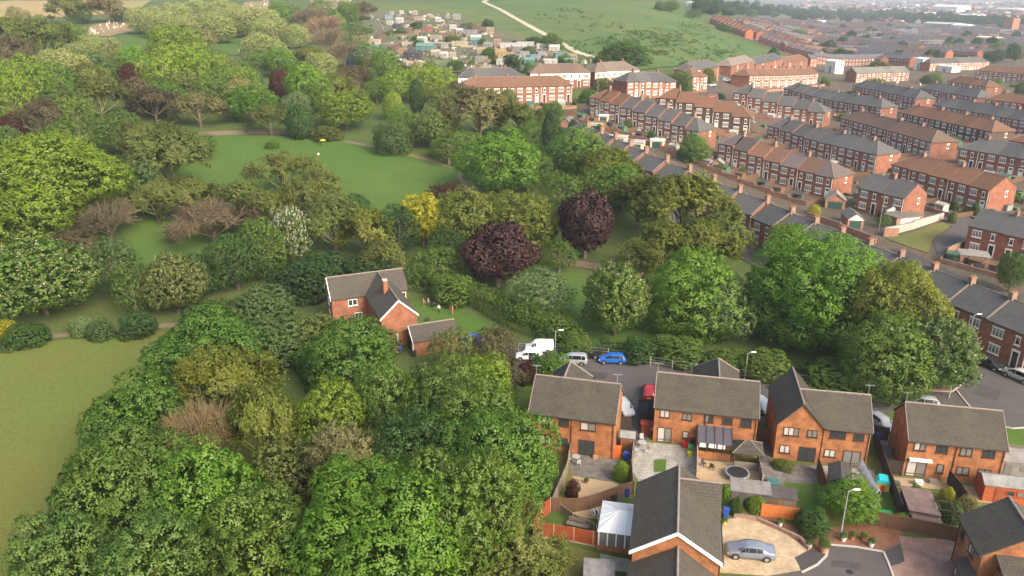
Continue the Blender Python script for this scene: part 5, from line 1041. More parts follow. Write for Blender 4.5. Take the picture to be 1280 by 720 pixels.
def car_parts(kind):
    if kind in CARM: return CARM[kind]
    L, W, H, st, rearw, frontw, sidew = KINDS[kind]; RR = loft_pts(st, L, W, H); P = {}; mb = MB(); n = len(RR[0])
    for r in RR: mb.v += r
    for i in range(len(RR) - 1):
        for k in range(n): mb.f.append((i * n + k, i * n + (k + 1) % n, (i + 1) * n + (k + 1) % n, (i + 1) * n + k)); mb.m.append(0)
    mb.f.append(tuple(range(n))); mb.f.append(tuple(reversed(range((len(RR) - 1) * n, len(RR) * n)))); mb.m += [0, 0]
    wx = (-.31 * L, .31 * L)
    for x in wx:
        for s in (-1, 1):
            mb.tube([(x, s * (W / 2 - .30), .33), (x, s * (W / 2 + .004), .33)], .385, 18, 1)
    me = mb.mesh('body', [MT['paint'], MT['black']]); me.polygons.foreach_set('use_smooth', [len(p.vertices) == 4 for p in me.polygons]); P['body'] = me
    def quad(a, b, c, d, off, ins):
        a, b, c, d = map(Vector, (a, b, c, d)); m = (a + b + c + d) / 4; q = [p + (m - p) * ins for p in (a, b, c, d)]; nn = (q[2] - q[0]).cross(q[3] - q[1]).normalized()
        if nn.dot(m - Vector((m.x * .7, 0, H * .3))) < 0: nn = -nn
        return [p + nn * off for p in q]
    def ww(i, j, nm):
        mb = MB(); A, Bq = RR[i], RR[j]; a4, a8 = A[4], A[n - 4]; b4, b8 = Bq[4], Bq[n - 4]
        if abs(i - j) > 1: pass
        mb.poly(quad(a4, b4, b8, a8, .022, .09)); P[nm] = mb.mesh(nm, [MT['car_glass']])
    ww(*frontw, 'windscreen')
    if rearw: ww(rearw[0], rearw[0] + 1, 'rear_window')
    else:
        mb = MB(); mb.box(-.502 * L - .012, -.49 * L, -.62, .62, H * .6, H * .85); P['rear_window'] = mb.mesh('rear_window', [MT['car_glass']])
    i0, i1 = sidew
    for s in (1, -1):
        mb = MB()
        g = lambda i, k: Vector((RR[i][k][0], s * RR[i][k][1], RR[i][k][2]))
        segs = [(i, i + 1) for i in range(i0, i1)] + ([(frontw[0], frontw[1])] if True else [])
        for a, b in segs:
            pa, pb, ra, rb = g(a, 3), g(b, 3), g(a, 4), g(b, 4)
            if b == frontw[1]: rb = ra.lerp(g(b, 4), .75); pb = pa.lerp(pb, .75)
            mb.poly(quad(pa, pb, rb, ra, .014, .07 if i1 - i0 > 1 else .12))
        P['side_window%d' % s] = mb.mesh('side_window', [MT['car_glass']])
    mb = MB(); mb.tube([(0, -.10, 0), (0, .10, 0)], .315, 20); P['tyre'] = mb.mesh('tyre', [MT['rubber']])
    mb = MB(); mb.tube([(0, -.115, 0), (0, .115, 0)], .205, 12); P['rim'] = mb.mesh('rim', [MT['alloy']])
    f = st[-2]; mb = MB(); mb.ball((0, 0, 0), (.16, .17, .075), 10, 6); P['headlight'] = mb.mesh('headlight', [MT['clear_lens']])
    mb = MB(); mb.ball((0, 0, 0), (.07, .12, .14), 10, 6); P['tail_light'] = mb.mesh('tail_light', [MT['red_lens']])
    mb = MB(); mb.box(-.015, .015, -.26, .26, -.055, .055); P['number_plate'] = mb.mesh('number_plate', [MT['plate']])
    mb = MB(); mb.ball((0, 0, 0), (.07, .11, .075), 8, 6); P['mirror'] = mb.mesh('mirror', [MT['paint']])
    CARM[kind] = (P, L, W, H, st, wx); return CARM[kind]
def car(px, py, ang, kind, col, label, world=None, cat='car', name='parked_car', group='parked cars', z=0):
    P, L, W, H, st, wx = car_parts(kind); p = world or at(px, py); t = empty(name, (p.x, p.y, p.z + .02 + z), ang, label, cat, group)
    for k in ('body', 'windscreen', 'rear_window', 'side_window1', 'side_window-1'): link(k.rstrip('-1'), P[k], t, color=col)
    for x in wx:
        for s in (-1, 1):
            w = link('wheel', P['tyre'], t, (x, s * (W / 2 - .085), .315)); link('rim', P['rim'], w)
    for s in (-1, 1):
        link('headlight', P['headlight'], t, (L * .455, s * W * .36, H * .42)); link('tail_light', P['tail_light'], t, (-L * .487, s * W * .40, H * .54)); link('mirror', P['mirror'], t, (L * .17, s * (W / 2 + .08), H * .66), color=col)
    link('number_plate', P['number_plate'], t, (L * .5 + .005, 0, H * .26)); link('number_plate', P['number_plate'], t, (-L * .5 - .01, 0, H * .40)); return t
def pang(a, b):
    p, q = at(*a), at(*b); return math.atan2(q.y - p.y, q.x - p.x)
SV, BL, WHI, RED, NAVY, BK = (.25, .27, .30), (.015, .10, .42), (.78, .78, .78), (.33, .015, .02), (.02, .022, .045), (.015, .015, .017)
car(937, 694, pang((968, 697), (907, 691)), 'saloon', (.14, .165, .22), 'steel-grey saloon car on the sandy drive')
car(674, 439, R(176), 'van', WHI, 'white panel van parked under the lamp at the road end', cat='van', name='parked_van')
car(661, 449, R(176), 'hatch', WHI, 'white car half hidden by bushes in front of the white van')
car(716, 454, R(172), 'mpv', SV, 'silver people carrier nosed toward the white van')
car(765, 453, R(176), 'hatch', BL, 'bright blue hatchback parked alone by the hedge')
car(811, 494, R(80), 'hatch', RED, 'dark red car on the drive between the two left semis')
car(780, 514, R(-76), 'hatch', WHI, 'white car facing the gardens beside the dark patio semi')
car(953, 512, R(-78), 'hatch', (.45, .52, .6), 'pale blue-silver car between the lean-to semi and gabled semi')
car(1101, 533, R(-74), 'hatch', SV, 'silver car on the concrete drive behind the dark gate')
car(1152, 508, R(170), 'hatch', SV, 'silver hatchback behind the semi nearest the junction')
car(888, 474, R(-8), 'hatch', WHI, 'white car mostly hidden behind the lean-to semi roof')
car(1237, 459, pang((1225, 455), (1250, 466)), 'hatch', BK, 'black car parked on the junction beside the terrace doors')
car(1272, 474, pang((1290, 482), (1258, 468)), 'mpv', (.40, .39, .37), 'grey people carrier at the right edge by the terrace doors')
car(1168, 262, pang((1160, 257), (1178, 267)), 'saloon', NAVY, 'navy car beside the bare orange gable terrace')
car(748, 112, R(10), 'hatch', SV, 'silver car in the estate car park by the olive bush'); car(757, 108, R(20), 'hatch', (.2, .2, .22), 'grey car furthest back in the estate car park')
car(889, 108, R(170), 'hatch', (.45, .52, .6), 'silver-blue car on the curved estate road'); car(909, 102, R(10), 'mpv', WHI, 'white car at the end of the brown-roofed terrace'); car(891, 123, R(0), 'hatch', (.5, .04, .03), 'red car on the curved estate road')
car(589, 428, R(150), 'hatch', (.02, .07, .35), 'blue car behind shrubs at the end of the striped lawn')
# dark pickup with an open load bed
p = at(730, 446); t = empty('pickup_truck', (p.x, p.y, p.z + .02), R(176), 'black open-backed pickup between the silver carrier and hedge', 'pickup')
mb = MB(); mb.prism([(2.5, .45), (2.5, .85), (1.5, 1.0), (.9, 1.62), (-.35, 1.62), (-.5, 1.0), (-.5, .4)], -.88, .88, 'y', 0)
mb.box(-2.6, -.52, -.88, .88, .45, .62); [mb.box(-2.6, -.52, y, y + .06, .625, 1.0) for y in (-.88, .82)]; mb.box(-2.62, -2.56, -.81, .81, .625, .98); mb.build('body', MT['paint'], t, color=BK)
mb = MB(); [mb.poly([(.80, y, 1.05), (.65, y, 1.52), (-.28, y, 1.52), (-.4, y, 1.05)]) for y in (-.895, .895)]; mb.poly([(1.44, -.75, 1.08), (1.44, .75, 1.08), (.96, .68, 1.6), (.96, -.68, 1.6)]); mb.build('window', MT['car_glass'], t)
for x in (-1.7, 1.6):
    for s in (-1, 1): w = link('wheel', car_parts('hatch')[0]['tyre'], t, (x, s * .82, .33)); link('rim', car_parts('hatch')[0]['rim'], w)
for s in (-1, 1): mb = MB(); mb.box(-2.68, -2.63, s * .7 - .1, s * .7 + .1, .65, .9); mb.build('tail_light', MT['red_lens'], t); mb = MB(); mb.box(2.5, 2.54, s * .65 - .14, s * .65 + .14, .62, .78); mb.build('headlight', MT['clear_lens'], t)
# ------------------------------------------------------------------ lamps and poles
def lamp(base, top_y, label, side=1, arm=.9):
    p = at(*base); z = 3.0
    while pj(p.x, p.y, p.z + z)[1] > top_y and z < 12: z += .1
    t = empty('street_lamp', p, 0, label, 'street lamp', 'street lamps'); mb = MB(); mb.tube([(0, 0, -.3), (0, 0, 1.2)], .10, 8); mb.tube([(0, 0, 1.2), (0, 0, z - .2), (side * arm * .5, 0, z)], [.065, .05, .04], 8); mb.build('pole', MT['steel'], t)
    mb = MB(); mb.ball((side * (arm * .5 + .35), 0, z + .03), (.42, .16, .10), 10, 6); mb.build('lamp_head', MT['lamp_head'], t)
lamp((1050.7, 669), 613, 'tall street lamp in the pot border by the lime-green tree'); lamp((1186, 497), 470, 'street lamp at the junction end of the tree belt')
lamp((931, 473.5), 441, 'street lamp against the hedge behind the lean-to semi'); lamp((694, 441), 413, 'street lamp beside the white panel van'); lamp((1207, 440), 393, 'street lamp in front of the slate terrace at the tree edge')
def pole(base, h, label):
    t = empty('telegraph_pole', at(*base), 0, label, 'telegraph pole', 'telegraph poles'); mb = MB(); mb.tube([(0, 0, -.5), (0, 0, h)], [.13, .09], 8); mb.build('post', MT['timber_grey'], t); mb = MB(); mb.box(-.7, .7, -.05, .05, h - .5, h - .38); mb.build('crossarm', MT['timber_grey'], t)
pole((1098, 290), 8.5, 'telegraph pole beside the dark green garage door'); pole((897, 112), 9, 'pole at the inside of the curved estate road'); pole((904, 121), 7, 'short pole by the red car on the curved road'); pole((747, 116), 7, 'pole by the estate car park'); pole((843, 198), 7, 'pole in the gardens before the slate-roofed terrace'); pole((1196, 90), 8, 'pole beside the pale shop')
# ------------------------------------------------------------------ fences, gates, walls
def fence(pix, h, mat, label, post='timber_pale', step=1.85, name='fence', cat='fence', gravel=None, thick=.05):
    P = [at(*p) for p in pix]; o = empty(name, P[0], 0, label, cat); O = P[0]
    for a, b in zip(P, P[1:]):
        d = b - a; d.z = 0; Ln = d.length; n = max(1, round(Ln / step)); rz = math.atan2(d.y, d.x); w = Ln / n
        for k in range(n):
            q = a.lerp(b, k / n) - O; mb = MB(); z0 = .02 if not gravel else .22; m = 9
            for i in range(m): mb.box(.06 + (w - .12) * i / m, .06 + (w - .12) * (i + 1) / m - .012, -thick / 2 + (.012 if i % 2 else 0), thick / 2 + (.012 if i % 2 else 0), z0, h, 0)
            mb.box(.05, w - .05, -thick * .9, thick * .9, h + .002, h + .05, 0)
            mb.build('panel', MT[mat], o, q, rz)
            mb = MB(); mb.box(-.05, .05, -.055, .055, -.3, h + .08); mb.build('post', MT[post], o, q, rz)
            if gravel: mb = MB(); mb.box(.05, w - .05, -.04, .04, -.05, .215); mb.build('gravel_board', MT[gravel], o, q, rz)
    mb = MB(); mb.box(-.05, .05, -.055, .055, -.3, h + .08); mb.build('post', MT[post], o, P[-1] - O, 0)
    return o
fence([(667, 671), (692, 674), (717, 678), (741, 683), (765, 687), (787, 690)], 1.75, 'fence_red', 'red panel fence with pale posts facing the fallow grass', 'timber_pale', 2.2, gravel='timber_pale')
fence([(667, 671), (676, 650), (688, 640)], 1.75, 'fence_red', 'short red fence return under the wood edge', 'timber_pale')
fence([(690, 640), (719, 640), (736, 637), (754, 631), (772, 624), (791, 618)], 1.7, 'fence_brown', 'curving brown board fence behind the white conservatory', 'fence_brown')
fence([(713, 566), (709, 592), (700, 614), (690, 638)], 1.5, 'timber_grey', 'grey timber fence between the wood and dark patio')
fence([(792, 560), (789, 590), (791, 618)], 1.6, 'timber_grey', 'grey fence between dark patio and pale patio')
fence([(871, 562), (870, 604)], 1.6, 'timber_pale', 'pale timber fence right of the pale patio'); fence([(946, 580), (952, 608)], 1.5, 'timber_grey', 'grey fence between trampoline yard and alley')
fence([(1021, 588), (1029, 612), (1038, 634)], 1.8, 'fence_brown', 'brown fence below the gable semi, splitting its gardens', 'fence_brown'); fence([(1093, 556), (1108, 600), (1125, 648)], 1.8, 'fence_dark', 'long dark fence left of the sun patio', 'fence_dark')
fence([(1184, 604), (1199, 622), (1213, 646)], 1.7, 'fence_dark', 'dark fence left of the red timber shed', 'fence_dark'); fence([(1088, 656), (1130, 664), (1170, 672), (1198, 678)], 1.7, 'fence_brown', 'long brown fence above the pink block drive', 'fence_brown')
fence([(951, 645), (975, 648), (1002, 652)], 1.5, 'fence_orange', 'bright orange fence at the head of the sandy drive', 'fence_orange'); fence([(1107, 591), (1126, 595)], 1.8, 'fence_dark', 'dark fence closing the passage beside the curtained semi', 'fence_dark')
fence([(798, 514), (818, 515)], 1.8, 'fence_brown', 'brown timber gate below the dark red car', 'fence_dark', name='gate', cat='gate'); fence([(771, 536), (788, 538)], 1.8, 'fence_dark', 'dark timber gate below the white car facing the gardens', 'fence_dark', name='gate', cat='gate'); fence([(1091, 548), (1109, 551)], 1.8, 'fence_dark', 'dark timber gate below the silver car on the drive', 'fence_dark', name='gate', cat='gate')
fence([(946, 548), (962, 552)], 1.7, 'fence_brown', 'brown gate below the pale blue-silver car', 'fence_dark', name='gate', cat='gate')
fence([(1256, 566), (1300, 572)], 1.2, 'timber_grey', 'low grey fence at the foot of the front lawn')
# wire fence along the road by the belt
P = [at(*q) for q in [(648, 440), (690, 440), (760, 447), (840, 462), (930, 474), (1020, 482), (1100, 487), (1188, 491)]]; t = empty('wire_fence', P[0], 0, 'thin wire fence along the tree belt at the road edge', 'fence')
for a, b in zip(P, P[1:]):
    n = max(1, int((b - a).length / 3))
    for k in range(n): mb = MB(); mb.box(-.04, .04, -.04, .04, 0, 1.5); mb.build('post', MT['concrete'], t, a.lerp(b, k / n) - P[0])
mb = MB()
for z in (.5, 1.0, 1.45): mb.tube([tuple(q - P[0] + Vector((0, 0, z))) for q in P], .018, 4)
mb.build('wire', MT['steel'], t)
def wall(pix, h, mat, label, w=.25, world=None, name='garden_wall', group=None):
    P = world or [at(*p) for p in pix]; mb = MB(); O = P[0]
    for a, b in zip(P, P[1:]):
        d = b - a; M = Matrix.Translation(a - O) @ Matrix.Rotation(math.atan2(d.y, d.x), 4, 'Z'); mb.box(0, d.length, -w / 2, w / 2, -1.5, h, 0, M); mb.box(-.02, d.length + .02, -w / 2 - .03, w / 2 + .03, h + .002, h + .07, 1, M)
    return tag(mb.build(name, [MT[mat], MT['ridge']], None, O), label, 'wall', group)
wall([(1104, 297), (1140, 288), (1178, 275)], 2.2, 'concrete', 'pale block wall along the grass plot'); wall([(1182, 322), (1206, 309)], 2.0, 'brick_wall', 'red brick yard wall beside the grass plot'); wall([(1008, 272), (1050, 287), (1094, 306)], 1.3, 'brick_wall', 'brick yard wall along the back of the slate terrace')
wall([(735, 152), (720, 146), (706, 143)], 1.8, 'brick_wall', 'orange brick yard wall left of the brown terrace end'); wall([(1122, 297), (1104, 297)], 2, 'brick_wall', 'short brick wall by the dark green garage door')
wall([(972, 662), (1000, 675), (1011, 688)], .35, 'brick_wall', 'low brick edge curving round the sandy drive', .2); wall([(917, 646), (945, 650), (972, 662)], .35, 'brick_wall', 'low brick edge at the top of the sandy drive', .2)
sheet('grass_plot', [(1108, 300), (1140, 292), (1178, 279), (1188, 284), (1166, 300), (1160, 318), (1140, 312)], MT['grass_rough'], .22); sheet('estate_street', [(1156, 262), (1165, 254), (1215, 275), (1210, 290), (1200, 318), (1172, 322), (1166, 302), (1190, 286)], MT['asphalt'], .19)
ribbon('estate_road', [(960, 126), (930, 122), (896, 116), (880, 108), (884, 102), (912, 99)], 6, MT['asphalt'], .2); sheet('car_park', [(736, 118), (744, 106), (768, 106), (776, 118), (760, 124)], MT['asphalt'], .2)
kerb('pavement_kerb', [(1196, 489), (1204, 499), (1213, 510)])
for k, q in enumerate((((720, 462), (760, 466), (757, 474), (716, 470)), ((850, 478), (905, 484), (904, 489), (848, 483)), ((1225, 480), (1252, 488), (1246, 500), (1216, 492)), ((1040, 700), (1075, 704), (1074, 712), (1038, 708)), ((1000, 492), (1060, 498), (1058, 503), (998, 497)))):
    sheet('road_patch', q, MT['asphalt_dark'], .010)
mb = MB(); mb.tube([(0, 0, 0), (0, 0, .012)], .34, 16); MH = mb.mesh('manhole_cover', [MT['black']])
for px, py, l in ((742, 472, 'round iron cover in the road below the blue hatchback'), (1228, 470, 'round iron cover in the junction by the black car'), (1062, 715, 'round iron cover in the close road at the bottom edge'), (960, 484, 'round iron cover in the road behind the lean-to semi')):
    p = at(px, py); tag(link('manhole_cover', MH, None, (p.x, p.y, p.z + .012)), l, 'manhole cover', 'manhole covers')
# yard walls and sheds in front of the estate terraces
YARD = (((737.5, 121.7), (874, 165.5), 'the slate-roofed terrace behind the back-garden sheds', 7), ((822.5, 120.5), (938.8, 149), 'the dark brick brown-roofed terrace', 4), ((916.4, 113), (1031, 141.3), 'the terrace right of the curved road', 5), ((960.2, 154), (1096.5, 194), 'the orange brick slate terrace', 5),
        ((898, 176.3), (1042, 223), 'the patchwork-roofed terrace', 6), ((1115, 205.4), (1238, 238.8), 'the bare orange gable terrace', 3), ((1211, 282.5), (1290, 301), 'the terrace right of the grass plot', 3), ((1123, 140), (1240, 164.6), 'the mid-estate dark brick terrace', 4), ((1051.6, 147), (1165, 178), 'the terrace with long fenced yards', 5),
        ((1166, 130.6), (1290, 152.5), 'the terrace behind the dark brick one', 4), ((980.6, 108.2), (1101.8, 134.5), 'the terrace behind the curved road terrace', 4), ((936.8, 97), (1022.4, 93), 'the long terrace nearest the hill', 0), ((575, 110.5), (715.6, 107.7), 'the long terrace above the park trees', 4), ((1199, 185), (1290, 200), 'the terrace above the bare gable', 5))
SHC = (('grey', (.24, .24, .24)), ('brown', (.14, .085, .055)), ('pale', (.42, .40, .36)), ('dark', (.07, .065, .06)), ('green', (.06, .13, .09)))
def shed_mesh(w, d, h, flat=False):
    k = ('shed', w, d, h, flat)
    if k not in _wm:
        mb = MB(); mb.box(-w / 2, w / 2, -d / 2, d / 2, -.8, h); 
        if not flat: mb.prism([(-d / 2, h), (d / 2, h), (0, h + d * .25)], -w / 2, w / 2, 'x')
        m1 = mb.mesh('wall', [MT['matt']]); mb = MB(); e = .15
        if flat: slab(mb, [(-w / 2 - e, -d / 2 - e, h + .1), (w / 2 + e, -d / 2 - e, h + .1), (w / 2 + e, d / 2 + e, h + .3), (-w / 2 - e, d / 2 + e, h + .3)], .08)
        else: slab(mb, [(-w / 2 - e, -d / 2 - e, h + .03), (w / 2 + e, -d / 2 - e, h + .03), (w / 2 + e, 0, h + .1 + d * .25), (-w / 2 - e, 0, h + .1 + d * .25)], .06); slab(mb, [(w / 2 + e, d / 2 + e, h + .03), (-w / 2 - e, d / 2 + e, h + .03), (-w / 2 - e, 0, h + .1 + d * .25), (w / 2 + e, 0, h + .1 + d * .25)], .06)
        m2 = mb.mesh('roof', [MT['felt']]); mb = MB(); mb.box(-w * .3, -w * .3 + .8, -d / 2 - .05, -d / 2 + .02, 0, h * .85); m3 = mb.mesh('door', [MT['matt']]); mb = MB(); mb.box(w * .1, w * .1 + .7, -d / 2 - .045, -d / 2 + .02, h * .45, h * .8); m4 = mb.mesh('window', [MT['glass_mid']]); _wm[k] = (m1, m2, m3, m4)
    return _wm[k]
def shed(p, rz, w, d, h, wc, rc, label, group=None, flat=False, name='shed', cat='shed'):
    t = empty(name, p, rz, label, cat, group); a = shed_mesh(w, d, h, flat); link('wall', a[0], t, color=wc); link('roof', a[1], t, color=rc); link('door', a[2], t, color=sc(wc, .7)); link('window', a[3], t); return t
for a, b, ph, ns in YARD:
    A, Bq = at(*a, 5.6), at(*b, 5.6); d = Bq - A; d.z = 0; Ln = d.length; d.normalize(); s = Vector((d.y, -d.x, 0)); far = 10 if ns else 4.5; n = max(2, round(Ln / 5.7))
    pts = [A + d * Ln * k / n + s * far for k in range(n + 1)]
    for q in pts: q.z = hgt(q.x, q.y)
    wall(None, 1.1, 'brick_wall', 'low brick yard wall in front of ' + ph, world=pts, group='yard walls of the estate')
    if ns:
        rr = random.Random(len(ph)); used = {}
        ws = MB(); O = pts[0]
        for k in range(0, n + 1):
            q = pts[k] - O; M = Matrix.Translation(q) @ Matrix.Rotation(math.atan2(-s.y, -s.x), 4, 'Z'); ws.box(0, far - 1.5, -.06, .06, -.6, 1.5, 0, M)
        tag(ws.build('yard_partitions', MT['fence_brown'], None, O), 'brown board partitions of the yards before ' + ph, 'fence', 'yard fences of the estate')
        for i in range(ns):
            k = (i + .5) / ns; c = SHC[rr.randrange(5)]; p = A + d * Ln * (k + rr.uniform(-.03, .03)) + s * (far - 2.2); p.z = hgt(p.x, p.y)
            shed(p, math.atan2(d.y, d.x), 2.4, 1.8, 2.0, c[1], sc(c[1], .8), '%s yard shed before %s, %s of %d from left' % (c[0], ph, nth(i), ns), 'yard sheds of the estate')
# ------------------------------------------------------------------ sheds and garden things near by
YB = R(-12)
shed(at(936, 626), YB, 4.0, 1.9, 1.7, (.10, .09, .085), (.16, .15, .15), 'grey flat-roofed shed below the trampoline', flat=True); shed(at(973, 631), YB, 3.3, 1.7, 1.4, (.20, .12, .07), (.06, .055, .055), 'dark-roofed timber shed beside the grass square', flat=True)
shed(at(1047, 611), R(70), 3.4, 2.2, 1.9, (.05, .045, .045), (.045, .042, .042), 'black-covered shed against the brown garden fence'); shed(at(1146, 645), R(76), 4.2, 2.8, 1.8, (.12, .09, .08), (.13, .09, .085), 'long brown-felted shed by the corner lawn', flat=True)
t = shed(at(1256, 622), YB, 5.4, 2.4, 2.1, (.33, .085, .035), (.19, .19, .19), 'red timber shed with grey roof below the tarpaulin'); 
for k in range(4): nwin(t, -1.1 + k * 1.0, -1.21, 1.0, .8, .7, 1, DKG, 0, 'fence_red')
shed(at(1153, 658), R(76), 1.8, 2.6, 1.3, (.11, .09, .08), (.11, .085, .08), 'small brown lean-to shed at the lower fence', flat=True); shed(at(784, 560), YB, 1.6, 1.5, 1.9, (.22, .09, .05), (.19, .20, .20), 'small shed with a grey felt roof beside the orange bin store'); shed(at(748, 731), R(-6), 2.6, 2.4, 1.6, (.12, .11, .11), (.17, .165, .17), 'grey flat-roofed shed at the bottom edge by the slab', flat=True)
shed(at(809, 527), R(80), 2.6, 2.0, 1.7, (.03, .03, .03), (.02, .02, .022), 'black covered store below the brown gate'); shed(at(808, 541), YB, 1.3, 1.0, 1.5, (.2, .035, .02), (.16, .03, .02), 'dark red cupboard store on the pale patio side')
shed(at(1262, 590), YB, 4.2, 2.6, 2.1, (.2, .19, .19), (.21, .20, .20), 'grey tarpaulin-covered store by the curtained semi', flat=True)
# glazed lean-to, part of its house
t = H2; mb = MB(); x0, x1, y0 = 5.35, 9.4, -2.5
slab(mb, [(x0, y0, 2.25), (x1, y0, 2.25), (x1, .28, 2.95), (x0, .28, 2.95)], .05); mb.build('lean_to_roof', MT['poly_grey'], t)
mb = MB(); [mb.box(x, x + .07, y0, .27, 0, .06, 0, Matrix(((1, 0, 0, 0), (0, 1, 0, 0), (0, .252, 1, 2.9), (0, 0, 0, 1)))) for x in np.linspace(x0, x1 - .07, 5)]; mb.build('glazing_bar', MT['brown_frame'], t)
mb = MB(); mb.box(x0 + .1, x1 - .1, y0 + .15, y0 + .35, 0, .9, 0); mb.build('lean_to_wall', MT['brick_orange'], t)
mb = MB(); [mb.box(x, x + .1, y0 + .16, y0 + .3, .9, 2.2) for x in np.linspace(x0 + .1, x1 - .2, 5)]; mb.build('lean_to_frame', MT['brown_frame'], t)
mb = MB(); [mb.box(x0 + .3 + k * 1.05, x0 + 1.15 + k * 1.05, y0 + .18, y0 + .24, 1.5, 2.15) for k in range(3)]; mb.build('lean_to_pane', MT['upvc'], t)
t = empty('gazebo', at(932, 580), YB, 'dark hip-roofed timber gazebo beside the glazed lean-to', 'gazebo')
mb = MB(); [mb.box(x - .07, x + .07, y - .07, y + .07, 0, 2.2) for x in (-1.5, 1.5) for y in (-1.2, 1.2)]; mb.build('post', MT['fence_dark'], t); mb = MB(); mb.box(-1.45, 1.45, -1.25, -1.15, 0, 1.0); mb.box(1.42, 1.5, -1.1, 1.1, 0, 1.0); mb.build('side_panel', MT['timber_grey'], t)
mb = MB(); E4 = [(-1.8, -1.5, 2.2), (1.8, -1.5, 2.2), (1.8, 1.5, 2.2), (-1.8, 1.5, 2.2)]; r1, r2 = (-.3, 0, 3.2), (.3, 0, 3.2)
slab(mb, [E4[0], E4[1], r2, r1], .06); slab(mb, [E4[2], E4[3], r1, r2], .06); slab(mb, [E4[1], E4[2], r2], .06); slab(mb, [E4[3], E4[0], r1], .06); [mb.tube([e, r], .05, 5, 1) for e, r in ((E4[0], r1), (E4[1], r2), (E4[2], r2), (E4[3], r1))]; mb.build('roof', [MT['tile_brown'], MT['ridge']], t)
def trampoline(px, py, r, h, label):
    t = empty('trampoline', at(px, py), 0, label, 'trampoline'); mb = MB(); n = 28
    mb.tube([(0, 0, h - .02), (0, 0, h)], r * .86, n); mb.build('mat', MT['black'], t)
    mb = MB(); q = [(r * math.cos(k * 6.2832 / n), r * math.sin(k * 6.2832 / n)) for k in range(n)]; qi = [(x * .86, y * .86) for x, y in q]
    for k in range(n): mb.poly([(*qi[k], h + .01), (*q[k], h + .01), (*q[(k + 1) % n], h + .01), (*qi[(k + 1) % n], h + .01)])
    mb.build('pad', MT['matt'], t, color=(.16, .17, .18)); mb = MB(); mb.tube([(*q[k % n], h - .03) for k in range(n + 1)], .035, 5, cap=False); mb.build('rim', MT['steel'], t)
    for k in range(6): mb = MB(); a = k * 1.0472; mb.tube([(r * .97 * math.cos(a), r * .97 * math.sin(a), 0), (r * .97 * math.cos(a), r * .97 * math.sin(a), h)], .03, 5); mb.build('leg', MT['steel'], t)
trampoline(921, 597, 1.35, .75, 'large round dark trampoline on gravel beside the gazebo'); trampoline(1086, 630, .95, .45, 'small round trampoline on the toy-strewn lawn')
# white conservatory against the dark-roofed house
q = [inv(NH, at(*c)) for c in ((753.5, 625, 2.3), (749, 664, 2.3), (787.5, 669, 2.3))]; X0, X1, Y0, Y1 = min(q[1].x, q[2].x), q[0].x, NH and 8.2 - .28, max(q[0].y, q[1].y); rx = (X0 + X1) / 2
t = tag(empty('conservatory', NH.matrix_basis @ Vector((0, 0, 0)), NH.rotation_euler.z), 'white conservatory with a pale hipped roof against the dark-roofed house', 'conservatory')
hz, rz_ = 2.25, 3.15; ry = Y0 + (Y1 - Y0) * .45
mb = MB(); slab(mb, [(X0, Y0, hz), (X0, Y1, hz), (rx, ry, rz_), (rx, Y0, rz_)], .04); slab(mb, [(X1, Y1, hz), (X1, Y0, hz), (rx, Y0, rz_), (rx, ry, rz_)], .04); slab(mb, [(X0, Y1, hz), (X1, Y1, hz), (rx, ry, rz_)], .04); mb.build('roof', MT['poly'], t)
mb = MB(); B_ = [((X0, Y1, hz), (rx, ry, rz_)), ((X1, Y1, hz), (rx, ry, rz_)), ((rx, Y0, rz_), (rx, ry, rz_))]
for k in range(1, 4): f = k / 4; B_ += [((X0, Y0 + (Y1 - Y0) * f, hz), (rx, min(ry, Y0 + (Y1 - Y0) * f), rz_)), ((X1, Y0 + (Y1 - Y0) * f, hz), (rx, min(ry, Y0 + (Y1 - Y0) * f), rz_)), ((X0 + (X1 - X0) * f, Y1, hz), (rx, ry, rz_))]
[mb.tube([(a[0], a[1], a[2] + .03), (b[0], b[1], b[2] + .03)], .035, 5) for a, b in B_]; mb.build('glazing_bar', MT['upvc'], t)
mb = MB(); mb.box(X0 + .1, X0 + .2, Y0, Y1 - .1, .6, 2.2); mb.box(X1 - .2, X1 - .1, Y0, Y1 - .1, .6, 2.2); mb.box(X0 + .1, X1 - .1, Y1 - .2, Y1 - .1, .6, 2.19); mb.build('window', MT['glass_mid'], t)
mb = MB(); mb.box(X0 + .05, X0 + .25, Y0, Y1 - .05, 0, .6); mb.box(X1 - .25, X1 - .05, Y0, Y1 - .05, 0, .6); mb.box(X0 + .26, X1 - .26, Y1 - .25, Y1 - .05, 0, .6); mb.build('wall', MT['brick_orange'], t)
mb = MB(); [mb.box(X0 + .06, X0 + .24, y, y + .12, .6, 2.23) for y in np.linspace(Y0, Y1 - .2, 5)]; [mb.box(x, x + .12, Y1 - .24, Y1 - .06, .6, 2.22) for x in np.linspace(X0 + .1, X1 - .2, 4)]; mb.build('frame', MT['upvc'], t)
def bin_(px, py, col, label, rz=YB):
    t = empty('wheelie_bin', at(px, py), rz, label, 'wheelie bin', 'wheelie bins'); mb = MB(); mb.prism([(-.25, .08), (.25, .08), (.30, .98), (-.30, .98)], -.27, .27, 'y'); mb.build('body', MT['matt'], t, color=col)
    mb = MB(); mb.prism([(-.36, .985), (.34, .985), (.34, 1.03), (-.30, 1.09)], -.30, .30, 'y'); mb.build('lid', MT['matt'], t, color=col)
    for s in (-1, 1): mb = MB(); mb.tube([(-.26, s * .2, .11), (-.26, s * .27, .11)], .11, 10); mb.build('wheel', MT['rubber'], t)
BB, GB, KB = (.02, .06, .30), (.04, .20, .08), (.03, .03, .033)
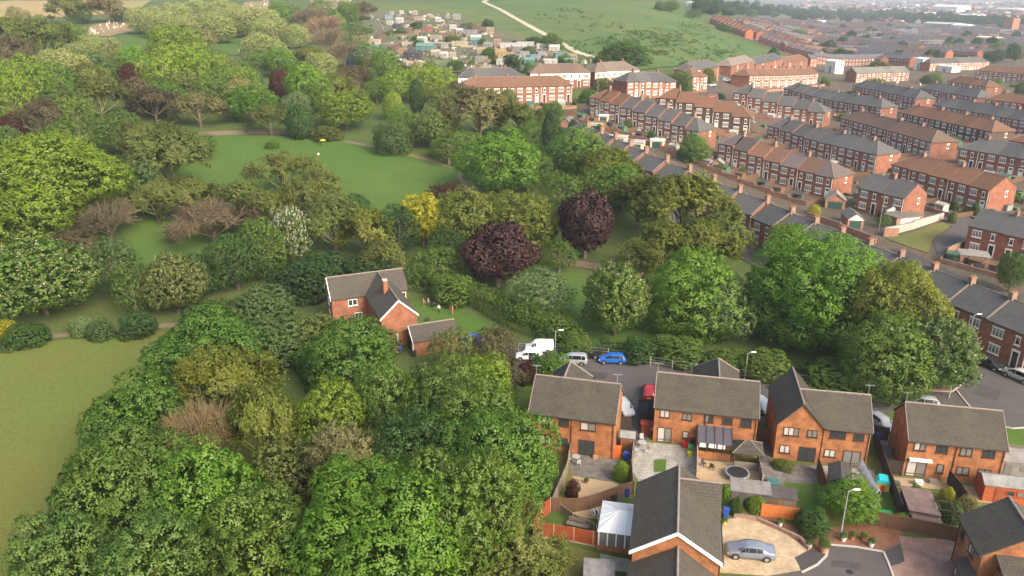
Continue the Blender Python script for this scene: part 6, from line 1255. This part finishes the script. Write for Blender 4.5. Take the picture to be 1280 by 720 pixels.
for a in ((783, 575, BB, 'blue bin below the small grey-roofed shed'), (907, 646, BB, 'blue bin at the dark-roofed house corner by the climber'), (500, 441, BB, 'blue bin by the door of the chimneyed house'), (1277, 588, BB, 'blue bin at the right edge by the tarpaulin'), (863, 566, GB, 'green bin by the pale timber fence'), (866, 558, KB, 'black bin by the pale timber fence'),
          (955, 184, BB, 'blue bin left of the orange brick terrace'), (1038, 213, BB, 'blue bin before the orange brick terrace, left one'), (1058, 221, BB, 'blue bin before the orange brick terrace, right one'), (1217, 265, BB, 'blue bin by the bare orange gable terrace'), (1096, 549, BB, 'blue bin beside the dark gate'), (518, 446, KB, 'black bin beside the small garage')): bin_(*a)
def pile(px, py, label, name, cat, fn): t = empty(name, at(px, py), YB, label, cat); fn(t); return t
def table_set(t):
    mb = MB(); mb.tube([(0, 0, .70), (0, 0, .73)], .52, 18); mb.build('tabletop', MT['steel'], t)
    for k in range(3): mb = MB(); a = k * 2.1; mb.tube([(.1 * math.cos(a), .1 * math.sin(a), .7), (.4 * math.cos(a), .4 * math.sin(a), 0)], .02, 5); mb.build('leg', MT['steel'], t)
def chair(px, py, rz, label, mat='steel'):
    t = empty('garden_chair', at(px, py), rz, label, 'chair', 'garden chairs'); mb = MB(); mb.box(-.23, .23, -.23, .23, .42, .46); mb.build('seat', MT[mat], t); mb = MB(); mb.box(-.23, .23, .2, .24, .48, .95); mb.build('backrest', MT[mat], t)
    for x in (-.2, .2):
        for y in (-.2, .2): mb = MB(); mb.box(x - .02, x + .02, y - .02, y + .02, 0, .42); mb.build('leg', MT[mat], t)
pile(802.4, 559, 'round metal table on the pale patio', 'garden_table', 'table', table_set); chair(795, 566, 1.5, 'metal chair left below the round patio table'); chair(808, 566, -1.2, 'metal chair right of the round patio table'); chair(802, 551, 0, 'metal chair behind the round patio table')
pile(720, 577, 'small round metal table on the dark patio', 'garden_table', 'table', table_set); chair(714, 577, 1.6, 'metal chair at the fence side of the dark patio'); chair(723, 582, 3.3, 'metal chair in front of the dark patio table')
chair(879, 583, .6, 'dark chair nearest the pale fence in the trampoline yard', 'fence_dark'); chair(890, 587, 2.4, 'dark chair left of the trampoline', 'fence_dark'); chair(750, 658, 1.6, 'white chair by the conservatory, upper one', 'upvc'); chair(748, 666, 1.6, 'white chair by the conservatory, lower one', 'upvc')
def boxm(px, py, w, d, h, col, label, name, cat, rz=YB, mat='matt', lid=None):
    t = empty(name, at(px, py), rz, label, cat); mb = MB(); mb.prism([(-w / 2 * .94, 0), (w / 2 * .94, 0), (w / 2, h), (-w / 2, h)], -d / 2, d / 2, 'y'); mb.build('body', MT[mat], t, color=col)
    mb = MB(); mb.box(-w / 2 - .03, w / 2 + .03, -d / 2 - .03, d / 2 + .03, h + .003, h + .06); mb.build('lid', MT[mat], t, color=lid or sc(col, .85)); return t
boxm(857, 559, .7, .5, .5, (.6, .03, .02), 'red plastic box by the lean-to semi wall', 'storage_box', 'box'); boxm(966, 606, 1.2, 1.2, .4, (.05, .16, .17), 'teal lidded sandpit on the slab patio', 'sandpit', 'sandpit', lid=(.04, .13, .14)); boxm(770, 570, 1.1, .8, 1.2, (.62, .12, .025), 'bright orange bin store beside the dark patio', 'bin_store', 'bin store')
boxm(1106, 646, 1.2, .6, .6, (.03, .26, .08), 'green plastic toy chest on the toy-strewn lawn', 'toy_chest', 'toy'); boxm(1148, 606, .8, .6, .5, (.6, .6, .58), 'white tub on the sun patio', 'planter', 'planter'); boxm(1118, 606, 1.0, .6, .35, (.08, .10, .07), 'dark trough by the long dark fence', 'planter', 'planter'); boxm(1166, 604, .9, .5, .4, (.2, .18, .16), 'grey crate on the sun patio', 'crate', 'crate')
boxm(744, 573, .5, .4, .3, (.4, .25, .15), 'terracotta trough left of the orange bin store', 'planter', 'planter'); boxm(862, 570, .5, .5, .5, (.55, .5, .03), 'yellow tub beside the green bin', 'tub', 'tub'); boxm(782, 620, .8, .5, 1.0, (.03, .05, .2), 'blue crate stack by the curving brown fence', 'crate', 'crate'); boxm(763, 626, 1.4, .5, .8, (.03, .03, .03), 'black box behind the white conservatory', 'storage_box', 'box')
t = empty('playhouse', at(1102, 611), R(-20), 'yellow playhouse with a teal roof on the toy-strewn lawn', 'playhouse'); mb = MB(); mb.box(-.65, .65, -.55, .55, 0, 1.05); mb.build('wall', MT['matt'], t, color=(.62, .42, .03)); mb = MB(); mb.prism([(-.75, 1.06), (.75, 1.06), (.45, 1.5), (-.45, 1.5)], -.68, .68, 'y'); mb.build('roof', MT['matt'], t, color=(.02, .36, .40)); mb = MB(); mb.box(-.2, .2, -.58, -.53, .02, .8); mb.build('door', MT['matt'], t, color=(.45, .05, .03))
t = empty('slide', at(1079, 615), R(60), 'yellow slide beside the small trampoline', 'slide'); mb = MB(); mb.prism([(-.9, .05), (-.5, .1), (.5, 1.1), (.5, 1.17), (-.5, .17), (-.9, .12)], -.22, .22, 'y'); mb.build('chute', MT['matt'], t, color=(.6, .42, .03)); mb = MB(); [mb.tube([(.9, y, 0), (.5, y, 1.1)], .03, 5) for y in (-.2, .2)]; [mb.tube([(.9 - k * .13, -.2, .27 * k), (.9 - k * .13, .2, .27 * k)], .025, 5) for k in (1, 2, 3)]; mb.build('ladder', MT['matt'], t, color=(.4, .05, .03))
# laundry: long pale sheets on a line
a, b = at(1073, 590), at(1097, 634); t = empty('washing_line', a, 0, 'washing line strung beside the playhouse', 'washing line'); d = b - a
for q in (Vector((0, 0, 0)), d): mb = MB(); mb.tube([q, q + Vector((0, 0, 2.1))], .04, 6); mb.build('post', MT['steel'], t)
mb = MB(); mb.tube([Vector((0, 0, 2.05)), d * .5 + Vector((0, 0, 1.95)), d + Vector((0, 0, 2.05))], .012, 4); mb.build('line', MT['steel'], t)
mb = MB(); n = 24; nd = Vector((-d.y, d.x, 0)).normalized(); g = random.Random(3)
for k in range(n + 1):
    q = d * (.04 + .92 * k / n); zt = 2.04 - .09 * math.sin(math.pi * k / n); wv = nd * (-.34 + .10 * math.sin(k * 1.5)); mb.v += [tuple(q + Vector((0, 0, zt))), tuple(q + wv * .6 + Vector((0, 0, zt - .5))), tuple(q + wv * 1.6 + Vector((0, 0, zt - 1.0 + .12 * math.sin(k * .9))))]
for k in range(n):
    for j in (0, 1): mb.f.append((3 * k + j, 3 * k + j + 1, 3 * k + 4 + j, 3 * k + 3 + j)); mb.m.append(0)
o = mb.build('laundry', MT['white'], None, a, smooth=True); sm = o.modifiers.new('s', 'SOLIDIFY'); sm.thickness = .02; tag(o, 'long white sheets hanging on the line beside the playhouse', 'laundry')
# pergola
t = empty('pergola', at(1185, 655), R(-15), 'black timber pergola frame on the corner lawn', 'pergola'); mb = MB(); [mb.box(x - .05, x + .05, y - .05, y + .05, 0, 2.1) for x in (-1.3, 0, 1.3) for y in (-.8, .8)]; mb.build('post', MT['fence_dark'], t); mb = MB(); [mb.box(-1.5, 1.5, y - .04, y + .04, 2.103, 2.2) for y in (-.8, .8)]; mb.build('rail', MT['fence_dark'], t); mb = MB(); [mb.box(x - .03, x + .03, -1.05, 1.05, 2.203, 2.3) for x in (-1.3, 0, 1.3)]; mb.build('rafter', MT['fence_dark'], t)
# plant pots in the border
def pot(px, py, s, col, label, plant=True):
    t = empty('plant_pot', at(px, py), 0, label, 'plant pot', 'plant pots by the close'); mb = MB(); mb.tube([(0, 0, 0), (0, 0, .42 * s), (0, 0, .43 * s), (0, 0, .5 * s)], [.17 * s, .25 * s, .29 * s, .29 * s], 12); mb.build('pot', MT['matt'], t, color=col)
    if plant:
        for k, me in PROTO['bush'][0][0].items(): link('plant', me, t, (0, 0, .4 * s), scale=(.36 * s / CR, .36 * s / CR, .5 * s / ZR), color=COLS['green'])
for a in ((1054, 676, 1.1, WHI, 'white pot left of the street lamp in the border'), (1065, 674, 1.0, (.4, .15, .08), 'terracotta pot right of the street lamp'), (1079, 675, 1.0, (.4, .15, .08), 'terracotta pot nearest the lime-green tree'), (1089, 683, 1.1, WHI, 'white pot at the right of the border'), (1012, 684, 1.0, WHI, 'white pot at the end of the drive bed'), (1029, 690, 1.7, (.35, .2, .12), 'large brown pot at the corner of the drive bed'), (975, 657, 1, WHI, 'white pot at the top of the drive bed'), (905, 655, .9, (.55, .45, .03), 'yellow pot by the house corner'), (733, 604, .8, (.4, .15, .08), 'terracotta pot on the gravel garden')): pot(*a)
# white wheel-like ring on the sand terrace
t = empty('cable_drum', at(744, 644), R(20), 'white round drum lying on the sand terrace', 'drum'); mb = MB(); q = [(.34 * math.cos(k * .3927), .34 * math.sin(k * .3927) + .36) for k in range(17)]; mb.tube([(-.2, y, z) for y, z in q], .07, 6, cap=False); mb.tube([(.2, y, z) for y, z in q], .07, 6, cap=False); mb.build('flange', MT['upvc'], t); mb = MB(); mb.tube([(-.2, 0, .36), (.2, 0, .36)], .2, 14); mb.build('core', MT['black'], t)
# dog agility style panels and bench on the artificial lawn
t = empty('garden_bench', at(722, 660), R(-20), 'dark slatted bench on the artificial lawn behind the red fence', 'bench'); mb = MB(); [mb.box(-1.2, 1.2, -.3 + k * .16, -.18 + k * .16, .42, .46) for k in range(4)]; mb.build('seat', MT['timber_grey'], t); mb = MB(); [mb.box(-1.2, 1.2, .34, .38, .55 + k * .16, .67 + k * .16) for k in range(3)]; mb.build('backrest', MT['timber_grey'], t)
for x in (-1.1, 1.1): mb = MB(); mb.box(x - .04, x + .04, -.28, .33, 0, .42); mb.box(x - .04, x + .04, .30, .37, .42, 1.0); mb.build('leg', MT['fence_dark'], t)
fence([(700, 640), (716, 652), (742, 664)], 1.0, 'timber_grey', 'low grey slatted screen across the artificial lawn')
# black garden grill between the people
t = empty('barbecue', at(544, 385), R(20), 'black barbecue trolley among the people on the striped lawn', 'barbecue'); mb = MB(); mb.box(-.7, .7, -.28, .28, .75, .95); mb.ball((-.2, 0, .95), (.42, .27, .25), 12, 8); mb.build('grill', MT['black'], t)
for x in (-.6, .6):
    for y in (-.22, .22): mb = MB(); mb.box(x - .025, x + .025, y - .025, y + .025, 0, .75); mb.build('leg', MT['black'], t)
t = empty('holdall_bag', at(534, 401), R(10), 'black bag lying on the striped lawn in front of the people', 'bag'); mb = MB(); mb.ball((0, 0, .22), (.5, .24, .22), 14, 8); mb.ball((.32, .02, .36), (.2, .18, .16), 10, 6); mb.build('body', MT['black'], t, smooth=True); mb = MB(); mb.tube([(-.2, 0, .42), (-.1, 0, .55), (.1, 0, .55), (.2, 0, .42)], .025, 6); mb.build('handle', MT['black'], t)
# ------------------------------------------------------------------ people
PM = {}
def cloth(name, col): 
    if name not in PM: PM[name] = plain('cloth_' + name, col, .85, .12, 6)
    return PM[name]
def person(px, py, rz, shirt, trousers, label, bare_legs=False, arms=((.30, 12), (-.2, 20)), sit=False, h=1.75, hat=None):
    p = at(px, py); k = h / 1.75; J = {}; E_ = []; rad = []
    def v(n, x, y, z, r): J[n] = (len(J), (x * k, y * k, z * k)); rad.append(r * k); return n
    hipz = .92 if not sit else .28
    v('pelvis', 0, 0, hipz, .14); v('waist', 0, 0, hipz + .18, .125); v('chest', 0, -.01, hipz + .38, .15); v('neck', 0, 0, hipz + .57, .055); v('head', 0, .02, hipz + .68, .085); v('crownj', 0, .01, hipz + .80, .07)
    E_ += [('pelvis', 'waist'), ('waist', 'chest'), ('chest', 'neck'), ('neck', 'head'), ('head', 'crownj')]
    for s, nm in ((1, 'l'), (-1, 'r')):
        a, b = arms[0 if s > 0 else 1]; fx = math.sin(a); v('sh' + nm, s * .17, 0, hipz + .50, .06); v('el' + nm, s * .24, .26 * fx, hipz + .50 - .27 * math.cos(a), .045); e2 = a + math.radians(b) * 2
        v('wr' + nm, s * .22, .26 * fx + .25 * math.sin(e2), hipz + .50 - .27 * math.cos(a) - .25 * math.cos(e2), .033); wx_, wy_, wz_ = J['wr' + nm][1]; wx_, wy_, wz_ = wx_ / k, wy_ / k, wz_ / k; dy, dz = math.sin(e2), -math.cos(e2)
        v('pa' + nm, wx_, wy_ + .07 * dy, wz_ + .07 * dz, .034); E_ += [('chest', 'sh' + nm), ('sh' + nm, 'el' + nm), ('el' + nm, 'wr' + nm), ('wr' + nm, 'pa' + nm)]
        for f in range(4): L_ = (.075, .085, .08, .06)[f]; n2 = v('f%d%s' % (f, nm), wx_ + (f - 1.5) * .017, wy_ + (.07 + L_) * dy + .012, wz_ + (.07 + L_) * dz, .009); E_.append(('pa' + nm, n2))
        n2 = v('th' + nm, wx_ - s * .05, wy_ + .08 * dy + .03, wz_ + .08 * dz, .010); E_.append(('wr' + nm, n2))
        if not sit: v('hi' + nm, s * .09, 0, .86, .095); v('kn' + nm, s * .10, .02, .48, .065); v('an' + nm, s * .11, -.01, .09, .045); v('to' + nm, s * .12, .16, .045, .04)
        else: v('hi' + nm, s * .10, .05, .24, .095); v('kn' + nm, s * .14, .42, .40, .065); v('an' + nm, s * .14, .70, .10, .045); v('to' + nm, s * .14, .86, .07, .04)
        E_ += [('pelvis', 'hi' + nm), ('hi' + nm, 'kn' + nm), ('kn' + nm, 'an' + nm), ('an' + nm, 'to' + nm)]
    me = bpy.data.meshes.new('body'); me.from_pydata([c for _, c in J.values()], [(J[a][0], J[b][0]) for a, b in E_], []); o = bpy.data.objects.new('tmp', me); COL.objects.link(o)
    m = o.modifiers.new('skin', 'SKIN'); o.modifiers.new('sub', 'SUBSURF').levels = 2; m.use_smooth_shade = True
    for i, r in enumerate(rad): me.skin_vertices[0].data[i].radius = (r, r)
    me.skin_vertices[0].data[0].use_root = True
    dg = bpy.context.evaluated_depsgraph_get(); bm = bpy.data.meshes.new_from_object(o.evaluated_get(dg)); bpy.data.objects.remove(o)
    for mt in (MT['skin'], cloth(*shirt), cloth(*trousers), MT['black']): bm.materials.append(mt)
    for f in bm.polygons:
        c = f.center / k; hand = abs(c.x) > .17 and c.z < hipz + .16 and c.z > hipz - .4 and not sit
        f.material_index = 3 if c.z < .075 else 0 if (c.z > hipz + .52 or (abs(c.x) > .19 and .05 < abs(c.y) and c.z < hipz + .30 and c.z > hipz - .05)) else (2 if c.z < hipz + .08 and abs(c.x) < .21 else 1)
        if bare_legs and .075 < c.z < .45: f.material_index = 0
    t = empty('person', p, rz, label, 'person', 'people on the striped lawn' if px > 450 else None); link('body', bm, t); z = (hipz + .73) * k
    mb = MB(); mb.ball((0, -.015 * k, z + .035 * k), (.092 * k, .105 * k, .09 * k), 12, 8); mb.build('hair', cloth(*hat) if hat else MT['hair'], t, smooth=True)
    mb = MB(); mb.ball((0, .108 * k, z - .035 * k), (.014, .02, .02), 6, 5); [mb.ball((x, .098 * k, z - .01 * k), .011, 6, 4, 1) for x in (-.032, .032)]; mb.box(-.025, .025, .09 * k, .102 * k, z - .085 * k, z - .078 * k, 2); [mb.ball((x, .02, z - .02 * k), (.012, .022, .032), 6, 4) for x in (-.093 * k, .093 * k)]; mb.build('face', [MT['skin'], MT['black'], MT['red_lens']], t)
    return t
person(529.7, 384, R(-60), ('tan', (.30, .20, .13)), ('tan_dark', (.26, .17, .11)), 'person in tan clothes standing by the hedge'); person(535.5, 383, R(-80), ('grey', (.48, .46, .43)), ('dull_green', (.10, .11, .07)), 'person in a pale grey top beside the barbecue'); person(548.8, 391.5, R(150), ('white', (.78, .78, .76)), ('black', (.015, .015, .018)), 'person in white shirt and black trousers at the barbecue'); person(565.5, 393, R(110), ('orange', (.55, .16, .05)), ('orange_dark', (.50, .15, .06)), 'person all in orange walking on the striped lawn', arms=((.5, 15), (-.5, 15)))
person(398, 195, R(190), ('white', (.78, .78, .76)), ('dark_red', (.16, .03, .03)), 'person in white sitting on the park lawn near the yellow umbrella', sit=True)
t = empty('umbrella', at(404, 184), 0, 'yellow umbrella standing on the lawn head behind the sitter', 'umbrella'); mb = MB(); n = 10; mb.v = [(0, 0, 2.3)] + [(.9 * math.cos(k * .6283), .9 * math.sin(k * .6283), 1.95) for k in range(n)]; mb.f = [(0, 1 + k, 1 + (k + 1) % n) for k in range(n)]; mb.m = [0] * n; o = mb.build('canopy', MT['matt'], t, color=(.65, .55, .03)); s_ = o.modifiers.new('s', 'SOLIDIFY'); s_.thickness = .02; mb = MB(); mb.tube([(0, 0, 0), (0, 0, 2.25)], .025, 6); mb.build('pole', MT['steel'], t)
# ------------------------------------------------------------------ allotments
AL = '''462 24 9 4 3 pale;454 40 8 3 2.4 cream;448 50 9 3 2.4 cream;490 17 5 3 2.4 pale;502 16 5 3 2.2 white;519 17 5 3 2.2 cream;486 23 9 4 3 blue;488 30 7 3 2.5 white;500 27 8 3 2.5 white;497 36 8 4 2.4 dark;524 24 10 3 2.3 cream;512 40 5 3 2.3 brown;522 42 6 3 2.5 pink;536 40 8 3 2.4 red;548 26 6 3 2.2 white;560 22 5 3 2.4 pale;571 23 8 4 2.6 pale;566 35 7 3 2.4 white;580 37 8 3 2.4 dark;575 41 6 3 2.3 white;588 42 12 4 2.5 grey;558 47 12 3 2.2 brown;545 49 10 3 2.2 cream;597 38 9 3 2.3 brown;613 41 7 4 2.6 tan;594 50 8 3 2.2 white;528 52 8 3 2.3 white;575 56 14 3 2.0 cream;556 59 6 3 2.2 pale;510 57 10 3 2.0 cream;495 62 6 3 2.3 brown;504 66 6 3 2.2 pink;516 72 13 4 2.4 dark;545 70 7 3 2.4 cream;556 72 5 3 2.2 white;566 71 5 3 2.2 cream;602 68 7 4 2.6 tan;600 76 6 3 2.2 pale;626 72 8 5 3 yellow;627 80 7 3 2.2 white;636 60 14 4 2.6 white;657 58 14 4 2.4 white;680 60 12 4 2.4 white;693 64 8 4 2.4 white;643 76 6 4 2.2 grey;655 70 8 4 2.3 grey;668 74 7 3 2.2 blue;676 70 6 4 2.3 grey;688 80 10 4 2.2 white;715 76 7 4 2.4 tan;700 72 9 4 2.4 teal;712 82 8 4 2.4 teal;532 62 14 5 2.2 teal;595 54 8 4 2.2 teal;438 72 8 4 2.4 blue;441 80 8 4 2.2 blue;466 64 10 4 2.4 teal;458 58 8 4 2.3 tan;470 54 9 3 2.3 cream;452 46 7 3 2.4 brown;477 47 6 3 2.2 brown;622 55 6 3 2.2 pink;610 60 7 3 2.2 grey;648 64 8 3 2.2 pale;662 80 7 4 2.2 teal'''
AC = dict(pale=(.30, .30, .29), cream=(.38, .33, .26), white=(.46, .46, .45), blue=(.18, .26, .33), dark=(.07, .07, .075), brown=(.20, .12, .08), pink=(.38, .22, .17), red=(.24, .09, .06), grey=(.26, .27, .30), tan=(.34, .27, .17), yellow=(.36, .28, .13), teal=(.12, .24, .23))
lst = [q.split() for q in AL.replace('\n', '').split(';') if q.strip()]; bag = {}
for q in lst: bag.setdefault((q[5], float(q[1]) < 45), []).append(q)
for (c, up), qs in bag.items():
    qs.sort(key=lambda q: float(q[0]))
    for i, q in enumerate(qs):
        w = float(q[2]) * .62; lab = '%s allotment %s, %s in the %s plots' % (c, 'netting cage' if c == 'teal' else 'shed', 'the only one' if len(qs) == 1 else nth(i) + ' of its colour from left', 'upper' if up else 'lower')
        p = at(float(q[0]), float(q[1]) + 2); p.z += .4; col = sc(AC[c], .72); rz = R(rnd.uniform(-16, 12))
        shed(p, rz, w, float(q[3]) * 1.1, float(q[4]), col, sc(col, .85 if c not in ('white', 'cream', 'teal') else 1.05), lab, 'allotment sheds', flat=rnd.random() < .5, name='netting_cage' if c == 'teal' else 'allotment_shed', cat='netting cage' if c == 'teal' else 'shed')
# cultivated plots: one bed each, rows of crops
for k in range(70):
    px, py = rnd.uniform(452, 735), rnd.uniform(20, 90); 
    if px > 560 and py < 30 + (px - 560) * .25: continue
    p = at(px, py); p.z += .4; mb = MB(); w, d = rnd.uniform(5, 11), rnd.uniform(4, 8); n = 5
    for i in range(n): mb.box(-w / 2, w / 2, -d / 2 + d * i / n, -d / 2 + d * (i + .6) / n, -.3, rnd.uniform(.25, .9))
    tag(mb.build('vegetable_bed', MT['matt'], None, p, R(rnd.uniform(-15, 10)), color=rnd.choice(((.10, .14, .05), (.16, .12, .08), (.24, .19, .13), (.07, .10, .05), (.30, .25, .18)))), 'ridged vegetable bed somewhere among the allotment sheds', 'vegetable bed', 'vegetable beds of the allotments')
# ------------------------------------------------------------------ gravestones
mb = MB(); mb.prism([(-.35, 0), (.35, 0), (.35, .8), (.2, 1.05), (-.2, 1.05), (-.35, .8)], -.08, .08, 'y'); mb.box(-.45, .45, -.2, .2, -.3, .12); GM = mb.mesh('gravestone', [MT['matt']])
for (x0, y0, x1, y1, n, lab) in ((110, 42, 168, 25, 44, 'upright pale gravestone on the orange bank left of the pale trees'), (298, 62, 314, 74, 12, 'pale gravestone in the small burial ground beside the park trees'), (300, 12, 336, 5, 16, 'upright gravestone on the slope behind the pale trees'), (392, 10, 438, 5, 22, 'pale gravestone among the plots near the top edge')):
    for k in range(n):
        f = rnd.random(); px = x0 + (x1 - x0) * f; py = y0 + (y1 - y0) * f + rnd.uniform(-6, 5); p = at(px, max(1, py)); s = rnd.uniform(1.0, 1.7); c = rnd.choice(((.44, .35, .28), (.40, .33, .28), (.48, .43, .37), (.3, .25, .21)))
        tag(link('gravestone', GM, None, p, rnd.uniform(-.3, .3), c, (s, s, s)), lab, 'gravestone', lab.replace('gravestone', 'gravestones'))
# ------------------------------------------------------------------ the hazy air
hz_ = NT('haze'); vol = hz_.n('VolumePrincipled'); vol.inputs['Color'].default_value = (.74, .84, 1.0, 1); vol.inputs['Density'].default_value = .00018; vol.inputs['Anisotropy'].default_value = .25; hm = hz_.out(None, vol.outputs[0])
mb = MB(); mb.box(-8900, 8900, -8900, 8900, -14, 86); tag(mb.build('haze', hm), kind='stuff')

for k in range(46):
    px, py = rnd.uniform(452, 735), rnd.uniform(18, 90)
    if px > 560 and py < 26 + (px - 560) * .28: continue
    tree(px, py, rnd.uniform(3, 5.5), rnd.uniform(9, 20), 'bush', rnd.choice(('mid', 'dark', 'olive', 'green', 'grey')), 'green bush growing between sheds and beds of the allotments', 'bushes of the allotments', cat='bush', name='bush')

def scatter_mesh(name, n, pick, shape, mats, color, label, cat):
    """many small clumps or blocks nobody could count, one object"""
    Vs, Fs, Ms = [], [], []; base = 0
    for k in range(n):
        q = pick(k)
        if q is None: continue
        V, F, M = shape(*q); Vs.append(V); Fs.append(F + base); Ms.append(M); base += len(V)
    me = mesh_np(name, np.concatenate(Vs), np.concatenate(Fs), np.concatenate(Ms), mats)
    me.polygons.foreach_set('use_smooth', np.zeros(len(me.polygons), bool)); tag(link(name, me, None, color=color), label, cat, kind='stuff')
g_ = np.random.default_rng(9)
CEN = [(g_.uniform(690, 930), g_.uniform(12, 72), g_.uniform(4, 16)) for _ in range(30)]
def hp(k):
    c = CEN[k % 30]; px, py = c[0] + g_.normal() * c[2] * 1.6, c[1] + g_.normal() * c[2] * .35
    if py < 8 + (px - 690) * .10 or px > 852 + (py - 22) * 2.4 or py > 80 or py > 20 + (px - 610) * .40: return None
    return at(px, py), g_.uniform(.5, 1.5)
def clump(p, s):
    n = 16; C = np.array(p) + g_.normal(size=(n, 3)) * np.array([s, s, .35 * s]) + np.array([0, 0, .5 * s]); V, S = leaf_arrays(C, nrm(g_.normal(size=(n, 3)) + np.array([0, 0, 1])), C, g_.uniform(.6, 1.4, n) * s, g_)
    return V, np.arange(n * 4).reshape(-1, 4), np.zeros(n)
scatter_mesh('hill_scrub', 700, hp, clump, [MT['leaf']], (.072, .118, .034), 'patchy low scrub over the open green hill', 'scrub')
def ap(k):
    px, py = g_.uniform(445, 738), g_.uniform(17, 90)
    if px > 560 and py < 26 + (px - 560) * .28: return None
    p = at(px, py); p.z += .4; s = g_.uniform(.6, 2.6); return p, s, s * g_.uniform(.5, 1), g_.uniform(.4, 1.8), g_.uniform(0, 3.1), g_.integers(0, 6)
def vp(k):
    px = g_.uniform(1000, 1300); py = g_.uniform(-4, 30) if k % 2 else g_.uniform(2, 16)
    if px < 1090 and py > 17: return None
    p = at(px, max(-3, py)); return p, g_.uniform(8, 34), g_.uniform(8, 20), g_.uniform(4, 9), g_.uniform(0, 3.1), g_.integers(0, 5)
def block(p, w, d, h, a, m):
    c, s = math.cos(a), math.sin(a); q = np.array([(x * c - y * s + p.x, x * s + y * c + p.y, p.z + z) for z in (-2, h) for x, y in ((-w / 2, -d / 2), (w / 2, -d / 2), (w / 2, d / 2), (-w / 2, d / 2))])
    return q, np.array([(0, 1, 5, 4), (1, 2, 6, 5), (2, 3, 7, 6), (3, 0, 4, 7), (4, 5, 6, 7)]), np.array([m] * 4 + [m if m > 2 else 3])
scatter_mesh('allotment_clutter', 900, ap, block, [plain('clutter_' + n, c, .8, .2, .5) for n, c in (('timber', (.17, .12, .085)), ('grey', (.22, .22, .22)), ('dark', (.06, .06, .06)), ('earth', (.12, .095, .065)), ('pale', (.40, .38, .34)), ('green', (.07, .12, .05)))], (1, 1, 1), 'small frames, butts, pallets and netting crowding the allotment plots', 'clutter')
def yp(k):
    px, py = g_.uniform(735, 1290), g_.uniform(98, 320)
    if py < 100 + max(0, 800 - px) * .2 or py > 160 + (px - 735) * .30 or (1150 < px < 1215 and 255 < py < 320) or (880 < px < 960 and py < 128): return None
    p = at(px, py); s = g_.uniform(.5, 2.2); return p, s, s * g_.uniform(.4, 1), g_.uniform(.4, 1.7), YAW9 + g_.choice((0, 1.57)), g_.integers(0, 6)
CL = [bpy.data.materials['clutter_' + n] for n in ('timber', 'grey', 'dark', 'earth', 'pale', 'green')]
scatter_mesh('yard_clutter', 1300, yp, block, CL, (1, 1, 1), 'bins, boards, tubs and oddments lying in the yards of the brick estate', 'clutter')
scatter_mesh('valley_town', 1100, vp, block, [FB[0], FB[2], plain('far_render', (.42, .40, .37)), FR[0], FR[2]], (1, 1, 1), 'tiny buildings of the hazy valley town', 'buildings')
# shrubs and small trees in the yards and gardens of the estate
for k in range(70):
    px, py = rnd.uniform(735, 1275), rnd.uniform(100, 310)
    if py < 100 + max(0, 800 - px) * .2 or py > 165 + (px - 735) * .30 or py < 92: continue
    tree(px, py, rnd.uniform(1.6, 3.4), rnd.uniform(9, 15), 'bush', rnd.choice(('mid', 'dark', 'olive', 'green', 'dark')), 'small green shrub in the yards between the brick terraces', 'shrubs in the estate yards', cat='bush', name='bush', base=True)
for o in SC.objects:
    if 'label' in o and not 4 <= len(o['label'].replace(',', ' ').split()) <= 16: print('LABEL', len(o['label'].split()), o.name, o['label'])
